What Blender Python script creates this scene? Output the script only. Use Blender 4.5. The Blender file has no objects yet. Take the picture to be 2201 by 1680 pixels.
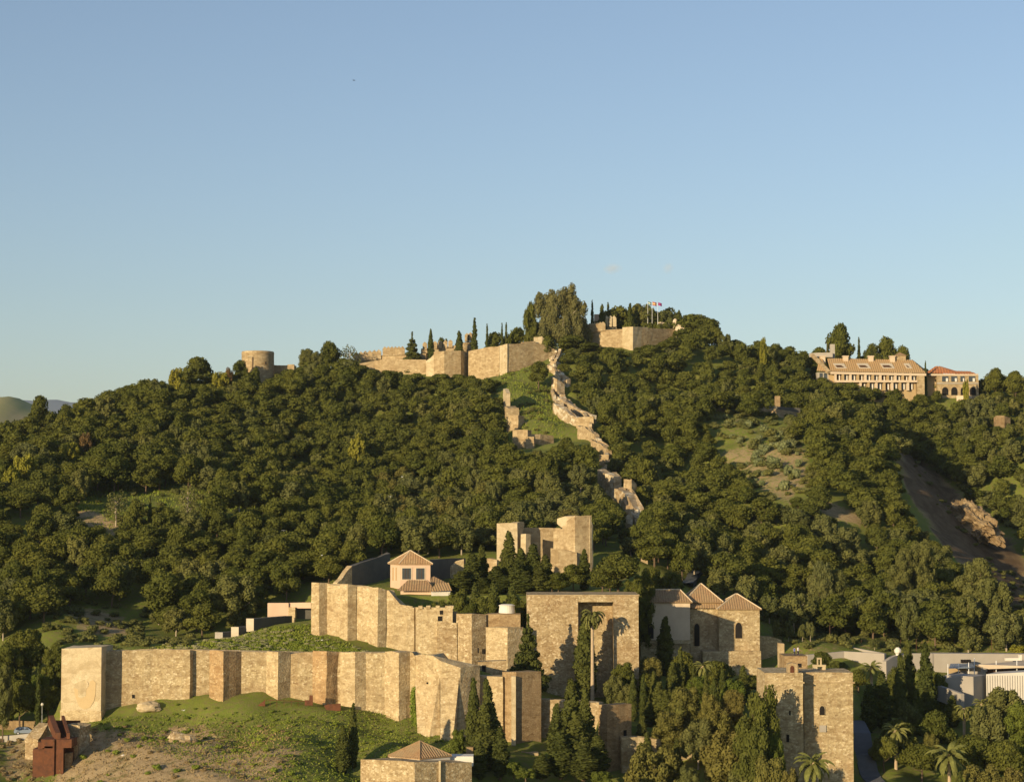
import bpy, bmesh, math, random
import numpy as np
from mathutils import Vector, noise, Matrix

# ------------------------------------------------------------------ camera, sky, sun, exposure
scene = bpy.context.scene
COL = scene.collection
R = math.radians
F = 4107.0                       # focal length in pixels of a 2201 px wide picture
PITCH = math.atan(250.0 / F)
CAMZ = 70.0
cam = bpy.data.cameras.new("camera")
cam.sensor_width = 36.0
cam.lens = 18.0 / (1100.5 / F)
cam.clip_start = 1.0
cam.clip_end = 60000.0
camo = bpy.data.objects.new("camera", cam)
COL.objects.link(camo)
camo.location = (0, 0, CAMZ)
camo.rotation_euler = (math.pi / 2 + PITCH, 0, 0)
scene.camera = camo

SUN_A, SUN_E = R(38), R(11)
world = bpy.data.worlds.new("World")
scene.world = world
world.use_nodes = True
nt = world.node_tree
nt.nodes.clear()
sky = nt.nodes.new("ShaderNodeTexSky")
sky.sky_type = 'NISHITA'
sky.sun_disc = False
sky.sun_elevation = SUN_E
sky.sun_rotation = SUN_A + math.pi
sky.altitude = 50
sky.air_density = 1.0
sky.dust_density = 0.9
sky.ozone_density = 1.6
hsv = nt.nodes.new("ShaderNodeHueSaturation")
hsv.inputs['Saturation'].default_value = 0.86
bg = nt.nodes.new("ShaderNodeBackground")
bg.inputs['Strength'].default_value = 0.113
wo = nt.nodes.new("ShaderNodeOutputWorld")
nt.links.new(sky.outputs[0], hsv.inputs['Color'])
cap = nt.nodes.new("ShaderNodeMix"); cap.data_type = 'RGBA'; cap.blend_type = 'DARKEN'   # clamps the bright sky round the sun to weaken fill light
cap.inputs[0].default_value = 1.0
tint = nt.nodes.new('ShaderNodeMix'); tint.data_type = 'RGBA'; tint.blend_type = 'MULTIPLY'; tint.inputs[0].default_value = 1.0
tint.inputs[7].default_value = (.965, 1.0, 1.10, 1)
cap.inputs[7].default_value = (5.2, 5.6, 5.9, 1)
nt.links.new(hsv.outputs[0], tint.inputs[6]); nt.links.new(tint.outputs[2], cap.inputs[6])
nt.links.new(cap.outputs[2], bg.inputs[0])
nt.links.new(bg.outputs[0], wo.inputs[0])

sun = bpy.data.lights.new("sun", 'SUN')
sun.energy = 5.0
sun.angle = R(0.55)
sun.color = (1.0, 0.79, 0.48)
suno = bpy.data.objects.new("sun", sun)
COL.objects.link(suno)
SD = Vector((math.sin(SUN_A) * math.cos(SUN_E), math.cos(SUN_A) * math.cos(SUN_E), -math.sin(SUN_E)))
suno.rotation_euler = SD.to_track_quat('-Z', 'Y').to_euler()

scene.view_settings.view_transform = 'Standard'
scene.view_settings.look = 'None'
scene.view_settings.exposure = 0.28
scene.view_settings.gamma = 1.0
scene.render.engine = 'CYCLES'
scene.cycles.max_bounces = 4
scene.cycles.diffuse_bounces = 2
scene.cycles.volume_bounces = 3

# ------------------------------------------------------------------ projection helpers (survey of the place)
cp, sp = math.cos(PITCH), math.sin(PITCH)

def at(px, py, Y):
    dx, dy = (px - 1100.5) / F, -(py - 840.0) / F
    vy = cp - sp * dy
    vz = sp + cp * dy
    k = Y / vy
    return Vector((dx * k, Y, CAMZ + vz * k))

def proj(x, y, z):
    z = z - CAMZ
    f = y * cp + z * sp
    u = -y * sp + z * cp
    return 1100.5 + F * x / f, 840.0 - F * u / f

def crop(x0, y0, s):
    return lambda x, y: ((x0 + x / s) * .57921, (y0 + y / s) * .57921)
c1 = crop(0, 2100, 2.097); c2 = crop(1000, 2000, 1.865); c3 = crop(1800, 2000, 1.865)
c4 = crop(2800, 2000, 1.865); c5 = crop(1700, 1000, 2.1); c6 = crop(800, 1100, 2.1)
c7 = crop(2700, 1100, 2.001); c8 = crop(0, 1300, 2.1)
kA = crop(1800, 1850, 3.668); kB = crop(0, 2500, 4.19); kC = crop(2300, 2150, 3.668)
kD = crop(3200, 2300, 3.668); kE = crop(2100, 1600, 3.36); kF = crop(700, 2200, 3.668)
kG = crop(2700, 1500, 2.001); kH = crop(2750, 2350, 3.048); kI = crop(2100, 2350, 2.751)

def A(k, x, y, Y):
    return at(*k(x, y), Y)

def inpoly(x, y, poly):
    c = False
    n = len(poly)
    j = n - 1
    for i in range(n):
        xi, yi = poly[i]; xj, yj = poly[j]
        if (yi > y) != (yj > y) and x < (xj - xi) * (y - yi) / (yj - yi) + xi:
            c = not c
        j = i
    return c

def interp(x, pts):
    if x <= pts[0][0]: return pts[0][1]
    for (a, b), (c, d) in zip(pts, pts[1:]):
        if x <= c: return b + (d - b) * (x - a) / (c - a)
    return pts[-1][1]

# ------------------------------------------------------------------ object helpers
WL = {}

class MB:
    def __init__(s):
        s.v = []; s.f = []
    def add(s, vs, fs):
        o = len(s.v)
        s.v += [tuple(v) for v in vs]
        s.f += [tuple(i + o for i in f) for f in fs]
        return s
    def quad(s, a, b, c, d): return s.add([a, b, c, d], [(0, 1, 2, 3)])
    def box(s, x0, x1, y0, y1, z0, z1):
        return s.add([(x0,y0,z0),(x1,y0,z0),(x1,y1,z0),(x0,y1,z0),(x0,y0,z1),(x1,y0,z1),(x1,y1,z1),(x0,y1,z1)],
                     [(0,1,5,4),(1,2,6,5),(2,3,7,6),(3,0,4,7),(4,5,6,7),(3,2,1,0)])
    def obox(s, c, ux, uy, hx, hy, z0, z1):
        """box about point c with horizontal axes ux, uy"""
        ps = []
        for z in (z0, z1):
            for a, b in ((-1,-1),(1,-1),(1,1),(-1,1)):
                ps.append((c[0]+ux[0]*a*hx+uy[0]*b*hy, c[1]+ux[1]*a*hx+uy[1]*b*hy, z))
        return s.add(ps, [(0,1,5,4),(1,2,6,5),(2,3,7,6),(3,0,4,7),(4,5,6,7),(3,2,1,0)])
    def tube(s, pts, rad, n=6, cap=True):
        pts = [Vector(p) for p in pts]
        vs = []
        for i, p in enumerate(pts):
            d = (pts[min(i+1, len(pts)-1)] - pts[max(i-1, 0)]).normalized()
            a = d.cross(Vector((0.31, 0.95, 0.05))).normalized()
            b = d.cross(a)
            for k in range(n):
                t = 2 * math.pi * k / n
                vs.append(p + (a * math.cos(t) + b * math.sin(t)) * rad[i])
        fs = []
        for i in range(len(pts) - 1):
            for k in range(n):
                fs.append((i*n+k, i*n+(k+1)%n, (i+1)*n+(k+1)%n, (i+1)*n+k))
        if cap:
            fs.append(tuple(range(n))[::-1]); fs.append(tuple(range((len(pts)-1)*n, len(pts)*n)))
        return s.add(vs, fs)
    def lathe(s, c, prof, n=16):
        """prof: list of (radius, z)"""
        vs = []
        for r, z in prof:
            for k in range(n):
                t = 2*math.pi*k/n
                vs.append((c[0]+r*math.cos(t), c[1]+r*math.sin(t), z))
        fs = []
        for i in range(len(prof)-1):
            for k in range(n):
                fs.append((i*n+k, i*n+(k+1)%n, (i+1)*n+(k+1)%n, (i+1)*n+k))
        fs.append(tuple(range((len(prof)-1)*n, len(prof)*n)))
        return s.add(vs, fs)
    def build(s, name, mat, parent=None, smooth=False):
        off = WL.get(parent.name, Vector()) if parent else Vector()
        me = bpy.data.meshes.new(name)
        me.from_pydata([(v[0]-off[0], v[1]-off[1], v[2]-off[2]) for v in s.v], [], s.f)
        me.materials.append(mat)
        if smooth:
            me.polygons.foreach_set('use_smooth', [True]*len(me.polygons))
        me.update()
        o = bpy.data.objects.new(name, me)
        COL.objects.link(o)
        if parent: o.parent = parent
        WL[o.name] = off
        return o

def tag(o, label=None, cat=None, group=None, kind=None):
    if label: o['label'] = label
    if cat: o['category'] = cat
    if group: o['group'] = group
    if kind: o['kind'] = kind
    return o

def thing(name, label, cat, loc, group=None):
    o = bpy.data.objects.new(name, None)
    o.empty_display_size = 1
    COL.objects.link(o)
    o.location = loc
    WL[o.name] = Vector(loc)
    return tag(o, label, cat, group)

def fbm(x, y, z=0.0, oct=3):
    a, s, r = 1.0, 1.0, 0.0
    for i in range(oct):
        r += a * noise.noise(Vector((x*s, y*s, z*s)))
        a *= .5; s *= 2.03
    return r

# ------------------------------------------------------------------ materials
def mat_new(name):
    m = bpy.data.materials.new(name)
    m.use_nodes = True
    n = m.node_tree
    n.nodes.clear()
    out = n.nodes.new('ShaderNodeOutputMaterial')
    return m, n, out

def N(n, t, **kw):
    nd = n.nodes.new(t)
    for k, v in kw.items():
        if k.startswith('i_'):
            nd.inputs[k[2:].replace('_', ' ')].default_value = v
        else:
            setattr(nd, k, v)
    return nd

def mixc(n, fac, a, b, blend='MIX'):
    m = n.nodes.new('ShaderNodeMix'); m.data_type = 'RGBA'; m.blend_type = blend
    for sock, v in ((m.inputs[0], fac), (m.inputs[6], a), (m.inputs[7], b)):
        if isinstance(v, (int, float)): sock.default_value = v
        elif isinstance(v, (tuple, list)): sock.default_value = (*v[:3], 1)
        else: n.links.new(v, sock)
    return m.outputs[2]

def ramp(n, src, stops):
    r = n.nodes.new('ShaderNodeValToRGB')
    n.links.new(src, r.inputs[0])
    el = r.color_ramp.elements
    while len(el) < len(stops): el.new(0.5)
    for e, (p, c) in zip(el, stops):
        e.position = p
        e.color = (c, c, c, 1) if isinstance(c, (int, float)) else (*c, 1)
    return r.outputs[0]

def pos_scaled(n, sc):
    g = N(n, 'ShaderNodeNewGeometry')
    mp = N(n, 'ShaderNodeMapping')
    mp.inputs['Scale'].default_value = sc
    n.links.new(g.outputs['Position'], mp.inputs[0])
    return mp.outputs[0]

def noise_t(n, vec, scale, detail=3, rough=.55):
    t = N(n, 'ShaderNodeTexNoise')
    t.inputs['Scale'].default_value = scale
    t.inputs['Detail'].default_value = detail
    t.inputs['Roughness'].default_value = rough
    n.links.new(vec, t.inputs['Vector'])
    return t.outputs[0]

def finish(n, out, col, rough=.9, bump=None, bstr=.4, bdist=.1, spec=.2, metallic=0):
    b = N(n, 'ShaderNodeBsdfPrincipled')
    b.inputs['Roughness'].default_value = rough
    b.inputs['Specular IOR Level'].default_value = spec
    b.inputs['Metallic'].default_value = metallic
    if isinstance(col, (tuple, list)): b.inputs['Base Color'].default_value = (*col[:3], 1)
    else: n.links.new(col, b.inputs['Base Color'])
    if bump is not None:
        bp = N(n, 'ShaderNodeBump')
        bp.inputs['Strength'].default_value = bstr
        bp.inputs['Distance'].default_value = bdist
        n.links.new(bump, bp.inputs['Height'])
        n.links.new(bp.outputs[0], b.inputs['Normal'])
    n.links.new(b.outputs[0], out.inputs[0])

def masonry(name, base, pale, dark, stone=1.6, band=0.0, palefrac=.25, stain=(.30,.16,.07), stainamt=.35, bstr=.5, patch=.55):
    """rubble or coursed stone: cells of differing colour, bands of courses, broad stains"""
    m, n, out = mat_new(name)
    v = pos_scaled(n, (stone, stone, stone * 1.5))
    vo = N(n, 'ShaderNodeTexVoronoi'); n.links.new(v, vo.inputs['Vector']); vo.inputs['Scale'].default_value = 1.0
    sepc = N(n, 'ShaderNodeSeparateColor'); n.links.new(vo.outputs['Color'], sepc.inputs[0])
    r1 = sepc.outputs[0]; r2 = sepc.outputs[1]
    p1 = pos_scaled(n, (1, 1, 1))
    big = noise_t(n, p1, .16, 4, .6)
    mid = noise_t(n, p1, .7, 4, .65)
    fine = noise_t(n, p1, 3.5, 3, .7)
    mixbd = mixc(n, ramp(n, r2, [(.15, 0.0), (.75, 1.0)]), dark, base)
    pf = ramp(n, r1, [(1-palefrac-.06, 0.0), (1-palefrac+.08, 1.0)])
    col = mixc(n, pf, mixbd, pale)
    # smooth out stones where the plaster or fine mortar covers them
    cov = ramp(n, mid, [(.42, 0.0), (.62, 1.0)])
    col = mixc(n, mixc(n, .35, cov, (0, 0, 0)), col, base)
    if band:
        wv = pos_scaled(n, (.02, .02, band))
        bn = noise_t(n, wv, 1.0, 3, .7)
        col = mixc(n, ramp(n, bn, [(.45, 0.0), (.7, .55)]), col, dark)
    st = ramp(n, big, [(.48, 0.0), (.72, stainamt)])
    col = mixc(n, st, col, stain)
    streak = noise_t(n, pos_scaled(n, (1.1, 1.1, .09)), 1.0, 3, .6)
    col = mixc(n, ramp(n, streak, [(.50, 0.0), (.80, .45)]), col, (dark[0]*.75, dark[1]*.75, dark[2]*.75))
    col = mixc(n, ramp(n, fine, [(.3, .45), (.65, 0.0)]), col, (dark[0]*.6, dark[1]*.6, dark[2]*.6))
    # repaired and weathered patches, each a little different
    pv = N(n, 'ShaderNodeTexVoronoi'); pv.distance = 'CHEBYCHEV'; n.links.new(pos_scaled(n, (.17, .17, .30)), pv.inputs['Vector'])
    ps = N(n, 'ShaderNodeSeparateColor'); n.links.new(pv.outputs['Color'], ps.inputs[0])
    col = mixc(n, patch, col, mixc(n, 1.0, col, ramp(n, ps.outputs[0], [(0, (.66,.60,.52)), (.45, (.98,.97,.95)), (1, (1.22,1.24,1.24))]), 'MULTIPLY'))
    damp = noise_t(n, pos_scaled(n, (.5,.5,.16)), 1.0, 5, .7)
    col = mixc(n, ramp(n, damp, [(.56, 0.0), (.68, .55*patch)]), col, (dark[0]*.62, dark[1]*.62, dark[2]*.6))
    h = mixc(n, .5, vo.outputs['Distance'], fine)
    finish(n, out, col, .95, h, bstr, .25, .1)
    return m

def plain(name, col, col2=None, scale=.6, rough=.85, amt=.6, metallic=0, spec=.2, bstr=.1):
    m, n, out = mat_new(name)
    p = pos_scaled(n, (1, 1, 1))
    a = noise_t(n, p, scale, 4, .6)
    c2_ = col2 or tuple(x*.7 for x in col)
    c = mixc(n, ramp(n, a, [(.35, 0.0), (.7, amt)]), col, c2_)
    finish(n, out, c, rough, a, bstr, .05, spec, metallic)
    return m

def leafmat(name, ca, cb, cc=None, trans=.22, posamt=.5):
    """foliage: each tree its own tone between ca and cb, clumps vary inside it"""
    m, n, out = mat_new(name)
    oi = N(n, 'ShaderNodeObjectInfo')
    at_ = N(n, 'ShaderNodeAttribute'); at_.attribute_name = 'tone'
    ad = N(n, 'ShaderNodeMath', operation='ADD'); n.links.new(oi.outputs['Random'], ad.inputs[0]); n.links.new(at_.outputs['Fac'], ad.inputs[1])
    fr = N(n, 'ShaderNodeMath', operation='FRACT'); n.links.new(ad.outputs[0], fr.inputs[0])
    p = pos_scaled(n, (1, 1, 1))
    a = noise_t(n, p, .45, 3, .6)
    b = noise_t(n, p, 2.2, 2, .6)
    if cc:
        col = ramp(n, fr.outputs[0], [(0, ca), (.6, cb), (1, cc)])
    else:
        col = mixc(n, fr.outputs[0], ca, cb)
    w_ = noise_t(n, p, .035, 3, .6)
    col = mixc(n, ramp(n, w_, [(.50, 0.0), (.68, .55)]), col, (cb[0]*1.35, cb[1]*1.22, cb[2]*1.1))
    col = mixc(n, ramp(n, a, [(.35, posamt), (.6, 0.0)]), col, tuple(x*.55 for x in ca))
    col = mixc(n, ramp(n, b, [(.45, 0.0), (.75, .5)]), col, tuple(min(1, x*1.5) for x in cb))
    d = N(n, 'ShaderNodeBsdfDiffuse'); n.links.new(col, d.inputs[0])
    t = N(n, 'ShaderNodeBsdfTranslucent'); n.links.new(col, t.inputs[0])
    mx = N(n, 'ShaderNodeMixShader'); mx.inputs[0].default_value = trans
    n.links.new(d.outputs[0], mx.inputs[1]); n.links.new(t.outputs[0], mx.inputs[2])
    n.links.new(mx.outputs[0], out.inputs[0])
    return m

M = {}
M['rubble'] = masonry('rubble_stone', (.51,.405,.235), (.70,.59,.39), (.34,.25,.14), 2.3, .5, .20)
M['rubble_warm'] = masonry('orange_stained_rubble', (.50,.35,.185), (.62,.49,.30), (.33,.22,.115), 2.3, .5, .18, (.42,.24,.11), .5)
M['rubble_fine'] = masonry('fine_rubble_stone', (.57,.455,.27), (.70,.59,.39), (.42,.31,.175), 2.2, .7, .15, stainamt=.2)
M['rubble_coarse'] = masonry('coarse_rubble_stone', (.48,.37,.215), (.68,.57,.38), (.32,.23,.125), 2.4, .6, .24)
M['brick'] = masonry('old_brick', (.39,.28,.155), (.50,.38,.22), (.28,.19,.10), 3.2, 1.8, .10, stainamt=.15, bstr=.25)
M['plaster'] = masonry('old_tapia_plaster', (.62,.51,.33), (.68,.58,.39), (.47,.37,.22), .5, .35, .1, stainamt=.15, bstr=.12, patch=.2)
M['castle'] = masonry('castle_stone', (.48,.37,.22), (.58,.465,.29), (.37,.27,.15), .8, .45, .14, stainamt=.18)
M['ramp_wall'] = masonry('ruined_wall_stone', (.55,.43,.27), (.80,.72,.55), (.32,.23,.13), .55, 0, .22, stainamt=.2)
M['shade_wall'] = plain('shaded_render', (.13,.12,.10), (.08,.075,.07), .5)  # dark tone for walls out of the sun, their shade put into the colour
M['grey_wall'] = plain('grey_museum_render', (.38,.34,.29), (.30,.265,.22), .3)
M['white'] = plain('whitewash', (.74,.70,.62), (.60,.54,.45), .8)
M['pale_step'] = plain('pale_weathered_render', (.58,.50,.38), (.46,.38,.27), .8)
M['cream'] = plain('cream_render', (.62,.50,.36), (.50,.38,.26), .5)
M['pink'] = plain('pink_render', (.62,.44,.31), (.52,.37,.26), .5)
M['ochre'] = plain('ochre_render', (.44,.32,.17), (.35,.25,.13), .5)
M['rust'] = plain('rusted_steel', (.15,.052,.019), (.07,.027,.013), 1.1, .75, .9, 0, .3)
M['rust_dark'] = plain('dark_rusted_steel', (.13,.045,.02), (.06,.025,.015), 1.1, .8, .9)
M['dark'] = plain('dark_opening', (.018,.015,.013), (.01,.009,.008), 1, .9)
M['wood'] = plain('dark_wood', (.10,.05,.025), None, 3)
M['glass'] = plain('window_glass', (.06,.07,.08), (.03,.035,.04), .5, .15, .6, 0, .5)
M['bark'] = plain('bark', (.16,.11,.07), (.08,.055,.035), 3, .95)
M['bark_pale'] = plain('pale_bark', (.42,.35,.26), (.25,.2,.14), 3, .95)
M['palm_bark'] = plain('palm_bark', (.50,.38,.25), (.34,.25,.15), 2, .95)
M['metal'] = plain('grey_metal', (.45,.46,.47), None, 1, .5, .3, .5, .5)
M['white_metal'] = plain('white_metal', (.8,.8,.78), (.6,.6,.6), 1, .5, .3)
M['asphalt'] = plain('asphalt', (.09,.09,.092), (.06,.06,.06), .5)
M['concrete'] = plain('concrete', (.42,.38,.32), (.3,.27,.22), .8)
M['rock'] = masonry('bare_rock', (.34,.245,.135), (.44,.33,.19), (.20,.14,.075), .35, 0, .2, stainamt=.3, bstr=.9)
M['black'] = plain('black_rubber', (.02,.02,.02))
M['car'] = plain('blue_grey_paint', (.30,.36,.45), (.25,.30,.38), .4, .25, .3, .3, .6, 0)

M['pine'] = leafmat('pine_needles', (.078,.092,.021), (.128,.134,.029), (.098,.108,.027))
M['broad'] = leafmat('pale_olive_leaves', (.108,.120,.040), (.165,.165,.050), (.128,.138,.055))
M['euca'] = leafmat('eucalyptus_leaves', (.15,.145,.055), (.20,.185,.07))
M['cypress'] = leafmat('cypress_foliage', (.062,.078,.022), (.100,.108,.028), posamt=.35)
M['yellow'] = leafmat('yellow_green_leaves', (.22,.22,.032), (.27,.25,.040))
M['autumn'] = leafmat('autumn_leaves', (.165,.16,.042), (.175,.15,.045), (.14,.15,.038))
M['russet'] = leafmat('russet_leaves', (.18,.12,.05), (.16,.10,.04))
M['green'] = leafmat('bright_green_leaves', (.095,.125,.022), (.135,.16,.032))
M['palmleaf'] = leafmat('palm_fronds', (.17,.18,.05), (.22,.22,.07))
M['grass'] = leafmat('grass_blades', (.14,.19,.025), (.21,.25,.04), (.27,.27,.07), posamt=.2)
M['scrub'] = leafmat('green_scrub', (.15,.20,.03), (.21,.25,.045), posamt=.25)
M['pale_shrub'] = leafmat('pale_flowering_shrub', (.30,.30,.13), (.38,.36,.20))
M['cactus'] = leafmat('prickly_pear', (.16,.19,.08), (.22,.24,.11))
M['dry'] = leafmat('dry_grass', (.27,.20,.10), (.33,.25,.13))

def tilemat(name, a, b, c):
    m, n, out = mat_new(name)
    p = pos_scaled(n, (1, 1, 1))
    x = noise_t(n, p, 2.4, 3, .7)
    y = noise_t(n, p, .35, 3, .6)
    col = mixc(n, ramp(n, x, [(.35, 0.0), (.65, 1.0)]), a, b)
    col = mixc(n, ramp(n, y, [(.4, 0.0), (.7, .7)]), col, c)
    finish(n, out, col, .9, x, .3, .05, .1)
    return m
M['tile'] = tilemat('old_roof_tile', (.42,.27,.14), (.27,.16,.085), (.33,.25,.14))
M['tile_tan'] = tilemat('tan_roof_tile', (.48,.31,.15), (.38,.24,.11), (.42,.29,.15))
M['tile_red'] = tilemat('red_roof_tile', (.52,.20,.08), (.40,.15,.06), (.46,.24,.12))
M['ridge'] = plain('pale_ridge_tile', (.62,.50,.34), (.45,.34,.2), 2)
# ------------------------------------------------------------------ terrain
GB = [  # ground behind and above the outer wall: (px, py, distance)
 (0,960,640),(100,945,660),(200,905,690),(300,875,710),(420,855,730),(520,840,765),(560,832,800),(700,822,790),
 (800,808,800),(930,812,780),(1085,812,770),(1190,765,775),(1250,757,800),(1350,752,830),(1450,745,830),(1300,792,765),(1400,788,770),(1600,748,820),
 (1740,800,800),(1860,825,795),(2000,838,785),(2100,850,780),(2200,855,790),
 (300,950,650),(600,950,680),(800,950,700),(950,900,720),(800,1100,600),(1000,1100,580),(600,1020,630),
 (60,1100,520),(200,1080,540),(350,1052,560),(450,1045,568),(600,1100,545),(230,1150,505),(450,1135,510),(0,1230,480),
 (100,1320,440),(230,1335,448),(0,1350,440),(20,1450,415),(60,1540,402),(-60,1500,410),(380,1280,470),(470,1378,425),
 (600,1250,470),(850,1195,480),(700,1235,480),(920,1215,470),(740,1290,440),
 (1192,790,760),(1186,800,750),(1200,815,745),(1189,846,737),(1214,855,736),(1205,872,712),(1244,900,694),(1274,911,682),(1189,889,690),
 (1211,906,681),(1233,916,672),(1260,925,664),(1260,941,650),(1277,952,644),(1288,971,628),(1302,988,622),(1300,1007,611),(1302,1021,605),
 (1284,1048,588),(1306,1062,580),(1320,1070,575),(1347,1102,557),(1363,1119,548),(1352,1144,540),(1372,1146,534),
 (1081,873,708),(1087,892,697),(1088,930,668),(1117,966,648),(1161,953,651),(1190,958,655),(1109,828,730),(1125,883,690),(1150,883,690),(1165,911,668),
 (1073,814,784),(1090,807,778),(1145,792,784),(1183,782,786),(1200,1000,600),
 (1000,1000,620),(1000,1160,525),(1170,1215,472),(1060,1215,472),(1250,1215,472),
 (1200,1060,565),
 (1440,895,740),(1410,902,693),(1490,892,693),(1559,886,693),(1632,905,700),(1720,906,698),(1470,1070,620),(1465,1175,550),(1500,1235,490),(1560,890,700),(1660,890,700),(1620,1000,620),(1690,1085,570),
 (1550,1205,520),(1750,860,745),(1900,935,700),(1960,1010,660),(2010,1072,630),(2090,1190,575),(2130,1290,530),
 (1800,1000,620),(1830,1130,560),(1900,1295,510),(1700,1285,500),(1780,1355,480),(2000,1370,470),(1900,1340,480),
 (2130,1380,465),(2250,1360,470),(1650,1340,465),(1750,1395,445),
 (1940,940,745),(1982,1009,712),(2059,1102,672),(2127,1167,640),(2200,1271,590),
 (2060,900,760),(2167,946,712),(2261,1004,672),(2330,1080,640),(2400,1000,700),(2400,1200,600),(2300,880,790),
 (0,1000,730),(100,975,750),(200,940,780),(300,905,800),(420,885,820),(520,872,860),(-120,1030,760),(0,1020,830),(200,960,880),
 (700,850,880),(850,830,890),(1000,800,880),(1200,775,890),(1450,765,890),(1740,820,870),(1900,850,865),(2000,862,855),(2100,875,850),(2200,880,860),(2330,890,870),
 (-100,1010,640),(-200,1100,560),(-100,1250,480),(-150,1420,420),
 (600,1346,443),(660,1346,441),(640,1342,434),(600,1343,432),(560,1352,429),(1500,1452,437),(1600,1452,437),(1400,1446,436),(1670,1440,440),(1450,1292,458),(1600,1332,460),
 # terrace inside the outer wall
 (260,1396,400),(340,1394,400),(464,1378,418),(660,1338,425),(690,1370,412),(560,1385,405),(640,1396,400),(800,1402,398),(900,1405,392),
 (1040,1440,388),(1100,1470,400),(1200,1508,392),(1250,1490,415),(1350,1500,410),(1400,1500,415),(1500,1490,420),
 (1600,1470,425),(1700,1450,425),(1400,1560,385),(1500,1560,390),(1600,1540,388),(1680,1490,400),(1400,1440,432),(1560,1450,428),
 (1800,1475,420),(1900,1482,425),(2000,1486,425),(2200,1484,430),(1100,1380,425),(1000,1400,420),
]
GF = [  # ground in front of the outer wall
 (0,1600,384),(60,1590,388),(100,1620,372),(0,1640,365),(130,1700,350),(0,1720,340),(-100,1600,384),(60,1560,402),(-100,1540,405),
 (130,1552,394),(175,1550,380),(230,1545,380),(300,1520,382),(330,1516,383.5),(470,1522,380),(640,1525,379),(720,1545,376),(760,1575,372),(880,1590,370),(960,1612,364),
 (1000,1620,360),(1060,1640,358),(1100,1655,362),(1160,1640,368),
 (200,1600,366),(260,1590,368),(350,1560,376),(450,1550,377),(560,1545,374),(260,1640,350),(400,1620,350),(540,1600,354),(640,1590,356),
 (400,1690,334),(600,1680,335),(200,1700,338),(760,1700,338),(740,1640,350),(850,1620,358),(850,1720,335),(900,1800,325),
 (1100,1800,335),(1300,1800,345),(1400,1800,345),(1600,1760,345),(1700,1800,340),(1850,1720,340),(1850,1600,372),(1850,1540,392),(2000,1640,370),(2100,1620,375),(2200,1640,370),
 (2000,1760,340),(2200,1780,340),(2300,1560,390),(1950,1540,392),(2100,1520,398),
 (1900,1540,425),(2050,1545,428),(2200,1540,430),(2350,1540,430),(1950,1600,405),
 (100,1900,290),(500,1900,290),(900,1950,290),(1400,1950,290),(2000,1900,300),
]
def tps(pts):
    P = np.array([at(*p) for p in pts])
    X = P[:, :2] / 100.0; Z = P[:, 2]
    def U(r2): return np.where(r2 > 1e-12, r2*np.log(np.maximum(r2, 1e-12)), 0)
    n = len(X)
    K = U(((X[:, None]-X[None])**2).sum(-1)) + np.eye(n)*0.0006
    Pm = np.c_[np.ones(n), X]
    L = np.zeros((n+3, n+3)); L[:n,:n] = K; L[:n,n:] = Pm; L[n:,:n] = Pm.T
    w = np.linalg.solve(L, np.r_[Z, 0, 0, 0])
    def ev(xy):
        Q = np.asarray(xy, float)/100.0
        out = np.empty(len(Q))
        for i in range(0, len(Q), 4000):
            q = Q[i:i+4000]
            out[i:i+4000] = U(((q[:, None]-X[None])**2).sum(-1)) @ w[:n] + w[n] + q @ w[n+1:]
        return out
    return ev
evB, evF = tps(GB), tps(GF)
LINE = [at(px, 1400, Y)[:2] for px, Y in [(-400,406),(60,406),(122,402),(128,384),(232,386),(240,387.5),(520,388),(700,387),(885,384),(1000,380),(1060,382),(1160,385),
        (1215,387),(1282,384),(1294,371),(1360,374),(1480,375),(1600,368),(1650,358),(1830,360),(1842,372),(1856,432),(1900,434),(2300,436)]]
PAL = [at(px, 1300, Y)[:2] for px, Y in [(680,420),(800,420),(905,424),(981,424),(1120,424),(1130,426),(1364,428),(1364,436),(1364,470),(1275,492),(1060,492),(930,472),(740,452),(690,440)]]

def height(xy):
    xy = np.atleast_2d(np.asarray(xy, float))
    lx = np.array([p[0] for p in LINE]); ly = np.array([p[1] for p in LINE])
    yl = np.interp(xy[:,0], lx, ly)
    zb, zf = evB(xy), evF(xy)
    t = np.clip((xy[:,1]-yl)/1.2+.5, 0, 1)
    left = xy[:,0] < -93
    t = np.where(left, np.clip((xy[:,1]-yl)/12+.5, 0, 1), t)
    # beyond the surveyed ground
    Y = xy[:,1]
    z0 = 8.0 + 0*Y
    zf = np.where(Y < 320, zf*np.clip((Y-270)/50,0,1) + z0*(1-np.clip((Y-270)/50,0,1)), zf)
    zf = np.clip(zf, 2, 60)
    far = np.clip((Y-850)/350, 0, 1); far = far*far*(3-2*far)
    zb = np.where(Y > 845, np.minimum(zb, 145), zb)
    zb = zb*(1-far) + 25*far
    side = np.clip((np.abs(xy[:,0])-240)/260, 0, 1); side = side*side*(3-2*side)
    zb = np.clip(zb, 15, 150)
    zb = zb*(1-side) + side*np.clip(20+(Y-350)*.15, 20, 90)*(1-far) + side*far*25
    zf = zf*(1-side) + side*12
    z = zf*(1-t) + zb*t
    pal = np.array([inpoly(a, b, PAL) for a, b in xy]) if len(xy) < 200000 else np.zeros(len(xy), bool)
    z = np.where(pal, np.maximum(z, 50.5 + np.clip((Y-430)*.12, 0, 6)), z)
    return z
def gz(x, y): return float(height([(x, y)])[0])

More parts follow.
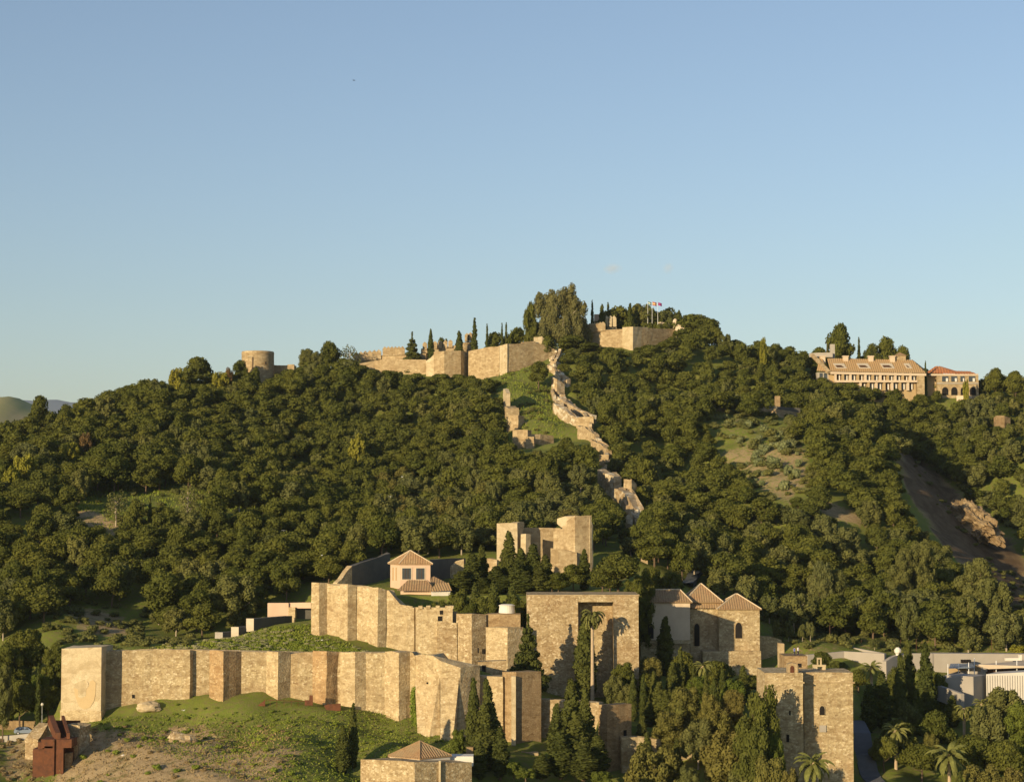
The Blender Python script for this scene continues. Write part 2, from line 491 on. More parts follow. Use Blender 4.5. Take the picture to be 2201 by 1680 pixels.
def axis(lo, hi, step, out_lo, out_hi, g=1.22):
    a = list(np.arange(lo, hi+step*.5, step)); s = step; v = a[-1]
    while v < out_hi: s *= g; v += s; a.append(v)
    s = step; v = a[0]; b = []
    while v > out_lo: s *= g; v -= s; b.append(v)
    return np.array(b[::-1]+a)
gx = axis(-130, 130, 1.6, -9000, 9000, 1.18)
gx = np.unique(np.concatenate([gx[(np.abs(gx) <= 130)], np.arange(-260,-130,4.0), np.arange(134,262,4.0), gx[np.abs(gx) > 270]]))
gy = np.concatenate([axis(300, 300, 5, -600, 300, 1.3)[:-1], np.arange(300, 455, 1.3), np.arange(455, 860, 4.0), np.geomspace(862, 14000, 45)])
GX, GY = np.meshgrid(gx, gy)
xy = np.c_[GX.ravel(), GY.ravel()]
zz = height(xy)
yl = np.interp(xy[:,0], [p[0] for p in LINE], [p[1] for p in LINE])
for i, (x, y) in enumerate(xy):
    if y > 900 or y < 300 or abs(x) > 260: continue
    a = fbm(x*.07, y*.07, 3.1, 4)
    if y < yl[i] - 1:
        zz[i] += a*1.6 + .35*abs(noise.noise(Vector((x*.35, y*.35, 1))))
    elif y < 455: zz[i] += a*.35
    else: zz[i] += a*1.5
# cover: 0 grass, 1 bare soil, 2 rock face ; painted by where it lies on the ground
COVER = [
 ([c1(620,1290),c1(900,1270),c1(1200,1310),c1(1420,1240),c1(1600,1240),c1(1750,1360),c1(1900,1480),c1(2097,1400),c2(200,1430),c2(210,1480),c2(120,1560),c2(0,1680),c1(900,1900),c1(400,1680),c1(560,1500),c1(600,1350)],(320,388),.85),
 ([(0,1580),(90,1575),(120,1600),(60,1680),(0,1680)],(300,395),.55),
 ([c8(520,1190),c8(620,1240),c8(760,1250),c8(980,1380),c8(900,1450),c8(650,1480),c8(560,1320)],(480,560),.8),
 ([(1515,885),(1640,900),(1735,955),(1735,1000),(1600,960),(1530,930)],(600,720),.3),
 ([(1520,1000),(1560,960),(1735,960),(1745,1040),(1700,1090),(1640,1060),(1570,1000)],(540,680),.5),
 ([(1732,1070),(1815,1085),(1880,1125),(1880,1140),(1780,1120)],(520,640),.7),
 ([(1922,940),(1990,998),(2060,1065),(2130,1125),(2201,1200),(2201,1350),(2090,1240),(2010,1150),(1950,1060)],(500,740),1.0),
 ([c1(500,330),c1(700,300),c1(950,380),c1(1060,520),c1(900,560),c1(600,520)],(430,475),.6),
 ([(80,1400),(130,1390),(132,1520),(100,1500)],(395,430),.5),
 ([(1640,1330),(2201,1330),(2201,1420),(1640,1420)],(425,500),.3),
 ([c5(600,960),c5(740,950),c5(740,1030),c5(600,1020)],(600,720),.4),
]
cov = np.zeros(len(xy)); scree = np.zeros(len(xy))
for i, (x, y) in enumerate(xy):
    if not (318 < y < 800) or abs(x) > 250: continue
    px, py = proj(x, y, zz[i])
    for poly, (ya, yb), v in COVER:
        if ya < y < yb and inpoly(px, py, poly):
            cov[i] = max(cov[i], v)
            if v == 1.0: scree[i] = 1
cv = cov.reshape(GX.shape)
for _ in range(2):
    q = np.pad(cv, 1, mode='edge')
    cv = (q[:-2,1:-1]+q[2:,1:-1]+q[1:-1,:-2]+q[1:-1,2:]+2*q[1:-1,1:-1])/6
cov = cv.ravel()
ny_, nx_ = GX.shape
idx = np.arange(ny_*nx_).reshape(ny_, nx_)
faces = np.stack([idx[:-1,:-1], idx[:-1,1:], idx[1:,1:], idx[1:,:-1]], -1).reshape(-1, 4)

def np_mesh(name, v, f, mat, smooth=False, tone=None):
    me = bpy.data.meshes.new(name)
    v = np.asarray(v, np.float32); f = np.asarray(f, np.int32)
    k = f.shape[1]
    me.vertices.add(len(v)); me.vertices.foreach_set('co', v.ravel())
    me.loops.add(len(f)*k); me.loops.foreach_set('vertex_index', f.ravel())
    me.polygons.add(len(f)); me.polygons.foreach_set('loop_start', np.arange(len(f), dtype=np.int32)*k)
    me.polygons.foreach_set('loop_total', np.full(len(f), k, np.int32))
    if smooth: me.polygons.foreach_set('use_smooth', np.ones(len(f), bool))
    me.update(calc_edges=True)
    if tone is not None:
        a = me.attributes.new('tone', 'FLOAT', 'POINT'); a.data.foreach_set('value', np.asarray(tone, np.float32))
    me.materials.append(mat)
    return me

def groundmat():
    m, n, out = mat_new('ground')
    at_ = N(n, 'ShaderNodeAttribute'); at_.attribute_name = 'cover'
    p = pos_scaled(n, (1, 1, 1))
    a = noise_t(n, p, .12, 5, .65); b = noise_t(n, p, .9, 4, .65); c = noise_t(n, p, 4, 3, .7)
    gr = mixc(n, ramp(n, a, [(.35, 0.0), (.65, 1.0)]), (.135,.175,.028), (.215,.245,.045))
    gr = mixc(n, ramp(n, b, [(.42, 0.0), (.65, .85)]), gr, (.20,.17,.07))
    so = mixc(n, ramp(n, b, [(.35, 0.0), (.65, 1.0)]), (.47,.345,.185), (.33,.23,.12))
    so = mixc(n, ramp(n, c, [(.5, 0.0), (.7, .7)]), so, (.54,.45,.29))
    pg = noise_t(n, p, .28, 4, .7)
    so = mixc(n, ramp(n, pg, [(.52, 0.0), (.66, .8)]), so, (.11,.12,.03))
    w = N(n, 'ShaderNodeMath', operation='ADD'); n.links.new(at_.outputs['Fac'], w.inputs[0])
    bb = N(n, 'ShaderNodeMath', operation='MULTIPLY_ADD'); n.links.new(b, bb.inputs[0]); bb.inputs[1].default_value = .9; bb.inputs[2].default_value = -.45
    n.links.new(bb.outputs[0], w.inputs[1])
    f = ramp(n, w.outputs[0], [(.3, 0.0), (.55, 1.0)])
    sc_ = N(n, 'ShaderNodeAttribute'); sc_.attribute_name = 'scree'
    so = mixc(n, sc_.outputs['Fac'], so, mixc(n, ramp(n, pg, [(.4, 0.0), (.6, 1.0)]), (.115,.078,.047), (.175,.125,.075)))  # scree is dark brown, darkened further in place of shade the slope lacks
    col = mixc(n, f, gr, so)
    finish(n, out, col, 1.0, c, .8, .3, .05)
    return m
M['ground'] = groundmat()
me = np_mesh('ground', np.c_[xy, zz], faces, M['ground'], smooth=True)
a_ = me.attributes.new('cover', 'FLOAT', 'POINT'); a_.data.foreach_set('value', cov.astype(np.float32))
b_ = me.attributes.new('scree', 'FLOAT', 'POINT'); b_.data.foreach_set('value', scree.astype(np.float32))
ground = bpy.data.objects.new('ground', me); COL.objects.link(ground); ground['kind'] = 'structure'

# cheap height lookup on the finished sheet
ZG = zz.reshape(GX.shape)
def gh(x, y):
    i = min(max(int(np.searchsorted(gy, y))-1, 0), len(gy)-2); j = min(max(int(np.searchsorted(gx, x))-1, 0), len(gx)-2)
    u = (x-gx[j])/(gx[j+1]-gx[j]); v = (y-gy[i])/(gy[i+1]-gy[i])
    return float(ZG[i,j]*(1-u)*(1-v)+ZG[i,j+1]*u*(1-v)+ZG[i+1,j]*(1-u)*v+ZG[i+1,j+1]*u*v)

# far hills on the left
def hill(name, pts, Y, depth, mat, seed):
    """ridge line pts (px, py) at distance Y, rounded front and back"""
    xs = np.linspace(pts[0][0], pts[-1][0], 90)
    vs = []; rows = 26
    for r in range(rows):
        t = r/(rows-1)
        for px in xs:
            py = interp(px, pts)
            top = at(px, py, Y)
            y = Y - depth + 2*depth*t
            s = 1-abs(2*t-1)**1.3
            z = 5 + (top.z-5)*s*(1+.0*t) + fbm(px*.02+seed, y*.004, seed, 4)*depth*.005*s
            vs.append((top.x*(1+.0), y, z))
    n = len(xs)
    fs = [(r*n+i, r*n+i+1, (r+1)*n+i+1, (r+1)*n+i) for r in range(rows-1) for i in range(n-1)]
    me = np_mesh(name, vs, fs, mat, True)
    o = bpy.data.objects.new(name, me); COL.objects.link(o); o['kind'] = 'structure'
    return o
M['far_hill'] = plain('far_hill_scrub', (.27,.30,.10), (.42,.34,.17), .02, 1, 1.0)
M['mountain'] = plain('mountain', (.20,.23,.27), (.16,.19,.22), .002, 1)  # blue of distance haze put into the base colour
hill('hills', [(-900,900),(-500,880),(-120,850),(0,846),(30,850),(60,862),(100,880),(160,905),(300,960)], 1900, 500, M['far_hill'], 3)
hill('mountains', [(-1500,870),(-400,850),(0,862),(60,856),(110,857),(150,860),(200,862),(400,900),(700,1000)], 7500, 1500, M['mountain'], 7)
# ------------------------------------------------------------------ masonry builders
def prism(mb, ring, zt, zb, seg=1.4, jag=0.0, rough=0.05, seed=0, rows=4):
    """upright prism over a footprint ring [(x,y)] going counter-clockwise or not; zt, zb per vertex or numbers"""
    n = len(ring)
    if isinstance(zt, (int, float)): zt = [zt]*n
    if isinstance(zb, (int, float)): zb = [zb]*n
    top = []; bot = []
    for i in range(n):
        a = Vector(ring[i][:2]); b = Vector(ring[(i+1) % n][:2])
        k = max(1, int((b-a).length/seg))
        for j in range(k):
            t = j/k
            p = a.lerp(b, t)
            z = zt[i]*(1-t)+zt[(i+1) % n]*t
            if jag: z += -abs(noise.noise(Vector((p.x*.8+seed, p.y*.8, seed))))*jag*2 + noise.noise(Vector((p.x*2.3, p.y*2.3, seed)))*jag*.4
            top.append((p.x, p.y, z)); bot.append((p.x, p.y, zb[i]*(1-t)+zb[(i+1) % n]*t))
    m = len(top); vs = []
    for r in range(rows+1):
        t = r/rows
        for q in range(m):
            x = top[q][0]; y = top[q][1]; z = bot[q][2]*(1-t)+top[q][2]*t
            if rough and 0 < r:
                x += rough*noise.noise(Vector((x*.9, y*.9, z*.9+seed)))*1.6
                y += rough*noise.noise(Vector((x*.9+7, y*.9, z*.9+seed)))*1.6
            vs.append((x, y, z))
    fs = [(r*m+q, r*m+(q+1) % m, (r+1)*m+(q+1) % m, (r+1)*m+q) for r in range(rows) for q in range(m)]
    fs.append(tuple(range(rows*m, rows*m+m)))
    mb.add(vs, fs)
    return mb

def wall_strip(pts, thick=2.0, jag=.15, seed=0, seg=1.4, rough=.05, sub=0.0):
    """pts: [((px, pytop), pybottom, Y)] front face seen from the city; thickness runs backwards"""
    mb = MB()
    fr = []
    for (px, pt), pb, Y in pts:
        a = at(px, pt, Y); b = at(px, pb, Y)
        fr.append((a.x, a.y, a.z, b.z - sub))
    n = len(fr)
    nor = []
    for i in range(n):
        a = fr[max(i-1,0)]; b = fr[min(i+1,n-1)]
        d = Vector((b[0]-a[0], b[1]-a[1])).normalized()
        nor.append((-d.y, d.x))
    ring = [(p[0], p[1]) for p in fr] + [(p[0]+q[0]*thick, p[1]+q[1]*thick) for p, q in reversed(list(zip(fr, nor)))]
    zt = [p[2] for p in fr] + [p[2] for p in reversed(fr)]
    zb = [p[3] for p in fr] + [p[3] for p in reversed(fr)]
    return prism(mb, ring, zt, zb, seg, jag, rough, seed)

def W(k, x, yt, yb, Y):
    a = k(x, yt); b = k(x, yb)
    return (a, b[1], Y)

def tower3(L, C, Rr, jag=.12, seed=0, rough=.08, dz=0.0, back=None, sub=1.5):
    """tower with a near corner: L, C, Rr = W(...) of its left edge, near corner, right edge"""
    P = []
    for (px, pt), pb, Y in (L, C, Rr):
        a = at(px, pt, Y); b = at(px, pb, Y); P.append((a.x, a.y, a.z+dz, b.z-sub))
    bx = (P[0][0]+P[2][0]-P[1][0], P[0][1]+P[2][1]-P[1][1]) if back is None else back
    zt = [P[0][2], P[1][2], P[2][2], (P[0][2]+P[2][2])/2]
    zb = [P[0][3], P[1][3], P[2][3], min(P[0][3], P[2][3])]
    mb = MB()
    return prism(mb, [(p[0], p[1]) for p in P]+[bx], zt, zb, 1.4, jag, rough, seed)

def panel(k, x0, y0, x1, y1, Y, d=0.12, arch=0.0, tilt=0.0):
    """a small recessed-looking flat piece on a wall facing the camera; arch = share of the height that is round"""
    a = A(k, x0, y0, Y); b = A(k, x1, y1, Y+tilt)
    mb = MB()
    xs0, xs1, z1, z0 = a.x, b.x, a.z, b.z
    pts = [(0, 0), (1, 0)]
    if arch:
        za = 1-arch
        for i in range(9):
            t = math.pi*i/8
            pts.append((.5+.5*math.cos(t), za+arch*math.sin(t)))
    else: pts += [(1, 1), (0, 1)]
    n = len(pts)
    vs = []
    for dd in (0, d):
        for u, v in pts:
            vs.append((xs0+(xs1-xs0)*u, Y+tilt*u-dd, z0+(z1-z0)*v))
    fs = [tuple(range(n, 2*n))] + [(i, (i+1) % n, n+(i+1) % n, n+i) for i in range(n)]
    mb.add(vs, fs)
    return mb

def slope_tiles(mb, a, b, c, d, w=.55, h=.09):
    """corrugated tiled slope; a->b is the eave, d->c the top edge (d above a); c may equal d"""
    a, b, c, d = map(Vector, (a, b, c, d))
    e = (b-a); Wd = e.length; e.normalize()
    nrm = e.cross((c+d)/2-a); nrm.normalize()
    if nrm.z < 0: nrm = -nrm
    up = nrm.cross(e); up.normalize()
    if up.z < 0: up = -up
    ud = (d-a).dot(e); uc = (c-a).dot(e); H = (d-a).dot(up)
    n = max(4, int(Wd/(w/2)))
    lo = []; hi = []
    for i in range(n+1):
        u = Wd*i/n
        t = 1.0
        if ud > 1e-3 and u < ud: t = min(t, u/ud)
        if uc < Wd-1e-3 and u > uc: t = min(t, (Wd-u)/(Wd-uc))
        off = nrm*(h if i % 2 else 0)
        lo.append(a+e*u+off); hi.append(a+e*u+up*H*t+off)
    m = len(lo)
    mb.add(lo+hi, [(i, i+1, m+i+1, m+i) for i in range(m-1)])

def hip_roof(parent, x0, x1, y0, y1, ze, zr, ridge=0.0, mat='tile', over=.45, axis='x', skew=None):
    """hip or pyramid roof on a rectangle; skew = function turning (x,y) local into world"""
    x0 -= over; x1 += over; y0 -= over; y1 += over
    cx, cy = (x0+x1)/2, (y0+y1)/2
    if axis == 'x': p, q = (cx-ridge/2, cy), (cx+ridge/2, cy)
    else: p, q = (cx, cy-ridge/2), (cx, cy+ridge/2)
    f = skew or (lambda x, y: (x, y))
    def V(pt, z): x, y = f(*pt); return Vector((x, y, z))
    c = [V((x0,y0),ze), V((x1,y0),ze), V((x1,y1),ze), V((x0,y1),ze)]
    P, Q = V(p, zr), V(q, zr)
    mb = MB()
    if axis == 'x':
        slope_tiles(mb, c[0], c[1], Q, P); slope_tiles(mb, c[1], c[2], Q, Q)
        slope_tiles(mb, c[2], c[3], P, Q); slope_tiles(mb, c[3], c[0], P, P)
        hips = [(c[0],P),(c[3],P),(c[1],Q),(c[2],Q)]
    else:
        slope_tiles(mb, c[0], c[1], P, P); slope_tiles(mb, c[1], c[2], Q, P)
        slope_tiles(mb, c[2], c[3], Q, Q); slope_tiles(mb, c[3], c[0], P, Q)
        hips = [(c[0],P),(c[1],P),(c[2],Q),(c[3],Q)]
    t = .16
    mb.add([v-Vector((0,0,t)) for v in c]+[v+Vector((0,0,0)) for v in c],
           [(3,2,1,0)]+[(i,(i+1)%4,4+(i+1)%4,4+i) for i in range(4)])
    ro = mb.build('roof', M[mat], parent)
    r = MB()
    for u, v in hips: r.tube([u+Vector((0,0,.05)), v+Vector((0,0,.1))], [.17,.17], 5)
    if (P-Q).length > .2: r.tube([P+Vector((0,0,.1)), Q+Vector((0,0,.1))], [.19,.19], 5)
    r2 = r.build('ridge_tiles', M['ridge'], parent)
    r2.parent = ro; WL[r2.name] = WL[ro.name]
    return ro

def bake_parent(child, parent):
    child.parent = parent

# ------------------------------------------------------------------ far left tower
base = A(c1, 630, 1190, 381)
t = thing('stone_tower', 'tall smooth tan plastered tower at the left end of the outer fortress wall', 'tower', base)
L0 = A(c1, 480, 640, 382); C0 = A(c1, 790, 632, 380.5); B0 = A(c1, 790, 1195, 380.5)
dep = 9.0
ring = [(L0.x, 382), (C0.x, 380.5), (C0.x+.35, 380.5+dep), (L0.x+.3, 382+dep)]
prism(MB(), ring, [L0.z, C0.z+.1, C0.z, L0.z], [B0.z-1.5]*4, 1.4, .1, .04, 5).build('tower_body', M['plaster'], t)
# rough footing of stones and the worn plaster patches
zf = A(c1, 600, 1120, 381).z
ring2 = [(ring[0][0]-.12, ring[0][1]-.12), (ring[1][0]+.12, ring[1][1]-.12), (ring[2][0]+.1, ring[2][1]), (ring[3][0]-.1, ring[3][1])]
prism(MB(), ring2, zf, B0.z-1.6, 1.0, .15, .06, 8).build('footing', M['rubble_fine'], t)
M['stain'] = plain('brown_bare_tapia', (.50,.37,.20), (.56,.42,.23), .8)
def blotch(k, pts, Yl, x_l, Yr, x_r, d, name, mat, parent):
    vs = []
    for x, y in pts:
        px, py = k(x, y); u = (px-k(x_l,0)[0])/(k(x_r,0)[0]-k(x_l,0)[0]); Y = Yl+(Yr-Yl)*u
        v = at(px, py, Y-d); vs.append(v)
    n = len(vs); bk = [v+Vector((0, d, 0)) for v in vs]
    return MB().add(list(vs)+bk, [tuple(range(n))]+[(i,(i+1)%n,n+(i+1)%n,n+i) for i in range(n)]).build(name, mat, parent)
blotch(kB, [(1150,210),(1250,190),(1370,195),(1400,110),(1450,90),(1490,130),(1485,300),(1460,420),(1400,520),(1300,545),(1230,500),(1190,400),(1165,310)], 382, 950, 380.5, 1580, .10, 'bare_patch', M['stain'], t)
blotch(kB, [(1065,50),(1110,30),(1160,60),(1240,80),(1360,110),(1380,180),(1340,235),(1330,340),(1260,375),(1210,350),(1215,235),(1080,190)], 382, 950, 380.5, 1580, .14, 'plaster_patch', M['plaster'], t)

# ------------------------------------------------------------------ outer curtain wall
t = thing('outer_fortress_wall', 'long sunlit rubble wall with square towers above the grassy slope, lower of the two fortress walls', 'wall', at(500,1520,390))
ow = [W(c1, 820, 660, 1230, 384.5), W(c1, 1180, 648, 1090, 385), W(c1, 1503, 648, 1090, 385.3), W(c1, 1885, 660, 1110, 385.5),
      W(kF, 1385, 800, 1530, 385.5), W(c2, 395, 778, 1160, 385.2), W(c2, 480, 780, 1200, 385), W(c2, 675, 788, 1290, 383.5),
      W(c2, 985, 775, 1330, 381), W(c2, 1010, 800, 1390, 380.5)]
wall_strip(ow, 2.6, .28, 1, rough=.12, sub=2.5).build('wall', M['rubble'], t)
zc = .12
def ot(mat, L, C, Rr, seed, jag=.22, rough=.12, sub=3.0):
    return tower3(L, C, Rr, jag, seed, rough, zc, sub=sub).build('wall_tower', M[mat], t)
ot('rubble', W(c1,1190,652,1080,385), W(c1,1480,650,1080,384.0), W(c1,1505,652,1080,385.2), 11)
ot('rubble_warm', W(c1,1630,655,1100,384.5), W(c1,1740,662,1108,382), W(c1,1885,664,1100,385.6), 12)
ot('rubble_fine', W(kF,1060,798,1530,385.2), W(kF,1218,800,1530,383.3), W(kF,1385,802,1510,385.4), 13)
ot('rubble_warm', W(c2,300,776,1140,385), W(c2,395,776,1150,383.2), W(c2,480,779,1180,385.1), 14)
ot('rubble_fine', W(c2,490,784,1200,384), W(c2,592,784,1265,382.3), W(c2,675,786,1280,383.6), 15)
ot('rubble_fine', W(c2,800,772,1270,382), W(c2,895,778,1325,379.4), W(c2,988,775,1320,381.5), 16)
# big bulging bastion with a battered, broken foot
mb = MB()
pts = [W(c2,1003,800,1300,381), W(c2,1060,792,1300,378), W(c2,1130,800,1290,376), W(c2,1185,842,1300,374.5), W(c2,1320,885,1330,374.0), W(c2,1455,872,1270,377.3)]
bt = wall_strip(pts, 5.0, .15, 17, rough=.10, sub=4)
bt.build('bastion', M['rubble_fine'], t)
for foot in ([(1005,960,380.2),(1178,960,374.6),(1180,1320,373.4),(1105,1318,372.8),(1030,1396,372.4)], [(1182,960,374.4),(1312,960,373.9),(1292,1300,373.0),(1262,1400,371.2),(1182,1420,371.2)]):
    vs = [A(c2,x,y,Y) for x, y, Y in foot]; vs = [v-Vector((0,0,1.5 if i > 1 else 0)) for i, v in enumerate(vs)]; n = len(vs)
    MB().add(vs+[v+Vector((0,3,0)) for v in vs], [tuple(range(n))[::-1], tuple(range(n,2*n))]+[(i,(i+1)%n,n+(i+1)%n,n+i) for i in range(n)]).build('battered_foot', M['rubble_fine'], t)
# low curtain right of the bastion
w2 = wall_strip([W(c2,1435,945,1330,379.5), W(c2,1520,945,1330,379), W(c2,1615,950,1360,378.5)], 3, .1, 23, sub=3)
w2.build('wall', M['rubble_fine'], t)
wall_strip([W(c2,1440,845,960,386), W(c2,1640,838,960,386)], 2.5, .1, 24, sub=3).build('wall', M['rubble_coarse'], t)
panel(c2, 1470, 870, 1497, 930, 385.95, .1).build('opening', M['dark'], t)
panel(c1, 1028, 998, 1042, 1026, 384.72, .12).build('opening', M['dark'], t)
panel(c2, 1086, 988, 1098, 1000, 376.8, .12).build('opening', M['dark'], t)

# ------------------------------------------------------------------ inner wall, upper tier
t = thing('inner_fortress_wall', 'upper sunlit rubble wall with folded towers in front of the pink pavilion', 'wall', A(c2, 700, 700, 412))
iw = [W(c2,300,306,690,416), W(c2,400,306,690,415), W(c2,490,316,700,413.5), W(c2,600,318,730,412.5), W(c2,690,332,780,411),
      W(c2,830,352,820,409), W(c2,862,400,820,408.8), W(c2,905,450,820,408.5), W(c2,1000,466,840,408), W(c2,1020,470,840,409)]
wall_strip(iw, 2.2, .32, 31, rough=.12, sub=2.5).build('wall', M['rubble_fine'], t)
def it(mat, L, C, Rr, seed, jag=.25):
    return tower3(L, C, Rr, jag, seed, .12, .15, sub=3).build('wall_tower', M[mat], t)
it('rubble_fine', W(c2,290,303,665,415), W(c2,345,303,680,413.9), W(c2,402,305,670,415.1), 32)
it('rubble_fine', W(c2,488,312,700,413), W(c2,541,316,725,411.1), W(c2,602,322,720,412.3), 33)
it('rubble_fine', W(c2,690,330,790,410.4), W(c2,750,332,800,408.0), W(c2,806,350,800,409.1), 34)
# right half with parapet, merlons and window holes
t2 = thing('rubble_rampart', 'rubble rampart with merlons and two small window holes, left of the big recessed tower', 'wall', A(c2, 1150, 700, 408))
wall_strip([W(c2,1005,470,840,409.5), W(c2,1015,470,840,407.6), W(c2,1160,470,850,407.2), W(c2,1268,472,850,407)], 2.2, .08, 41, sub=3).build('wall', M['rubble_fine'], t2)
wall_strip([W(c2,1160,574,850,406.6), W(c2,1298,577,850,406.2)], 1.0, .08, 42, sub=3).build('lower_facing', M['rubble_coarse'], t2)
for x in (1030, 1085, 1150, 1215, 1245):
    a = A(c2, x, 458, 407.0); b = A(c2, x+28, 474, 407.0)
    prism(MB(), [(a.x, 407.05),(b.x, 407.05),(b.x, 408.1),(a.x, 408.1)], a.z, b.z-.2, 2, .08, .03, x).build('merlon', M['rubble_fine'], t2)
for r in ((1178,492,1202,520),(1165,532,1197,566)): panel(c2, *r, 407.18, .1).build('opening', M['dark'], t2)
wall_strip([W(c2,1268,500,590,409), W(c2,1300,500,590,409)], .8, 0, 43).build('return_wall', M['rubble_coarse'], t2)
for x in (1290,): pass
tower3(W(c2,1293,514,840,406.6), W(c2,1400,514,855,404.3), W(c2,1500,516,860,406.4), .08, 44, .05, 0, sub=2).build('wall_tower', M['rubble_coarse'], t2)
wall_strip([W(c2,1495,516,700,407), W(c2,1590,516,700,406.5), W(c2,1737,518,700,406.5)], 5, .08, 45).build('wall', M['brick'], t2)
tower3(W(c2,1498,604,840,403.5), W(c2,1648,606,845,401.5), W(c2,1757,606,840,403.8), .2, 46, .06, 0, sub=3).build('wall_tower', M['rubble_fine'], t2)
panel(c2, 1440, 750, 1450, 785, 404.6, .1).build('opening', M['dark'], t2)
ch = A(c2, 1643, 512, 412)
t = thing('white_chimney', 'round white chimney standing on the brick rampart', 'chimney', ch)
MB().lathe(ch, [(1.85, ch.z-.8),(1.6, ch.z+1.6),(1.75, ch.z+1.6),(1.75, ch.z+1.75),(1.2, ch.z+1.95),(.5, ch.z+2.0)], 20).build('stack', M['white'], t)

# ------------------------------------------------------------------ low walls left of the inner wall
t = thing('low_terrace_wall', 'low pale plastered wall with a dark opening beside the inner fortress wall', 'wall', A(kF, 1300, 340, 439))
wall_strip([W(kF,1075,132,340,439.5), W(kF,1360,132,340,439)], 1.2, .02, 51, rough=.02, sub=1).build('wall', M['pink'], t)
wall_strip([W(kF,1360,190,340,438.6), W(kF,1450,190,345,438.4)], 1.2, .05, 52, sub=1).build('pier', M['rubble_fine'], t)
wall_strip([W(kF,1360,130,205,439.6), W(kF,1665,125,205,438)], .5, .02, 53, rough=.02).build('lintel', M['pink'], t)
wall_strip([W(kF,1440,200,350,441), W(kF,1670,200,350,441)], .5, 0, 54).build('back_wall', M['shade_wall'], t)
t = thing('stepped_retaining_wall', 'low pale retaining wall stepping down to the left, its long side darkened as shade', 'wall', A(kF, 900, 450, 426))
def stepw(x0, xe, x1, yt, yb, Y, mat):
    # pale end turned to the sun, long side's shade put into its dark colour
    a = A(kF, x0, yt, Y+.4); b = A(kF, xe, yt, Y); c = A(kF, x1, yt+2, Y+9)
    z1 = a.z; z0 = A(kF, xe, yb, Y).z - 1.0
    c = Vector((b.x + (A(kF,x1,yt,Y).x-b.x)*1.0, b.y + (A(kF,x1,yt,Y).x-b.x)*1.55, z1))
    w = Vector((a.x-b.x, a.y-b.y, 0))
    d = c + w
    MB().add([(a.x,a.y,z0),(b.x,b.y,z0),(c.x,c.y,z0),(d.x,d.y,z0),(a.x,a.y,z1),(b.x,b.y,z1),(c.x,c.y,z1),(d.x,d.y,z1)],
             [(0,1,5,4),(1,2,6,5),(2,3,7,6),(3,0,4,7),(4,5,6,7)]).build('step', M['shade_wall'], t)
    e_ = Vector((a.y-b.y, b.x-a.x, 0)).normalized()*-.06; e_ = e_ if e_.y < 0 else -e_
    MB().add([(p[0]+e_.x*q, p[1]+e_.y*q, z) for z in (z0, z1+.03) for p, q in ((a,1),(b,1),(b,-1),(a,-1))], [(0,1,5,4),(1,2,6,5),(2,3,7,6),(3,0,4,7),(4,5,6,7)]).build('step_end', M[mat], t)
stepw(785, 888, 1330, 345, 460, 424.5, 'pale_step'); stepw(580, 682, 830, 460, 538, 423, 'pale_step'); stepw(360, 465, 620, 532, 625, 421.5, 'concrete')

# ------------------------------------------------------------------ great wall with the tall recess
Yg = 407.5
t = thing('great_tower', 'massive square rubble tower with a tall deep recess behind the lone fan palm', 'tower', A(c3, 680, 1000, Yg))
def blk(x0, x1, yt, yb, Y0, Y1, mat, name, seed, jag=.05, zadd=0):
    a = A(c3, x0, yt, Y0); b = A(c3, x1, yb, Y0)
    prism(MB(), [(a.x,Y0),(b.x,Y0),(b.x,Y1),(a.x,Y1)], a.z+zadd, b.z-2.5, 1.4, jag, .06, seed).build(name, M[mat], t)
blk(290, 645, 388, 1120, Yg, Yg+14, 'rubble_coarse', 'left_pier', 61)
blk(888, 1066, 388, 1150, Yg, Yg+14, 'rubble_coarse', 'right_pier', 62)
blk(640, 892, 400, 1150, Yg+4.2, Yg+13.8, 'rubble', 'recess_wall', 63)
a = A(c3, 645, 386, Yg); b = A(c3, 888, 434, Yg)
prism(MB(), [(a.x,Yg+.02),(b.x,Yg+.02),(b.x,Yg+4.3),(a.x,Yg+4.3)], a.z, b.z, 1.4, .04, .03, 64).build('lintel', M['rubble'], t)
a = A(c3, 288, 383, Yg); b = A(c3, 1068, 392, Yg)
prism(MB(), [(a.x,Yg-.12),(b.x,Yg-.12),(b.x,Yg+14.1),(a.x,Yg+14.1)], a.z, b.z, 2, .05, .03, 65).build('coping', M['castle'], t)

# ------------------------------------------------------------------ brick towers and lower walls on the right
t = thing('brick_tower', 'square windowless brick tower behind the leaning cypress, left of the link wall', 'tower', A(c3, 220, 1400, 378))
tower3(W(c3,120,915,1480,379.5), W(c3,215,918,1490,377), W(c3,388,912,1485,380.2), .05, 71, .04, 0, sub=3).build('tower_body', M['brick'], t)
P = [A(c3,182,960,376.9), A(c3,213,960,376.5)]
MB().box(P[0].x, P[1].x, 376.2, 378.5, A(c3,200,1480,377).z-2, A(c3,200,945,377).z).build('buttress', M['plaster'], t)
t = thing('rubble_link_wall', 'short sunlit rubble link wall between the two brick towers', 'wall', A(c3, 450, 1450, 383))
wall_strip([W(c3,345,1105,1475,383), W(c3,545,1112,1470,382), W(c3,790,1128,1480,379)], 2.4, .15, 72, sub=3).build('wall', M['rubble_coarse'], t)
wall_strip([W(c3,250,1470,1560,372), W(c3,370,1475,1560,372)], 2, .2, 73, sub=3).build('low_wall', M['rubble'], t)
t = thing('brick_gate_tower', 'square brick tower with one small window low on its face, right of the link wall', 'tower', A(c3, 850, 1640, 366))
tower3(W(c3,785,1142,1700,368.5), W(c3,845,1146,1720,366.5), W(c3,1012,1138,1700,370.2), .04, 74, .04, 0, sub=3).build('tower_body', M['brick'], t)
o = panel(c3, 958, 1320, 980, 1360, 369.0, .12, 0, .5); o.build('window', M['dark'], t)
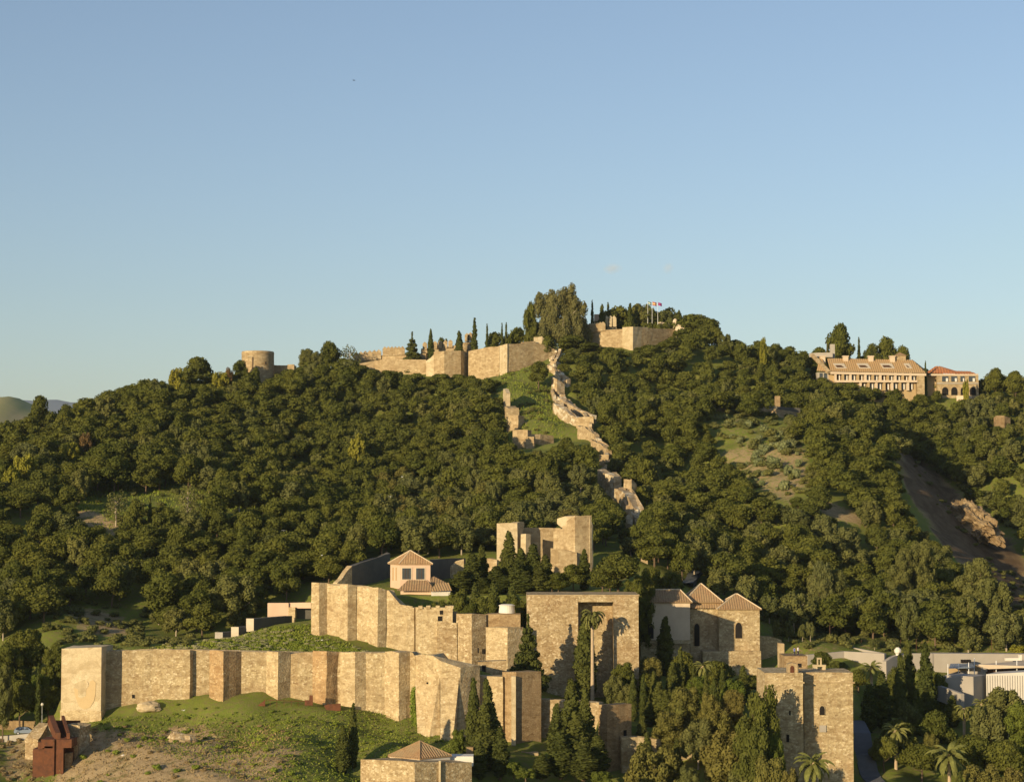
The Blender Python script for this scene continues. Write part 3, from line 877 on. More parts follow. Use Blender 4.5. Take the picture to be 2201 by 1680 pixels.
t = thing('lower_curtain_wall', 'low pale rubble wall with an arched doorway half hidden by trees', 'wall', A(c3, 1100, 1500, 368))
wall_strip([W(c3,945,1368,1600,366.5), W(c3,1060,1366,1600,367), W(c3,1180,1380,1620,367.5), W(c3,1350,1388,1650,368), W(c3,1430,1395,1660,368.5)], 2, .1, 75, sub=3).build('wall', M['rubble'], t)
panel(c3, 957, 1463, 990, 1540, 366.45, .14, .3).build('doorway', M['brick'], t)
wall_strip([W(c3,1430,1310,1480,376), W(c3,1560,1300,1500,377)], 2, .5, 76, sub=5).build('ruined_end', M['pink'], t)
wall_strip([W(c3,1520,1600,1700,362), W(c3,1600,1600,1700,362)], 2, .3, 77, sub=3).build('ruined_pier', M['castle'], t)

# ------------------------------------------------------------------ palace pavilions with tiled roofs
def wpt(k, x, y, Y): return A(k, x, y, Y)
t = thing('palace_with_hip_roofs', 'stone palace under brown hip roofs with arched windows, right of the big recessed tower', 'building', A(kC, 1300, 900, 436))
Yp = 438
# right sunlit block
a = wpt(kC,1345,400,Yp); b = wpt(kC,1905,950,Yp)
MBk = MB(); prism(MBk, [(a.x,Yp),(b.x,Yp),(b.x+.3,Yp+9),(a.x,Yp+9)], a.z, a.z-17, 1.4, 0, .05, 81); MBk.build('wall', M['rubble'], t)
hip_roof(t, a.x, b.x, Yp, Yp+9, a.z, wpt(kC,1540,200,Yp+4.5).z, .5, 'tile', .45)
f = panel(kC, 1560, 572, 1672, 800, Yp-.02, .12, .35).build('window', M['ochre'], t)
panel(kC, 1570, 580, 1664, 796, Yp-.02, .17, .35).build('window_opening', M['dark'], f); 
# middle higher block
Ym = 441
a = wpt(kC,955,400,Ym); b = wpt(kC,1350,900,Ym)
prism(MB(), [(a.x,Ym),(b.x+2,Ym),(b.x+2,Ym+10),(a.x,Ym+10)], a.z, a.z-20, 1.4, 0, .05, 82).build('wall', M['rubble'], t)
a2 = wpt(kC,860,230,Ym+1); b2 = wpt(kC,1400,300,Ym+1)
prism(MB(), [(a.x+.3,Ym+.3),(b.x-.3,Ym+.3),(b.x-.3,Ym+10),(a.x+.3,Ym+10)], wpt(kC,1000,310,Ym).z, a.z-.05, 3, 0, .02, 83).build('upper_wall', M['brick'], t)
hip_roof(t, wpt(kC,900,300,Ym).x, wpt(kC,1375,300,Ym).x, Ym+.4, Ym+10, wpt(kC,1000,305,Ym).z, wpt(kC,1110,60,Ym+5).z, .2, 'tile', .6)
mb = MB(); slope_tiles(mb, wpt(kC,930,390,Ym-.8), wpt(kC,1400,390,Ym-.8), wpt(kC,1380,318,Ym+.5), wpt(kC,950,318,Ym+.5)); mb.build('lean_to_roof', M['tile'], t)
f = panel(kC, 1000, 580, 1095, 900, Ym-.02, .1, .2).build('window', M['brick'], t)
panel(kC, 1012, 595, 1085, 900, Ym-.02, .15, .2).build('window_opening', M['dark'], f)
# left plaster block
Yl = 438.6
a = wpt(kC,400,305,Yl); b = wpt(kC,958,850,Yl)
prism(MB(), [(a.x,Yl),(b.x,Yl),(b.x,Yl+9),(a.x,Yl+9)], a.z, b.z, 1.6, 0, .03, 84).build('plaster_wall', M['grey_wall'] if False else M['cream'], t)
prism(MB(), [(a.x-2,Yl+.8),(b.x-.1,Yl+.3),(b.x-.1,Yl+9),(a.x-2,Yl+9)], b.z-.02, b.z-16, 1.6, 0, .05, 85).build('base_wall', M['rubble'], t)
prism(MB(), [(a.x+.1,Yl-.25),(b.x+.15,Yl-.25),(b.x+.15,Yl-.02),(a.x+.1,Yl-.02)], b.z+.5, b.z-.3, 3, 0, 0, 86).build('ledge', M['rubble'], t)
hip_roof(t, wpt(kC,350,300,Yl).x, b.x, Yl, Yl+9, a.z, wpt(kC,520,140,Yl+4.5).z, 6.5, 'tile', .5)
for x0, x1 in ((280,330),(385,460)):
    f = panel(kC, x0, 590, x1, 800, Yl-.02 if x0 > 380 else Yl+.75, .1, .3).build('window', M['dark'], t)
wallr = wall_strip([W(kC,1905,760,1330,445), W(kC,2060,770,1330,446), W(kC,2201,820,1330,447)], 2, .1, 87, sub=3)
t = thing('terrace_wall', 'shaded rubble terrace wall running right from the stone palace', 'wall', A(kC, 2000, 1300, 434))
wallr.build('wall', M['rubble'], t)
a = A(kC, 1900, 945, Yp)
t3 = thing('palace_retaining_wall', 'high shaded retaining wall of dark coursed stone below the palace', 'wall', A(kC, 1700, 1300, 428))
prism(MB(), [(A(kC,1130,900,435.5).x,435.5),(a.x+.2,436.8),(a.x+.2,439.5),(A(kC,1130,900,435.5).x,440)], A(kC,1600,955,436.6).z-.2, A(kC,1600,1450,436.6).z, 1.4, .1, .05, 88).build('wall', M['rubble'], t3)

# ------------------------------------------------------------------ pink pavilion
Yk = 436
t = thing('pink_pavilion', 'small pink rendered tower pavilion with a pyramid tiled roof and two square windows', 'building', A(c2, 970, 350, Yk))
a = A(c2, 905, 170, Yk); b = A(c2, 1113, 345, Yk); l = A(c2, 837, 172, Yk+4.2)
zt, zb = a.z, b.z-4
bk = (b.x+l.x-a.x, b.y+l.y-a.y)
mb = MB(); ringp = [(l.x,l.y),(a.x,a.y),(b.x,b.y),bk]
prism(mb, ringp, zt, zb, 4, 0, 0, 0, 1); mb.build('wall', M['pink'], t)
cxy = ((ringp[0][0]+ringp[2][0])/2, (ringp[0][1]+ringp[2][1])/2)
er = [Vector((cxy[0]+(p[0]-cxy[0])*1.13, cxy[1]+(p[1]-cxy[1])*1.13, zt)) for p in ringp]
ap = Vector((cxy[0], cxy[1], A(c2, 975, 78, Yk+4).z))
mb = MB()
for i in range(4): slope_tiles(mb, er[i], er[(i+1) % 4], ap, ap)
mb.add([v-Vector((0,0,.2)) for v in er]+er, [(3,2,1,0)]+[(i,(i+1)%4,4+(i+1)%4,4+i) for i in range(4)])
ro = mb.build('roof', M['tile'], t)
r = MB()
for v in er: r.tube([v+Vector((0,0,.05)), ap+Vector((0,0,.1))], [.14,.14], 5)
r = r.build('ridge_tiles', M['ridge'], t); r.parent = ro
for x0, x1 in ((912,986),(1008,1080)):
    w = panel(c2, x0, 193, x1, 284, Yk-.01, .08).build('window', M['cream'], t)
    panel(c2, x0+7, 200, x1-7, 277, Yk-.01, .12).build('pane', M['glass'], w)
    q = MB()
    for u in (.33, .66):
        p0 = A(c2, x0+7+(x1-x0-14)*u, 200, Yk-.16); p1 = A(c2, x0+7, 277, Yk-.16)
        q.box(p0.x-.05, p0.x+.05, Yk-.2, Yk-.12, p1.z, p0.z)
    q.build('mullion', M['wood'], w)
for u in (.28, .6):
    x = l.x+(a.x-l.x)*u; y = l.y+(a.y-l.y)*u
    d = Vector((a.x-l.x, a.y-l.y)).normalized(); nn = Vector((d.y, -d.x))
    z1 = A(c2,860,195,Yk+2).z; z0 = A(c2,860,285,Yk+2).z
    mb = MB(); mb.obox((x+nn.x*.02, y+nn.y*.02), (d.x,d.y), (nn.x,nn.y), .28, .05, z0, z1); mb.build('blind_arch', M['ochre'], t)
t = thing('pavilion_annex', 'low pink and white house with brown roofs below the pink pavilion', 'building', A(c2, 1050, 440, 430))
a = A(c2, 905, 360, 428); b = A(c2, 1120, 445, 428)
prism(MB(), [(a.x,429),(b.x,428),(b.x+.5,434),(a.x,435)], a.z, b.z-4, 4, 0, 0, 0, 1).build('wall', M['pink'], t)
mb = MB()
A_, B_, C_, D_ = A(c2,880,356,427), A(c2,1160,362,427), A(c2,1085,280,431), A(c2,960,284,431)
slope_tiles(mb, A_, B_, C_, D_); slope_tiles(mb, B_, A(c2,1170,345,434), C_, C_); mb.build('roof', M['tile'], t)
a = A(c2, 1120, 362, 425); b = A(c2, 1250, 450, 425)
prism(MB(), [(a.x,425),(b.x,426),(b.x,433),(a.x,432)], a.z, b.z-4, 4, 0, 0, 0, 1).build('white_wall', M['white'], t)
mb = MB(); slope_tiles(mb, A(c2,1110,362,424.3), A(c2,1262,356,425.3), A(c2,1262,280,430), A(c2,1150,318,429)); mb.build('roof', M['tile_tan'], t)
mb = MB(); slope_tiles(mb, A(c2,1110,310,432), A(c2,1240,310,432), A(c2,1140,258,436), A(c2,1125,258,436)); mb.build('upper_roof', M['tile'], t)
t = thing('shaded_rampart', 'long dark rampart wall in shade behind the pink pavilion, its left shoulder sunlit', 'wall', A(c2, 700, 330, 446))
e1 = A(c2,562,186,440); e2 = A(c2,835,140,454)
zlow = A(c2,560,340,440).z-2
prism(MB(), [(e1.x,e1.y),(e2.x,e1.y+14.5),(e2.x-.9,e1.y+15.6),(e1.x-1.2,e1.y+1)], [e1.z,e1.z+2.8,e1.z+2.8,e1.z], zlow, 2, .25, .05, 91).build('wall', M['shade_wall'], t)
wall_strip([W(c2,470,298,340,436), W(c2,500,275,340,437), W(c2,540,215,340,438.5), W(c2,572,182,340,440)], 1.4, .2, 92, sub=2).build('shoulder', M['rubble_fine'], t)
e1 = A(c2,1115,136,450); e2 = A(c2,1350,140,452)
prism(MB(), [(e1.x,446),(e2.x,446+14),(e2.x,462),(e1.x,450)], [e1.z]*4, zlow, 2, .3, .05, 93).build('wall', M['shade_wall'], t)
wall_strip([W(c2,1250,190,260,450), W(c2,1290,150,300,449), W(c2,1345,135,300,449)], 1.2, .3, 94).build('ruined_end', M['rubble'], t)

# ------------------------------------------------------------------ ruined keep
Yt = 466
t = thing('ruined_keep', 'ruined pale keep with a broken tower on each side above the cypresses', 'ruin', A(kA, 800, 900, Yt))
wall_strip([W(kA,160,325,1000,Yt), W(kA,300,318,1000,Yt-.5), W(kA,440,325,900,Yt-.8)], 4.5, .3, 101, sub=1).build('left_tower', M['plaster'], t)
wall_strip([W(kA,435,315,900,Yt-.6), W(kA,528,305,380,Yt+2.2), W(kA,535,330,380,Yt+2.5)], 2.0, .3, 102).build('broken_corner', M['rubble_fine'], t)
wall_strip([W(kA,430,360,900,Yt-.6), W(kA,470,420,900,Yt+.3)], 3.0, .3, 103).build('broken_corner', M['ochre'], t)
wall_strip([W(kA,485,478,900,Yt-1), W(kA,555,470,900,Yt-1.8), W(kA,620,480,900,Yt-.8)], 2.2, .15, 104).build('pier', M['plaster'], t)
wall_strip([W(kA,525,390,900,Yt+6), W(kA,960,395,900,Yt+7), W(kA,1030,395,900,Yt+6)], 1.5, .1, 105).build('back_wall', M['castle'], t)
wall_strip([W(kA,930,440,820,Yt+1), W(kA,1060,400,820,Yt-.2), W(kA,1130,390,820,Yt-.6)], 3.0, .2, 106).build('inner_face', M['castle'], t)
wall_strip([W(kA,980,262,340,Yt+3.5), W(kA,1080,228,420,Yt+2.2), W(kA,1200,222,500,Yt+1)], 2.6, .2, 107).build('upper_ruin', M['plaster'], t)
tower3(W(kA,1110,300,830,Yt-1.2), W(kA,1225,222,860,Yt-2.2), W(kA,1448,225,900,Yt-.6), .15, 108, .05, 0, sub=3).build('right_tower', M['castle'], t)
wall_strip([W(kA,1425,240,900,Yt-.9), W(kA,1468,360,910,Yt-.2)], 3.5, .2, 110, sub=1).build('tower_edge', M['plaster'], t)
wall_strip([W(kA,890,670,1000,Yt-2.5), W(kA,1000,680,1000,Yt-3), W(kA,1250,720,1000,Yt-3)], 2.0, .2, 109, sub=1).build('lower_wall', M['castle'], t)
t = thing('low_ruined_wall', 'low broken wall stub left of the keep among the cypresses', 'ruin', A(kA, 100, 900, 460))
wall_strip([W(kA,0,810,980,462), W(kA,60,800,980,461), W(kA,160,830,1000,460)], 1.2, .4, 111, sub=1).build('wall', M['castle'], t)
t = thing('wall_fragment', 'isolated sunlit wall fragment among dark trees behind the palace', 'ruin', A(kE, 980, 1650, 480))
wall_strip([W(kE,940,1515,1700,480), W(kE,1020,1530,1700,480)], 1.5, .5, 112, sub=2).build('wall', M['ramp_wall'], t)
# ------------------------------------------------------------------ entrance tower on the right
Yr = 347
t = thing('rubble_gate_tower', 'big square rubble tower in the lower right with tree shadows on its front and a niche chimney on top', 'tower', A(kH, 900, 1700, Yr))
t['label'] = 'big rubble tower at lower right with a small niche chimney and belfry on its roof'
def blkH(x0, x1, yt, yb, Y0, Y1, mat, name, seed, jag=.1, rough=.06, par=None):
    a = A(kH, x0, yt, Y0); b = A(kH, x1, yb, Y0)
    return prism(MB(), [(a.x,Y0),(b.x,Y0),(b.x,Y1),(a.x,Y1)], a.z, b.z, 1.3, jag, rough, seed).build(name, M[mat], par or t)
blkH(272, 712, 442, 1900, Yr, Yr+12, 'rubble', 'left_block', 121)
blkH(708, 1281, 435, 2100, Yr+3.1, Yr+12, 'rubble', 'right_block', 122)
a = A(kH, 268, 545, Yr); b = A(kH, 716, 562, Yr)
MB().box(a.x, b.x, Yr-.14, Yr+3, b.z, a.z).build('string_course', M['castle'], t)
a = A(kH, 716, 545, Yr+3); b = A(kH, 1286, 562, Yr+3)
MB().box(a.x, b.x, Yr+2.95, Yr+6, b.z, a.z).build('string_course', M['castle'], t)
f = panel(kH, 880, 805, 952, 922, Yr+3.06, .08, .4).build('arched_window', M['castle'], t)
panel(kH, 887, 815, 946, 918, Yr+3.06, .12, .4).build('window_opening', M['dark'], f)
panel(kH, 543, 870, 562, 920, Yr-.04, .1).build('slit_window', M['dark'], t)
panel(kH, 512, 1140, 545, 1225, Yr-.04, .12).build('doorway', M['dark'], t)
panel(kH, 885, 1035, 962, 1112, Yr+3.04, .12).build('plaque', M['grey_wall'], t)
# niche chimney on the roof
t = thing('niche_chimney', 'small gabled chimney with an arched niche on the roof of the lower right tower', 'chimney', A(kH, 590, 460, Yr+1))
a = A(kH, 525, 345, Yr+1); b = A(kH, 640, 470, Yr+1); p = A(kH, 575, 328, Yr+1)
mb = MB(); n5 = [(a.x,b.z),(b.x,b.z),(b.x,a.z),(p.x,p.z),(a.x,a.z)]
mb.add([(x, Yr+.8, z) for x, z in n5]+[(x, Yr+2.6, z) for x, z in n5], [(0,1,2,3,4),(9,8,7,6,5)]+[(i,(i+1)%5,5+(i+1)%5,5+i) for i in range(5)])
mb.build('body', M['castle'], t)
panel(kH, 555, 360, 600, 465, Yr+.78, .08, .3).build('niche', M['rust_dark'], t)
q = A(kH, 650, 360, Yr+1); MB().box(b.x-.1, q.x, Yr+1, Yr+2.4, b.z, q.z).build('side_pier', M['plaster'], t)
t = thing('belfry', 'small pale belfry gable with a round arch on the roof of the lower right tower', 'belfry', A(kH, 888, 430, Yr+8))
Yb = Yr+9
a = A(kH, 818, 362, Yb); b = A(kH, 958, 440, Yb)
mb = MB(); mb.box(a.x, A(kH,860,0,Yb).x, Yb, Yb+.9, b.z-1, a.z); mb.box(A(kH,918,0,Yb).x, b.x, Yb, Yb+.9, b.z-1, a.z)
mb.build('piers', M['plaster'], t)
MB().box(a.x-.05, b.x+.05, Yb-.04, Yb+.94, A(kH,0,374,Yb).z, A(kH,0,352,Yb).z).build('lintel', M['plaster'], t)
x0, x1, x2, x3 = [A(kH, x, 0, Yb).x for x in (860, 870, 888, 900)]
z0 = A(kH,0,352,Yb).z
MB().box(x0,x1,Yb,Yb+.7,z0,z0+1.0).box(x3-.1,x3+.15,Yb,Yb+.7,z0,z0+1.0).box(x0,x3+.15,Yb,Yb+.7,z0+1.0,z0+1.3).build('bell_arch', M['plaster'], t)
# block with two visitors behind
t = thing('terrace_block', 'square brick terrace block behind the niche chimney, two people standing on it', 'building', A(kH, 620, 420, 366))
a = A(kH, 490, 252, 366); b = A(kH, 752, 500, 366)
prism(MB(), [(a.x,366),(b.x,366),(b.x,373),(a.x,373)], a.z, b.z-10, 1.4, .03, .03, 131).build('wall', M['brick'], t)
panel(kH, 640, 335, 680, 380, 365.95, .08).build('opening', M['dark'], t)
t = thing('ruin_stub', 'small sunlit masonry stub on the dark terrace above the lower right tower', 'ruin', A(kH, 455, 180, 400))
wall_strip([W(kH,420,105,190,400), W(kH,488,105,190,400)], 1.5, .2, 132, sub=4).build('stub', M['castle'], t)

# ------------------------------------------------------------------ people
M['skin'] = plain('skin', (.45,.27,.18)); M['hair'] = plain('dark_hair', (.03,.02,.015))
M['cloth_white'] = plain('white_shirt', (.75,.72,.70)); M['cloth_blue'] = plain('blue_shirt', (.10,.16,.42)); M['trousers'] = plain('dark_trousers', (.04,.04,.06))
def person(loc, H, shirt, label, rz=0.0, armout=0.0):
    """one continuous skinned body with hair and clothes as parts"""
    s = H/1.75
    V = lambda x, y, z: (x*s, y*s, z*s)
    J = {'pel':V(0,0,.95),'sp':V(0,0,1.15),'ch':V(0,.01,1.36),'nk':V(0,0,1.5),'hd':V(0,-.02,1.6),'tp':V(0,-.01,1.72),
         'hl':V(.1,0,.9),'kl':V(.11,-.02,.5),'al':V(.11,.02,.08),'tl':V(.12,-.14,.03),
         'hr':V(-.1,0,.9),'kr':V(-.11,-.03,.5),'ar':V(-.12,.02,.08),'tr':V(-.13,-.14,.03),
         'sl':V(.19,0,1.42),'el':V(.24+armout,-.02,1.14),'wl':V(.2+armout,-.16,.95),'gl':V(.19+armout,-.2,.86),
         'sr':V(-.19,0,1.42),'er':V(-.24,.0,1.14),'wr':V(-.22,-.1,.92),'gr':V(-.21,-.12,.83)}
    RD = {'pel':.15,'sp':.13,'ch':.16,'nk':.06,'hd':.1,'tp':.07,'hl':.1,'kl':.065,'al':.045,'tl':.04,'hr':.1,'kr':.065,'ar':.045,'tr':.04,
          'sl':.06,'el':.045,'wl':.032,'gl':.035,'sr':.06,'er':.045,'wr':.032,'gr':.035}
    E = [('pel','sp'),('sp','ch'),('ch','nk'),('nk','hd'),('hd','tp'),('pel','hl'),('hl','kl'),('kl','al'),('al','tl'),('pel','hr'),('hr','kr'),('kr','ar'),('ar','tr'),
         ('ch','sl'),('sl','el'),('el','wl'),('wl','gl'),('ch','sr'),('sr','er'),('er','wr'),('wr','gr')]
    ks = list(J); me = bpy.data.meshes.new('body')
    me.from_pydata([J[k] for k in ks], [(ks.index(a), ks.index(b)) for a, b in E], [])
    o = bpy.data.objects.new('person', me); COL.objects.link(o); me.materials.append(M['skin'])
    md = o.modifiers.new('skin', 'SKIN'); 
    for i, k in enumerate(ks): me.skin_vertices[0].data[i].radius = (RD[k]*s, RD[k]*s)
    me.skin_vertices[0].data[0].use_root = True
    o.modifiers.new('sub', 'SUBSURF').levels = 1
    o.location = loc; o.rotation_euler = (0, 0, rz); tag(o, label, 'person')
    def lz(name, prof, c, m, sy=.72):
        mb = MB(); mb.lathe((0,0), [(r*s, z*s) for r, z in prof], 12)
        mb.v = [(v[0]+c[0]*s, v[1]*sy+c[1]*s, v[2]) for v in mb.v]
        me = bpy.data.meshes.new(name); me.from_pydata(mb.v, [], mb.f); me.materials.append(m)
        q = bpy.data.objects.new(name, me); COL.objects.link(q); q.parent = o
    lz('shirt', [(.19,.92),(.18,1.1),(.22,1.38),(.16,1.47),(.07,1.5)], (0,0), M[shirt])
    lz('trouser_leg', [(.07,.1),(.085,.5),(.12,.93)], (.1,0), M['trousers'], 1); lz('trouser_leg', [(.07,.1),(.085,.5),(.12,.93)], (-.1,0), M['trousers'], 1)
    lz('hair', [(.07,1.6),(.115,1.66),(.11,1.74),(.05,1.79)], (0,.02), M['hair'], 1)
    return o
g = A(kH, 650, 252, 367); person((g.x, 367.6, g.z), 1.8, 'cloth_white', 'person in a white shirt standing on the brick terrace block', .4, .15)
g = A(kH, 608, 252, 367); person((g.x, 367.4, g.z), 1.65, 'cloth_blue', 'person in a blue shirt standing left of the one in white', -.3)

# ------------------------------------------------------------------ hut with pyramid roof, bottom centre
Yh = 336
t = thing('bastion_with_pyramid_roof', 'low rubble bastion with a white parapet and pyramid tiled roof at the bottom edge', 'building', A(c2, 1000, 1750, Yh))
tower3(W(c2,630,1520,1900,339), W(c2,1005,1536,1900,333.5), W(c2,1400,1540,1900,339.5), .12, 141, .06, 0, back=(A(c2,1010,1500,344).x, 346), sub=1).build('rubble_wall', M['rubble_coarse'], t)
a = A(c2, 1172, 1530, 336.2)
MB().box(a.x, a.x+.35, 335.7, 337, a.z-6, a.z).build('quoin', M['plaster'], t)
l_, c_, r_ = A(c2,832,1500,342), A(c2,1040,1506,338.5), A(c2,1250,1502,342.5)
k_ = Vector((l_.x+r_.x-c_.x, l_.y+r_.y-c_.y, l_.z))
zt = l_.z
prism(MB(), [(l_.x,l_.y),(c_.x,c_.y),(r_.x,r_.y),(k_.x,k_.y)], zt, zt-2.5, 5, 0, 0, 0, 1).build('parapet', M['white'], t)
er = [Vector((v.x, v.y, zt+.05)) for v in (l_, c_, r_, k_)]
cx_, cy_ = sum(v.x for v in er)/4, sum(v.y for v in er)/4
er = [Vector((cx_+(v.x-cx_)*1.06, cy_+(v.y-cy_)*1.06, v.z)) for v in er]
ap = Vector((cx_, cy_, A(c2,1045,1400,342).z))
mb = MB()
for i in range(4): slope_tiles(mb, er[i], er[(i+1) % 4], ap, ap, .5, .12)
mb.add([v-Vector((0,0,.2)) for v in er]+er, [(3,2,1,0)]+[(i,(i+1)%4,4+(i+1)%4,4+i) for i in range(4)])
ro = mb.build('roof', M['tile'], t)
r = MB()
for v in er: r.tube([v+Vector((0,0,.05)), ap+Vector((0,0,.1))], [.15,.15], 5)
r = r.build('ridge_tiles', M['tile'], t); r.parent = ro
a = A(c2,1250,1505,343.5); b = A(c2,1410,1530,343.5)
MB().box(a.x, b.x, 343.5, 347, b.z-1, a.z+.1).build('white_terrace', M['white'], t)
t = thing('ruined_post', 'small sunlit masonry post behind the pyramid roof', 'ruin', A(c2,1390,1500,352))
wall_strip([W(c2,1362,1438,1520,352), W(c2,1410,1436,1520,352)], 1.2, .2, 142, sub=2).build('post', M['brick'], t)

# ------------------------------------------------------------------ hilltop castle
Yc = 790
t = thing('round_tower', 'round pale stone tower on the skyline at the left end of the hilltop castle', 'tower', A(c6, 330, 700, 800))
c = A(c6, 330, 430, 800); zb = A(c6, 330, 700, 800).z-6
MB().lathe((c.x, 800), [(7.3, zb),(6.9, zb+6),(6.75, c.z-1.2),(6.85, c.z-1.0),(6.7, c.z-.1),(6.5, c.z),(6.2, c.z-.3)], 36).build('tower_body', M['castle'], t, True)
panel(c6, 388, 508, 397, 530, 793.9, .3).build('slit_window', M['dark'], t)
panel(c6, 248, 460, 340, 472, 793.6, .25).build('plaster_patch', M['plaster'], t)
panel(c6, 285, 470, 291, 560, 793.2, .2).build('crack', M['bark'], t)
t = thing('castle_low_wall', 'low wall running right from the round hilltop tower', 'wall', A(c6, 530, 600, 806))
wall_strip([W(c6,452,533,680,808), W(c6,520,535,680,806), W(c6,612,535,680,804)], 2, .2, 151, sub=3).build('wall', M['castle'], t)
wall_strip([W(c6,560,528,680,803), W(c6,612,528,680,803)], 2, .1, 152, sub=3).build('pier', M['castle'], t)

t = thing('hilltop_castle_wall', 'long stone castle wall along the hilltop below the slim cypresses', 'castle', A(c5, 300, 800, 780))
def mer(k, pts, n, w, h, mat, par, thick=1.0):
    """n merlons along the top of pts [(x, y, Y)]"""
    L = [at(*k(x, y), Y) for x, y, Y in pts]
    seg = [(L[i+1]-L[i]).length for i in range(len(L)-1)]; tot = sum(seg)
    for j in range(n):
        s = tot*(j+.5)/n; i = 0
        while s > seg[i] and i < len(seg)-1: s -= seg[i]; i += 1
        p = L[i].lerp(L[i+1], s/seg[i])
        mb = MB(); mb.box(p.x-w/2, p.x+w/2, p.y-.1, p.y+thick, p.z-.3, p.z+h)
        mb.add([(p.x-w/2,p.y-.1,p.z+h),(p.x+w/2,p.y-.1,p.z+h),(p.x+w/2,p.y+thick,p.z+h),(p.x-w/2,p.y+thick,p.z+h),(p.x,p.y+thick/2,p.z+h*1.35)],[(0,1,4),(1,2,4),(2,3,4),(3,0,4)])
        mb.build('merlon', mat, par)
wall_strip([W(c6,1060,505,640,812), W(c6,1160,495,640,811), W(c6,1300,478,640,810), W(c6,1300,455,640,810), W(c6,1470,452,640,806), W(c6,1640,440,640,804)], 2, .1, 161).build('crenellated_wall', M['castle'], t)
mer(c6, [(1080,505,811.5),(1160,493,810.5),(1290,480,809.5)], 6, 2.0, 2.9, M['castle'], t)
mer(c6, [(1305,455,809.5),(1470,452,805.5)], 6, 1.9, 2.7, M['castle'], t)
wall_strip([W(c6,1120,522,640,800), W(c6,1240,500,640,800), W(c6,1340,488,660,798), W(c6,1560,490,690,796), W(c6,1640,492,700,795)], 2.5, .15, 162, sub=5).build('wall', M['castle'], t)
wall_strip([W(c6,1640,500,720,792), W(c6,1680,475,720,791), W(c6,1720,430,760,789)], 3, .2, 163, sub=4).build('wall', M['plaster'], t)
tower3(W(c6,1700,430,760,789), W(c6,1782,424,760,786.5), W(c6,1912,420,760,789), .1, 164, .08, 0, back=(A(c6,1800,420,800).x,800), sub=4).build('corner_tower', M['castle'], t)
a = A(c6,1912,420,789); b = A(c6,1972,428,797)
prism(MB(), [(a.x,789.05),(b.x,797),(b.x-2,801),(a.x-4,799)], a.z-.1, A(c6,1912,760,789).z, 3, .1, .08, 165).build('tower_flank', M['castle'], t)
panel(c6, 1834, 500, 1840, 560, 788, .2).build('slit_window', M['dark'], t)
wall_strip([W(c5,80,634,820,792), W(c5,200,612,840,788), W(c5,240,602,850,787), W(c5,320,596,860,785)], 3, .25, 166, sub=4).build('wall', M['castle'], t)
tower3(W(c5,314,600,850,786), W(c5,383,580,830,779), W(c5,420,582,830,781.5), .1, 167, .06, .2, sub=3).build('wall_tower', M['plaster'], t)
wall_strip([W(c5,383,582,830,779.4), W(c5,500,574,800,783), W(c5,590,566,770,786), W(c5,700,592,740,789), W(c5,790,640,700,791)], 3, .15, 168, sub=4).build('wall', M['castle'], t)
wall_strip([W(c5,590,525,600,790), W(c5,655,520,600,790), W(c5,690,560,620,791)], 2.5, .4, 169).build('turret_ruin', M['plaster'], t)
wall_strip([W(c5,500,562,590,786), W(c5,600,556,590,788)], 1.5, .3, 170).build('parapet', M['castle'], t)
wall_strip([W(c6,1600,405,640,806), W(c6,1700,395,500,806), W(c6,1860,385,500,806), W(c6,1940,355,500,806), W(c6,2000,345,480,807)], 2, .3, 171).build('crenellated_wall', M['castle'], t)
mer(c6, [(1610,412,805.5),(1850,392,805.5)], 6, 1.8, 2.4, M['castle'], t)
mer(c6, [(1945,350,805.5),(2000,338,805.5)], 2, 1.9, 2.6, M['castle'], t)

t = thing('upper_castle_bastion', 'crenellated castle bastion on the hilltop with one brightly lit corner, below the three flags', 'castle', A(c5, 1320, 650, 800))
wall_strip([W(c5,950,492,640,806), W(c5,1060,480,640,803), W(c5,1140,470,650,801), W(c5,1285,462,660,799)], 3, .12, 181, sub=4).build('wall', M['castle'], t)
mer(c5, [(955,492,805.5),(1060,482,802.5),(1140,472,800.5)], 9, 2.0, 2.8, M['castle'], t)
wall_strip([W(c5,1140,440,480,808), W(c5,1185,405,480,808), W(c5,1235,440,480,808)], 2.5, .5, 182).build('turret_ruin', M['plaster'], t)
mer(c5, [(1145,440,807),(1230,440,807)], 3, 1.9, 3.4, M['plaster'], t)
tower3(W(c5,1280,452,690,799), W(c5,1362,446,690,793.5), W(c5,1480,452,640,800.5), .08, 183, .06, .1, sub=3).build('corner_tower', M['plaster'], t)
wall_strip([W(c5,1364,450,680,794.2), W(c5,1480,458,680,800), W(c5,1690,462,640,812), W(c5,1705,462,640,813)], 3, .1, 184, sub=4).build('wall', M['castle'], t)
wall_strip([W(c5,1555,440,470,815), W(c5,1570,428,470,815), W(c5,1655,448,470,815)], 4, .1, 185, sub=2).build('gatehouse', M['cream'], t)
mer(c5, [(1560,430,814.5),(1650,448,814.5)], 4, 1.5, 1.2, M['cream'], t)
b = A(c5, 1692, 415, 816); mb = MB(); mb.lathe((b.x,816), [(1.2,b.z-4),(1.2,b.z),(.9,b.z+1.2),(.3,b.z+1.8)], 10); mb.build('lantern', M['cream'], t)
t = thing('domed_turret', 'small pale domed turret among trees right of the castle bastion', 'tower', A(c5, 1742, 500, 812))
b = A(c5, 1738, 470, 812); MB().lathe((b.x,812), [(2.6,b.z-7),(2.6,b.z),(2.4,b.z+1.2),(1.6,b.z+2.2),(.4,b.z+2.7)], 16).build('dome', M['cream'], t, True)
wall_strip([W(c5,1765,480,540,811), W(c5,1785,480,540,811)], 1.5, .1, 186).build('pier', M['plaster'], t)
t = thing('slim_chimney', 'slim pale chimney standing among the trees right of the domed turret', 'chimney', A(c5, 1872, 540, 806))
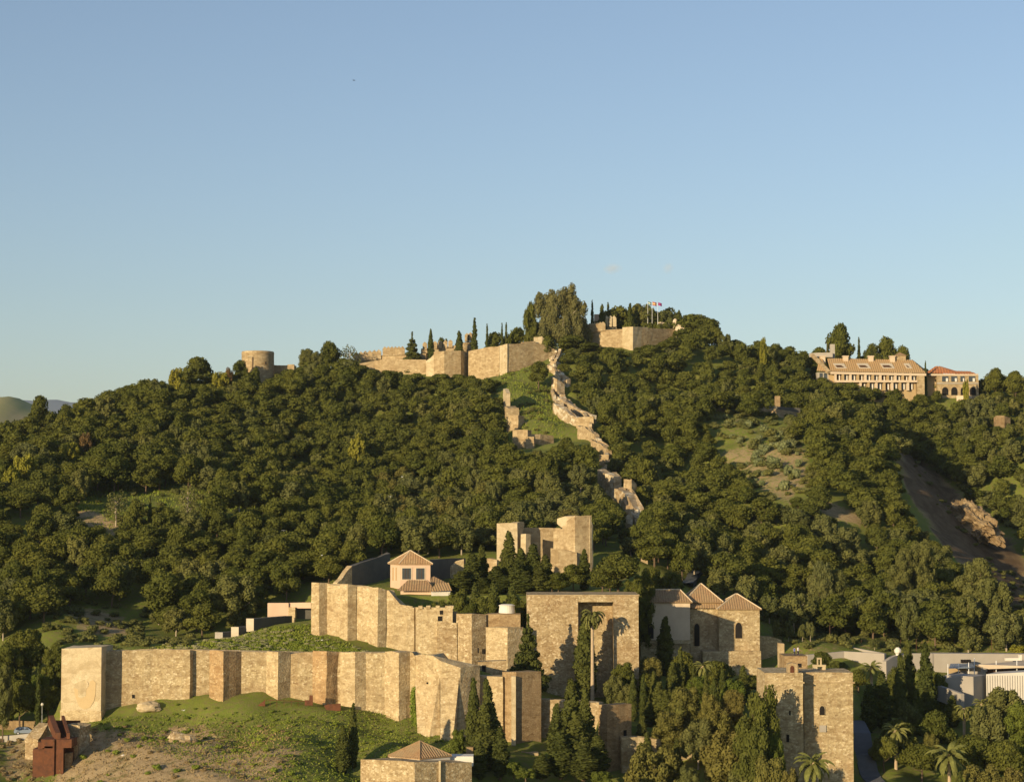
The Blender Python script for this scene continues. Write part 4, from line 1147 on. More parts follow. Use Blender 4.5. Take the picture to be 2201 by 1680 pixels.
b = A(c5, 1872, 490, 806); MB().box(b.x-1, b.x+1, 805, 807, b.z-10, b.z).build('shaft', M['cream'], t)
t = thing('castle_watch_house', 'narrow pink turret between cypresses behind the castle wall', 'tower', A(c5, 1088, 420, 815))
b = A(c5, 1090, 350, 815); MB().box(b.x-1.6, b.x+1.6, 814, 817, b.z-12, b.z).build('shaft', M['pink'], t)

# flags
def flag(k, x, ytop, ybase, Y, cols, label, w=5.5, h=3.4):
    p = A(k, x, ytop, Y); b = A(k, x, ybase, Y)
    t = thing('flag', label, 'flag', b)
    MB().tube([b, p], [.09,.06], 6).build('pole', M['white_metal'], t)
    n = 8; k_ = len(cols)
    for j, c in enumerate(cols):
        vs = []; 
        for i in range(n+1):
            u = i/n; wv = .35*math.sin(u*7+1)*u
            for z in (p.z-h*j/k_, p.z-h*(j+1)/k_): vs.append((p.x+.15+w*u, Y+wv, z-.5*u))
        f = [(2*i, 2*i+2, 2*i+3, 2*i+1) for i in range(n)]
        MB().add(vs+[(v[0],v[1]+.05,v[2]) for v in vs], f+[tuple(q+len(vs) for q in reversed(g)) for g in f]).build('stripe', c, t)
fr_, fy_, fg_, fw_, fp_ = plain('flag_red',(.45,.12,.09)), plain('flag_yellow',(.65,.48,.2)), plain('flag_green',(.10,.22,.12)), plain('flag_white',(.7,.7,.7)), plain('flag_purple',(.3,.05,.18))
flag(c5, 1478, 248, 420, 812, [fg_, fw_, fg_], 'green and white flag, leftmost of the three on the hilltop', 1.5, 1.3)
flag(c5, 1512, 250, 420, 812, [fr_, fy_, fr_], 'red and yellow flag, middle of the three on the hilltop', 1.8, 1.5)
flag(c5, 1556, 255, 430, 812, [fp_], 'purple and green flag, rightmost of the three on the hilltop', 1.6, 1.3)

# ------------------------------------------------------------------ double wall climbing the hill
t = thing('zigzag_hill_wall', 'ruined pale zigzag wall climbing the hill from the keep up to the castle', 'wall', A(kE, 800, 1200, 540))
def seg(pts, th, jag, seed, mat='ramp_wall', sub=2.0): 
    wall_strip(pts, th, jag, seed, rough=.12, sub=sub).build('wall_section', M[mat], t)
seg([W(c5,740,680,760,766), W(c5,775,655,760,768), W(c5,828,705,760,770)], 2, .5, 201)
seg([W(c5,720,700,800,757), W(c5,760,712,800,756), W(c5,815,735,790,760)], 1.6, .5, 202)
seg([W(c5,708,770,800,750), W(c5,780,800,850,746), W(c5,848,850,880,742)], 1.8, .4, 203)
seg([W(c5,728,830,960,738), W(c5,770,850,985,735), W(c5,830,890,1000,737)], 2, .5, 204)
seg([W(c5,770,985,1080,716), W(c5,850,1040,1150,705), W(c5,940,1090,1180,694), W(c5,1050,1136,1200,684)], 1.4, .4, 205)
seg([W(c5,738,1035,1115,690), W(c5,820,1085,1180,681), W(c5,900,1150,1220,672), W(c5,1000,1160,1250,666)], 2.2, .5, 206)
tower3(W(c5,920,1150,1230,668), W(c5,1056,1140,1235,662), W(c5,1060,1140,1235,668), .3, 207, .1).build('wall_tower', M['castle'], t)
seg([W(c5,930,1210,1290,656), W(c5,1000,1225,1310,650), W(c5,1060,1280,1350,644)], 2, .6, 208, 'castle')
seg([W(c5,1035,1318,1395,634), W(c5,1100,1345,1420,628), W(c5,1150,1395,1480,622)], 2.2, .6, 209, 'castle')
seg([W(c5,1100,1440,1545,612), W(c5,1172,1432,1550,611)], 2.5, .5, 210, 'castle')
seg([W(c5,1120,1530,1600,606), W(c5,1180,1540,1600,605)], 2.0, .8, 211, 'castle')
seg([W(kE,395,465,690,588), W(kE,450,500,740,584), W(kE,520,530,770,580), W(kE,600,560,810,576)], 2.5, .5, 212)
seg([W(kE,440,490,560,592), W(kE,580,500,640,589), W(kE,600,530,690,582), W(kE,690,540,690,582)], 1.5, .5, 213, 'castle')
tower3(W(kE,720,590,700,574), W(kE,820,590,745,569), W(kE,882,650,760,571), .4, 214, .1, sub=1).build('wall_tower', M['castle'], t)
seg([W(kE,600,700,830,572), W(kE,700,740,930,564), W(kE,760,800,1000,558), W(kE,850,960,1100,548)], 3.0, .4, 215)
seg([W(kE,640,690,760,574), W(kE,740,710,900,569), W(kE,800,810,980,560), W(kE,900,985,1030,550)], 2.2, .4, 216, 'castle')
seg([W(kE,745,960,1250,542), W(kE,790,960,1250,541), W(kE,835,1000,1250,541)], 1.8, .5, 217)
seg([W(kE,875,1070,1250,536), W(kE,905,1050,1260,535), W(kE,925,1080,1260,535)], 1.8, .7, 218)
seg([W(kE,920,1055,1200,539), W(kE,980,1070,1200,538)], 1.8, .7, 219, 'castle')
def ground_wall(pts, th, h, jag, seed, mat):
    mb = MB(); V_ = []
    for px, py, Y in pts:
        p = at(px, py, Y); V_.append((p.x, p.y))
    Q_ = []
    for a_, b_ in zip(V_, V_[1:]):
        k = max(1, int(math.hypot(b_[0]-a_[0], b_[1]-a_[1])/2)); Q_ += [(a_[0]+(b_[0]-a_[0])*j/k, a_[1]+(b_[1]-a_[1])*j/k) for j in range(k)]
    Q_.append(V_[-1]); zt = [gh(*q)+h+noise.noise(Vector((i*.45, seed, 0)))*jag*2+noise.noise(Vector((i*1.9, seed, 3)))*jag for i, q in enumerate(Q_)]
    for i in range(len(Q_)-1):
        a_, b_ = Vector(Q_[i]), Vector(Q_[i+1]); d = (b_-a_).normalized(); n_ = Vector((-d.y, d.x))*th/2
        z1, z2 = zt[i], zt[i+1] if i % 5 else zt[i]; zb = min(gh(*a_), gh(*b_))-1.5
        mb.add([(a_.x-n_.x,a_.y-n_.y,zb),(b_.x-n_.x,b_.y-n_.y,zb),(b_.x+n_.x,b_.y+n_.y,zb),(a_.x+n_.x,a_.y+n_.y,zb),
                (a_.x-n_.x,a_.y-n_.y,z1),(b_.x-n_.x,b_.y-n_.y,z2),(b_.x+n_.x,b_.y+n_.y,z2),(a_.x+n_.x,a_.y+n_.y,z1)], [(0,1,5,4),(1,2,6,5),(2,3,7,6),(3,0,4,7),(4,5,6,7)])
    mb.build('parapet_wall', M[mat], t)
ground_wall([(1205,768,772),(1186,800,752),(1216,828,744),(1196,850,737),(1212,868,728),(1240,885,702),(1274,906,672),(1268,928,656),(1285,950,641),(1303,975,624),(1308,1000,611),(1296,1025,600),(1290,1042,588),(1322,1068,576),(1347,1098,557),(1366,1118,547),(1376,1146,535)], 1.1, 2.6, .5, 3, 'ramp_wall')
ground_wall([(1196,775,772),(1178,805,752),(1204,835,744),(1186,860,735),(1198,885,712),(1226,905,690),(1256,925,668)], .9, 2.2, .6, 9, 'ramp_wall')
t = thing('western_hill_wall', 'short ruined wall stepping down the grass strip left of the zigzag hill wall', 'wall', A(c5, 450, 1300, 650))
seg([W(c5,350,925,1060,708), W(c5,366,930,1080,702), W(c5,378,960,1130,692)], 1.3, .6, 221, 'plaster')
seg([W(c5,375,1132,1270,668), W(c5,470,1132,1280,666)], 5, .15, 222, 'castle')
seg([W(c5,362,1060,1150,688), W(c5,390,1075,1150,682)], 4, .5, 223, 'castle')
seg([W(c5,425,1247,1395,650), W(c5,540,1247,1400,648)], 4, .15, 224, 'castle')
seg([W(c5,540,1270,1340,650), W(c5,640,1280,1350,652), W(c5,745,1290,1370,656)], 2, .4, 225, 'castle')
seg([W(c5,530,1298,1380,646.5), W(c5,590,1300,1380,646)], 3, .2, 226, 'castle')
seg([W(c5,480,1150,1240,680), W(c5,530,1200,1260,668)], 2, .8, 227, 'castle')

# ------------------------------------------------------------------ hilltop hotel with long tiled roof
Yq = 770
t = thing('hillside_hotel', 'long hillside hotel with a sloping tan roof, four white roof lights and a balcony storey', 'building', A(c7, 1100, 690, Yq))
a = A(c7, 755, 565, Yq); b = A(c7, 1405, 700, Yq)
MB().box(a.x, b.x, Yq+1.6, Yq+16, b.z-6, a.z+.2).build('wall', M['ochre'], t)
mb = MB()
slope_tiles(mb, A(c7,765,556,Yq-.4), A(c7,1475,570,Yq-.4), A(c7,1375,478,Yq+8.5), A(c7,712,455,Yq+8.5), .85, .14)
slope_tiles(mb, A(c7,1475,570,Yq-.4), A(c7,1490,560,Yq+17), A(c7,1375,478,Yq+8.5), A(c7,1375,478,Yq+8.5), .85, .14)
slope_tiles(mb, A(c7,1490,560,Yq+17), A(c7,765,556,Yq+17), A(c7,712,455,Yq+8.5), A(c7,1375,478,Yq+8.5), .85, .14)
ro = mb.build('roof', M['tile_tan'], t)
a = A(c7,765,558,Yq-.5); b = A(c7,1475,572,Yq-.5)
MB().add([a, b, b+Vector((0,1.8,0)), a+Vector((0,1.8,0)), a-Vector((0,0,.9)), b-Vector((0,0,.9)), b+Vector((0,1.8,-.9)), a+Vector((0,1.8,-.9))],
   [(0,1,2,3),(4,7,6,5),(0,4,5,1),(1,5,6,2),(2,6,7,3),(3,7,4,0)]).build('eaves', M['cream'], t)
for x in (705, 875, 1062, 1222):
    p = A(c7, x, 450, Yq+7.8); c = MB(); c.box(p.x-1.0, p.x+1.0, Yq+6.8, Yq+8.8, p.z-2.6, p.z+.1); c.box(p.x-1.25, p.x+1.25, Yq+6.6, Yq+9, p.z+.1, p.z+.5)
    c.build('chimney', M['cream'], t)
a = A(c7,1245,440,Yq+9); b = A(c7,1320,490,Yq+9)
st = MB(); st.box(a.x, b.x, Yq+8, Yq+13, b.z, a.z); st = st.build('stair_tower', M['castle'], t)
cx = (a.x+b.x)/2; hip = MB(); hip.add([(a.x-.5,Yq+7.6,a.z),(b.x+.5,Yq+7.6,a.z),(b.x+.5,Yq+13.4,a.z),(a.x-.5,Yq+13.4,a.z),(cx,Yq+10.5,a.z+1.6)], [(0,1,4),(1,2,4),(2,3,4),(3,0,4),(3,2,1,0)])
h_ = hip.build('tower_roof', M['tile'], t); h_.parent = st
P0, P1, P2, P3 = A(c7,765,556,Yq-.4), A(c7,1475,570,Yq-.4), A(c7,1375,478,Yq+8.5), A(c7,712,455,Yq+8.5)
nn = (P1-P0).cross(P3-P0).normalized()
def onroof(x, y):
    # point of the roof plane seen at a crop position
    o = Vector((0,0,CAMZ)); d = (A(c7,x,y,Yq)-o).normalized()
    return o + d*((P0-o).dot(nn)/d.dot(nn))
for (x0, x1, sh) in ((782,862,24),(956,1040,24),(1130,1218,24),(1306,1348,24)):
    q = [onroof(x0+sh,534), onroof(x1+sh,534), onroof(x1,498), onroof(x0,498)]
    s0 = MB().add([v-nn*.15 for v in q]+[v+(-nn if nn.z<0 else nn)*.15 for v in q], [(0,1,2,3),(7,6,5,4)]+[(i,4+i,4+(i+1)%4,(i+1)%4) for i in range(4)]).build('roof_terrace', M['pale_step'], t)
    q2 = [onroof(x0+sh+6,528), onroof(x1+sh-22,528), onroof(x1-20,514), onroof(x0+18,514)]
    s1 = MB().add([v+(-nn if nn.z<0 else nn)*.05 for v in q2]+[v+(-nn if nn.z<0 else nn)*.3 for v in q2], [(7,6,5,4),(0,1,2,3)]+[(i,4+i,4+(i+1)%4,(i+1)%4) for i in range(4)]).build('roof_opening', M['wood'], t)
    s1.parent = s0; WL[s1.name] = WL[s0.name]
# balcony storeys
zf1 = A(c7,0,628,Yq).z
MB().box(A(c7,790,0,Yq).x, A(c7,1400,0,Yq).x, Yq-.6, Yq+1.7, zf1-.5, zf1+.35).build('balcony_slab', M['cream'], t)
for yt, yb, x0, xN, nb in ((572, 622, 795, 1405, 11), (645, 690, 980, 1390, 7)):
    zt_, zb_ = A(c7,0,yt,Yq).z, A(c7,0,yb,Yq).z
    for j in range(nb):
        xa = x0+(xN-x0)*(j+.12)/nb; xb = x0+(xN-x0)*(j+.82)/nb
        w_ = panel(c7, xa, yt+1, xb, yb, Yq+1.55, .12).build('window', M['glass'] if j % 3 else M['wood'], t)
        xc = xa+(xb-xa)*.55; cu = panel(c7, xc, yt+4, xc+(xb-xa)*.3, yb, Yq+1.4, .1).build('curtain', M['white'], w_)
        xp = x0+(xN-x0)*j/nb; p = A(c7, xp, 0, Yq)
        MB().box(p.x-.45, p.x+.45, Yq-.2, Yq+1.58, zb_-.4, zt_+.3).build('pier', M['ochre' if j % 2 else 'cream'], t)
a = A(c7,1407,575,Yq); b = A(c7,1462,700,Yq)
MB().box(a.x, b.x, Yq-.3, Yq+14, b.z-3, a.z).build('end_wall', M['castle'], t)
# left wing
mb = MB(); slope_tiles(mb, A(c7,662,552,Yq+1), A(c7,745,556,Yq-.2), A(c7,690,460,Yq+8), A(c7,610,430,Yq+9), .85, .14); mb.build('wing_roof', M['tile_tan'], t)
a = A(c7,668,562,Yq+1.5); b = A(c7,792,680,Yq+1.5)
MB().box(a.x, b.x, Yq+1.9, Yq+14, b.z-1, a.z).build('wing_wall', M['concrete'], t)
for x in (682, 715): panel(c7, x, 568, x+24, 625, Yq+1.85, .1).build('wing_window', M['glass'], t)
wall_strip([W(c7,606,420,450,Yq+12), W(c7,690,416,450,Yq+11), W(c7,780,416,450,Yq+10)], 2.5, .05, 231, rough=.02).build('parapet', M['grey_wall'], t)
MB().add([A(c7,612,425,Yq+7.9), A(c7,640,425,Yq+7.9), A(c7,770,555,Yq-.8), A(c7,735,560,Yq-.8)], [(0,1,2,3)]).add([v+Vector((0,.5,-.6)) for v in (A(c7,612,425,Yq+7.9), A(c7,640,425,Yq+7.9), A(c7,770,555,Yq-.8), A(c7,735,560,Yq-.8))], [(3,2,1,0)]).build('gable_coping', M['castle'], t)
p = A(c7, 777, 355, Yq+14); q = A(c7, 777, 460, Yq+14)
MB().box(p.x-.9, p.x+.9, Yq+13, Yq+15, q.z-3, p.z).build('tall_chimney', M['concrete'], t)
t = thing('lamp_mast', 'thin dark mast standing beside the tall hotel chimney', 'mast', A(c7, 737, 440, Yq+13))
p = A(c7, 737, 345, Yq+16); MB().tube([p-Vector((0,0,20)), p], [.25,.15], 6).build('pole', M['wood'], t)

Yz = 775
t = thing('red_roofed_house', 'house with red tiled roofs and four dark arches right of the long hotel', 'building', A(c7, 1700, 735, Yz))
a = A(c7,1555,585,Yz); b = A(c7,1865,732,Yz)
MB().box(a.x, b.x, Yz, Yz+14, b.z-5, a.z).build('wall', M['castle'], t)
mb = MB()
slope_tiles(mb, A(c7,1470,568,Yz+1), A(c7,1700,575,Yz-.5), A(c7,1575,517,Yz+7), A(c7,1545,517,Yz+7), 1.1, .15)
slope_tiles(mb, A(c7,1690,576,Yz-.5), A(c7,1862,580,Yz-.5), A(c7,1800,556,Yz+5), A(c7,1660,552,Yz+5), 1.1, .15)
slope_tiles(mb, A(c7,1700,575,Yz-.5), A(c7,1720,562,Yz+14), A(c7,1575,517,Yz+7), A(c7,1575,517,Yz+7), 1.1, .15)
mb.build('roof', M['tile_red'], t)
a = A(c7,1500,574,Yz-.3); b = A(c7,1862,586,Yz-.3); MB().box(a.x, b.x, Yz-.35, Yz+1.2, b.z-.1, a.z).build('eaves', M['cream'], t)
a = A(c7,1478,578,Yz+2); b = A(c7,1556,700,Yz+2); MB().box(a.x, b.x, Yz+2, Yz+12, b.z-4, a.z).build('side_wall', M['ochre'], t)
for x0, x1 in ((1592,1640),(1660,1706),(1728,1760),(1790,1840)):
    w_ = panel(c7, x0, 592, x1, 632, Yz-.02, .12).build('window', M['glass'], t)
    panel(c7, x0+(x1-x0)*.6, 606, x1-4, 632, Yz-.12, .1).build('curtain', M['white'], w_)
for x0 in (1592, 1660, 1730, 1798): panel(c7, x0, 672, x0+46, 732, Yz-.02, .15, .42).build('arch', M['dark'], t)
a = A(c7,1555,640,Yz-.2); b = A(c7,1865,648,Yz-.2); MB().box(a.x, b.x, Yz-.25, Yz+.5, b.z, a.z).build('string_course', M['concrete'], t)
t = thing('garden_parapet', 'curved sunlit garden parapet below the arches of the red roofed house', 'wall', A(c7, 1770, 770, Yz-8))
wall_strip([W(c7,1700,736,758,Yz-5), W(c7,1750,735,768,Yz-6.5), W(c7,1812,736,758,Yz-5.5)], 1.2, .05, 241, rough=.02, sub=1).build('wall', M['cream'], t)
t = thing('viewpoint_wall', 'curved rubble viewpoint terrace wall on the right hillside with a square pillar', 'wall', A(c7, 390, 880, 700))
wall_strip([W(c7,228,806,900,702), W(c7,270,806,930,698)], 3, .1, 251, sub=3).build('wall', M['rubble'], t)
wall_strip([W(c7,270,828,860,699), W(c7,400,838,880,696), W(c7,545,862,910,698)], 3, .1, 252, sub=3).build('wall', M['castle'], t)
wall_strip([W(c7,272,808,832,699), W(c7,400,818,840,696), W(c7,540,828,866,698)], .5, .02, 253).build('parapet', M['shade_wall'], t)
p = A(c7,372,738,700); MB().box(p.x-.9, p.x+.9, 700, 702, p.z-15, p.z).build('pillar', M['brick'], t)
t = thing('roadside_wall', 'thin pale roadside wall on the right hillside, left of the viewpoint terrace', 'wall', A(c5, 1990, 1100, 690))
wall_strip([W(c5,1540,1135,1160,694), W(c5,1830,1098,1125,694), W(c5,2085,1070,1100,694)], .8, .2, 254, sub=2).build('wall', M['castle'], t)
t = thing('rock_house', 'small brown square ruin on the far right hillside', 'ruin', A(c7, 2040, 940, 735))
wall_strip([W(c7,1975,890,950,735), W(c7,1995,882,950,733), W(c7,2055,880,950,733), W(c7,2100,900,950,735)], 6, .4, 255, sub=3).build('wall', M['rock'], t)
# ------------------------------------------------------------------ ground-following strips
def strip(name, pts, width, mat, dz=.06, kind='structure', zs=None):
    """pts [(x,y)] centre line; a thin sheet lying on the ground"""
    P = [Vector(p) for p in pts]; vs = []; fs = []
    Q = []
    for a, b in zip(P, P[1:]):
        k = max(1, int((b-a).length/2))
        Q += [a.lerp(b, j/k) for j in range(k)]
    Q.append(P[-1])
    for i, p in enumerate(Q):
        d = (Q[min(i+1,len(Q)-1)]-Q[max(i-1,0)]).normalized(); n = Vector((-d.y, d.x))
        z = max(gh(*(p+n*width/2*s)) for s in (-1,0,1))+dz if zs is None else interp(p.x, zs)
        for s in (-1, 1):
            q = p+n*width/2*s; vs.append((q.x, q.y, z))
    m = len(Q)
    fs = [(2*i,2*i+1,2*i+3,2*i+2) for i in range(m-1)]
    vs2 = vs+[(v[0],v[1],v[2]-1.2) for v in vs]; o = 2*m
    fs += [(2*i,2*i+2,o+2*i+2,o+2*i) for i in range(m-1)]+[(2*i+1,o+2*i+1,o+2*i+3,2*i+3) for i in range(m-1)]
    ob = MB().add(vs2, fs).build(name, mat)
    if kind: ob['kind'] = kind
    return ob, vs
RP = [at(-260,1588,397), at(-60,1585,394.5), at(40,1578,392.5), at(90,1572,392)]
o, vs = strip('road', [p[:2] for p in RP], 6.0, M['asphalt'], .35, zs=[(p.x, p.z) for p in RP])
t = thing('road_kerb_wall', 'pale low kerb wall edging the road where the blue car is parked', 'kerb', (vs[0][0], vs[0][1], vs[0][2]))
R_ = [Vector(v) for v in vs[0::2]]; Lf = [Vector(v) for v in vs[1::2]]
E_ = R_ if R_[len(R_)//2].y < Lf[len(Lf)//2].y else Lf
mb = MB()
for a, b in zip(E_, E_[1:]):
    mb.add([a+Vector((0,-.5,-1)),b+Vector((0,-.5,-1)),b+Vector((0,-.1,-1)),a+Vector((0,-.1,-1)),a+Vector((0,-.5,.25)),b+Vector((0,-.5,.25)),b+Vector((0,-.1,.25)),a+Vector((0,-.1,.25))],
       [(0,1,5,4),(1,2,6,5),(2,3,7,6),(3,0,4,7),(4,5,6,7)])
mb.build('kerb', M['concrete'], t)
t = thing('roadside_stone_wall', 'low brown stone wall behind the parked blue car', 'wall', A(kB, 300, 780, 397))
wall_strip([W(kB,-200,720,830,398), W(kB,250,715,830,397), W(kB,640,740,830,396), W(kB,740,780,860,396)], 1.0, .3, 301, sub=2).build('wall', M['rock'], t)
p1 = at(1838,1600,378); p2 = at(1860,1640,362); p3 = at(1915,1690,345); p4 = at(1990,1760,325)
strip('path', [p[:2] for p in (p1,p2,p3,p4)], 3.6, plain('grey_paving', (.13,.13,.14), (.10,.10,.10), 1.0), .12)
strip('footpath', [at(1478,1275,468)[:2], at(1492,1235,486)[:2], at(1508,1185,505)[:2]], 2.8, plain('hill_path_asphalt', (.10,.11,.12), None, 1.0), .5)

# ------------------------------------------------------------------ car
def car(loc, heading):
    t = thing('parked_car', 'blue grey estate car parked on the road behind the rusty steel stairs', 'car', loc)
    t.rotation_euler = (0, 0, heading)
    L, Wd = 4.5, 1.75
    prof = [(-2.2,.35),(2.2,.35),(2.25,.62),(2.1,.82),(1.2,.95),(-2.15,1.0),(-2.25,.7)]
    cab = [(-2.1,.98),(1.15,.94),(.45,1.42),(-.2,1.5),(-1.6,1.47),(-2.0,1.25)]
    def ext(pr, w, inset=0.0):
        n = len(pr); vs = [(x, -w/2+(inset if z > 1.1 else 0), z) for x, z in pr]+[(x, w/2-(inset if z > 1.1 else 0), z) for x, z in pr]
        return MB().add(vs, [tuple(range(n)), tuple(range(n, 2*n))[::-1]]+[(i, n+i, n+(i+1)%n, (i+1)%n) for i in range(n)])
    WL[t.name] = Vector((0,0,0))
    body = ext(prof, Wd).build('body', M['car'], t)
    ext(cab, Wd-.1, .12).build('roof', M['car'], t)
    for s in (-1, 1):
        y = s*(Wd/2-.03)
        for x0, x1 in ((-1.85,-1.1),(-1.0,-.15),(-.05,.75)):
            MB().add([(x0,y,1.02),(x1,y,1.02),(min(x1,.5)-.05,y-s*.1,1.36),(x0+.1,y-s*.1,1.36),(x0,y+s*.03,1.02),(x1,y+s*.03,1.02),(min(x1,.5)-.05,y-s*.07,1.36),(x0+.1,y-s*.07,1.36)],
               [(0,1,2,3),(7,6,5,4),(0,4,5,1),(1,5,6,2),(2,6,7,3),(3,7,4,0)]).build('side_window', M['glass'], t)
    MB().add([(1.12,-.7,.98),(1.12,.7,.98),(.52,.62,1.38),(.52,-.62,1.38),(1.17,-.7,.99),(1.17,.7,.99),(.57,.62,1.39),(.57,-.62,1.39)],[(0,1,2,3),(7,6,5,4),(0,4,5,1),(2,6,7,3),(1,5,6,2),(3,7,4,0)]).build('windscreen', M['glass'], t)
    for x in (-1.4, 1.35):
        for s in (-1, 1):
            w = MB(); w.tube([(x, s*(Wd/2-.2), .33), (x, s*(Wd/2+.02), .33)], [.33,.33], 16); w = w.build('wheel', M['black'], t)
            r = MB(); r.tube([(x, s*(Wd/2+.0), .33), (x, s*(Wd/2+.04), .33)], [.2,.2], 12); r = r.build('rim', M['metal'], t); r.parent = w
    for s in (-.6, .6):
        MB().box(2.17,2.27,s-.2,s+.2,.62,.78).build('headlight', M['white'], t)
        MB().box(-2.28,-2.2,s-.15,s+.15,.72,.95).build('tail_light', M['rust'], t)
p = A(kB, 400, 925, 391.0); zr = interp(p.x, [(q.x, q.z) for q in RP])+.02
car(Vector((p.x, p.y, zr)), R(6))
# a small rust-red kiosk post and bystanders' motorbike are too small to tell; street lamp
b = at(90.5, 1562, 392); tp = at(90.5, 1515, 392)
t = thing('street_lamp', 'thin grey street lamp with a round white head by the roadside', 'street lamp', b)
MB().tube([b-Vector((0,0,1)), tp], [.09,.06], 8).build('pole', M['metal'], t)
MB().lathe((tp.x,tp.y), [(.1,tp.z-.1),(.32,tp.z+.1),(.3,tp.z+.35),(.1,tp.z+.5)], 10).build('lamp_head', M['white'], t)

# ------------------------------------------------------------------ rusted steel stair structure
Ys = 356
t = thing('rusty_steel_stair', 'rusty steel viewing box with a stair down from the ramp at the lower left', 'stairs', A(kB, 740, 1680, Ys))
a = A(kB, 510, 1165, Ys); b = A(kB, 820, 1800, Ys); c = A(kB, 970, 1150, Ys)
def boxk(x0, x1, yt, yb, Y0, Y1, mat, name, par=None):
    a = A(kB, x0, yt, Y0); b = A(kB, x1, yb, Y0)
    return MB().box(a.x, b.x, Y0, Y1, b.z, a.z).build(name, M[mat], par or t)
boxk(510, 690, 1165, 1900, Ys+.8, Ys+4, 'rust', 'left_panel')
boxk(690, 822, 1120, 1900, Ys+.3, Ys+4, 'rust', 'middle_panel')
boxk(834, 962, 1150, 1900, Ys+.3, Ys+3, 'rust', 'right_panel')
for x in (820, 962): boxk(x, x+14, 1015, 1900, Ys-.05, Ys+.35, 'rust', 'post')
boxk(640, 960, 1015, 1150, Ys+.3, Ys+4.5, 'rust', 'upper_panel')
boxk(968, 1112, 1015, 1145, Ys-.1, Ys+4.5, 'rust', 'projecting_panel')
boxk(590, 660, 1060, 1200, Ys+1.2, Ys+4, 'rust', 'stepped_panel')
boxk(976, 1130, 1150, 1600, Ys+3.2, Ys+4.5, 'rust_dark', 'recess_back')
boxk(1005, 1100, 1230, 1500, Ys+1.5, Ys+3.2, 'brick', 'brick_pier')
# stair: climbs away from the box to the ramp
s0 = A(kB, 940, 1010, Ys+1.0); s1 = A(kB, 1040, 1010, Ys+1.0); e0 = A(kB, 835, 735, Ys+12); e1 = A(kB, 955, 735, Ys+12)
mb = MB(); nst = 14
for i in range(nst):
    u, v = i/nst, (i+1)/nst
    a0, a1, b0, b1 = s0.lerp(e0, u), s1.lerp(e1, u), s0.lerp(e0, v), s1.lerp(e1, v)
    z = b0.z
    mb.add([(a0.x,a0.y,z-.5),(a1.x,a1.y,z-.5),(b1.x,b1.y,z-.5),(b0.x,b0.y,z-.5),(a0.x,a0.y,z),(a1.x,a1.y,z),(b1.x,b1.y,z),(b0.x,b0.y,z)],
       [(0,1,5,4),(1,2,6,5),(2,3,7,6),(3,0,4,7),(4,5,6,7)])
mb.build('steps', M['rust_dark'], t)
for p, q, w in ((s0, e0, -1.0), (s1, e1, .55)):
    o0 = Vector((w, 0, 0)); h = Vector((0,0,1.15)); d = Vector((0,0,-.8))
    MB().add([p+d, p+o0+d, q+o0+d, q+d, p+h, p+o0+h, q+o0+h, q+h], [(0,1,5,4),(1,2,6,5),(2,3,7,6),(3,0,4,7),(4,5,6,7)]).build('side_panel', M['rust'], t)
a = A(kB, 740, 718, Ys+12); b = A(kB, 1245, 722, Ys+14)
MB().add([a, b, b+Vector((0,.4,0)), a+Vector((0,.4,0)), a-Vector((0,0,.9)), b-Vector((0,0,.8)), b+Vector((0,.4,-.8)), a+Vector((0,.4,-.9))],
   [(0,1,2,3),(0,4,5,1),(1,5,6,2),(2,6,7,3),(3,7,4,0)]).build('ramp_parapet', M['rust'], t)
t = thing('broken_stone_bank', 'pale broken stone footing beside the rusty steel stair', 'ruin', A(kB, 1150, 1300, 364))
wall_strip([W(kB,1010,775,1420,364), W(kB,1120,775,1400,363), W(kB,1230,800,1250,362.5)], 4, .5, 311, rough=.25, sub=1).build('masonry', M['rubble_coarse'], t)
wall_strip([W(kB,1090,1010,1480,360), W(kB,1190,1000,1420,360)], 2.5, .5, 312, rough=.2, sub=1).build('brick_pier', M['brick'], t)
wall_strip([W(kB,600,1000,1250,366), W(kB,650,930,1200,367), W(kB,740,770,1150,369), W(kB,850,800,1100,369)], 3, .4, 313, rough=.2, sub=1).build('sloping_wall', M['rubble_coarse'], t)
t = thing('rusty_fence', 'rusty steel panels and railing along the foot of the outer fortress wall', 'fence', A(kF, 1500, 1500, 379))
Yf = 379.5
for pts in ([(930,1535),(1040,1535),(1040,1450)], [(1580,1525),(1690,1525),(1690,1390),(1645,1390),(1640,1455),(1580,1455)], [(1840,1530),(1880,1600),(2070,1600),(2070,1500),(1900,1510)]):
    vs = [A(kF, x, y, Yf-(1.2 if x > 1800 else 0)) for x, y in pts]; n = len(vs)
    MB().add(vs+[v+Vector((0,.25,0)) for v in vs], [tuple(range(n))[::-1], tuple(range(n,2*n))]+[(i,(i+1)%n,n+(i+1)%n,n+i) for i in range(n)]).build('steel_panel', M['rust'], t)
mb = MB(); P = [A(kF, x, y, Yf) for x, y in ((1040,1450),(1200,1455),(1400,1465),(1580,1470))]
mb.tube(P, [.05]*4, 5)
mb.build('handrail', M['rust'], t)
for x in (1110, 1200, 1300, 1400, 1490):
    q = A(kF, x, 1458, Yf); MB().tube([q, q-Vector((0,0,1.2))], [.04,.04], 5).build('post', M['rust'], t)
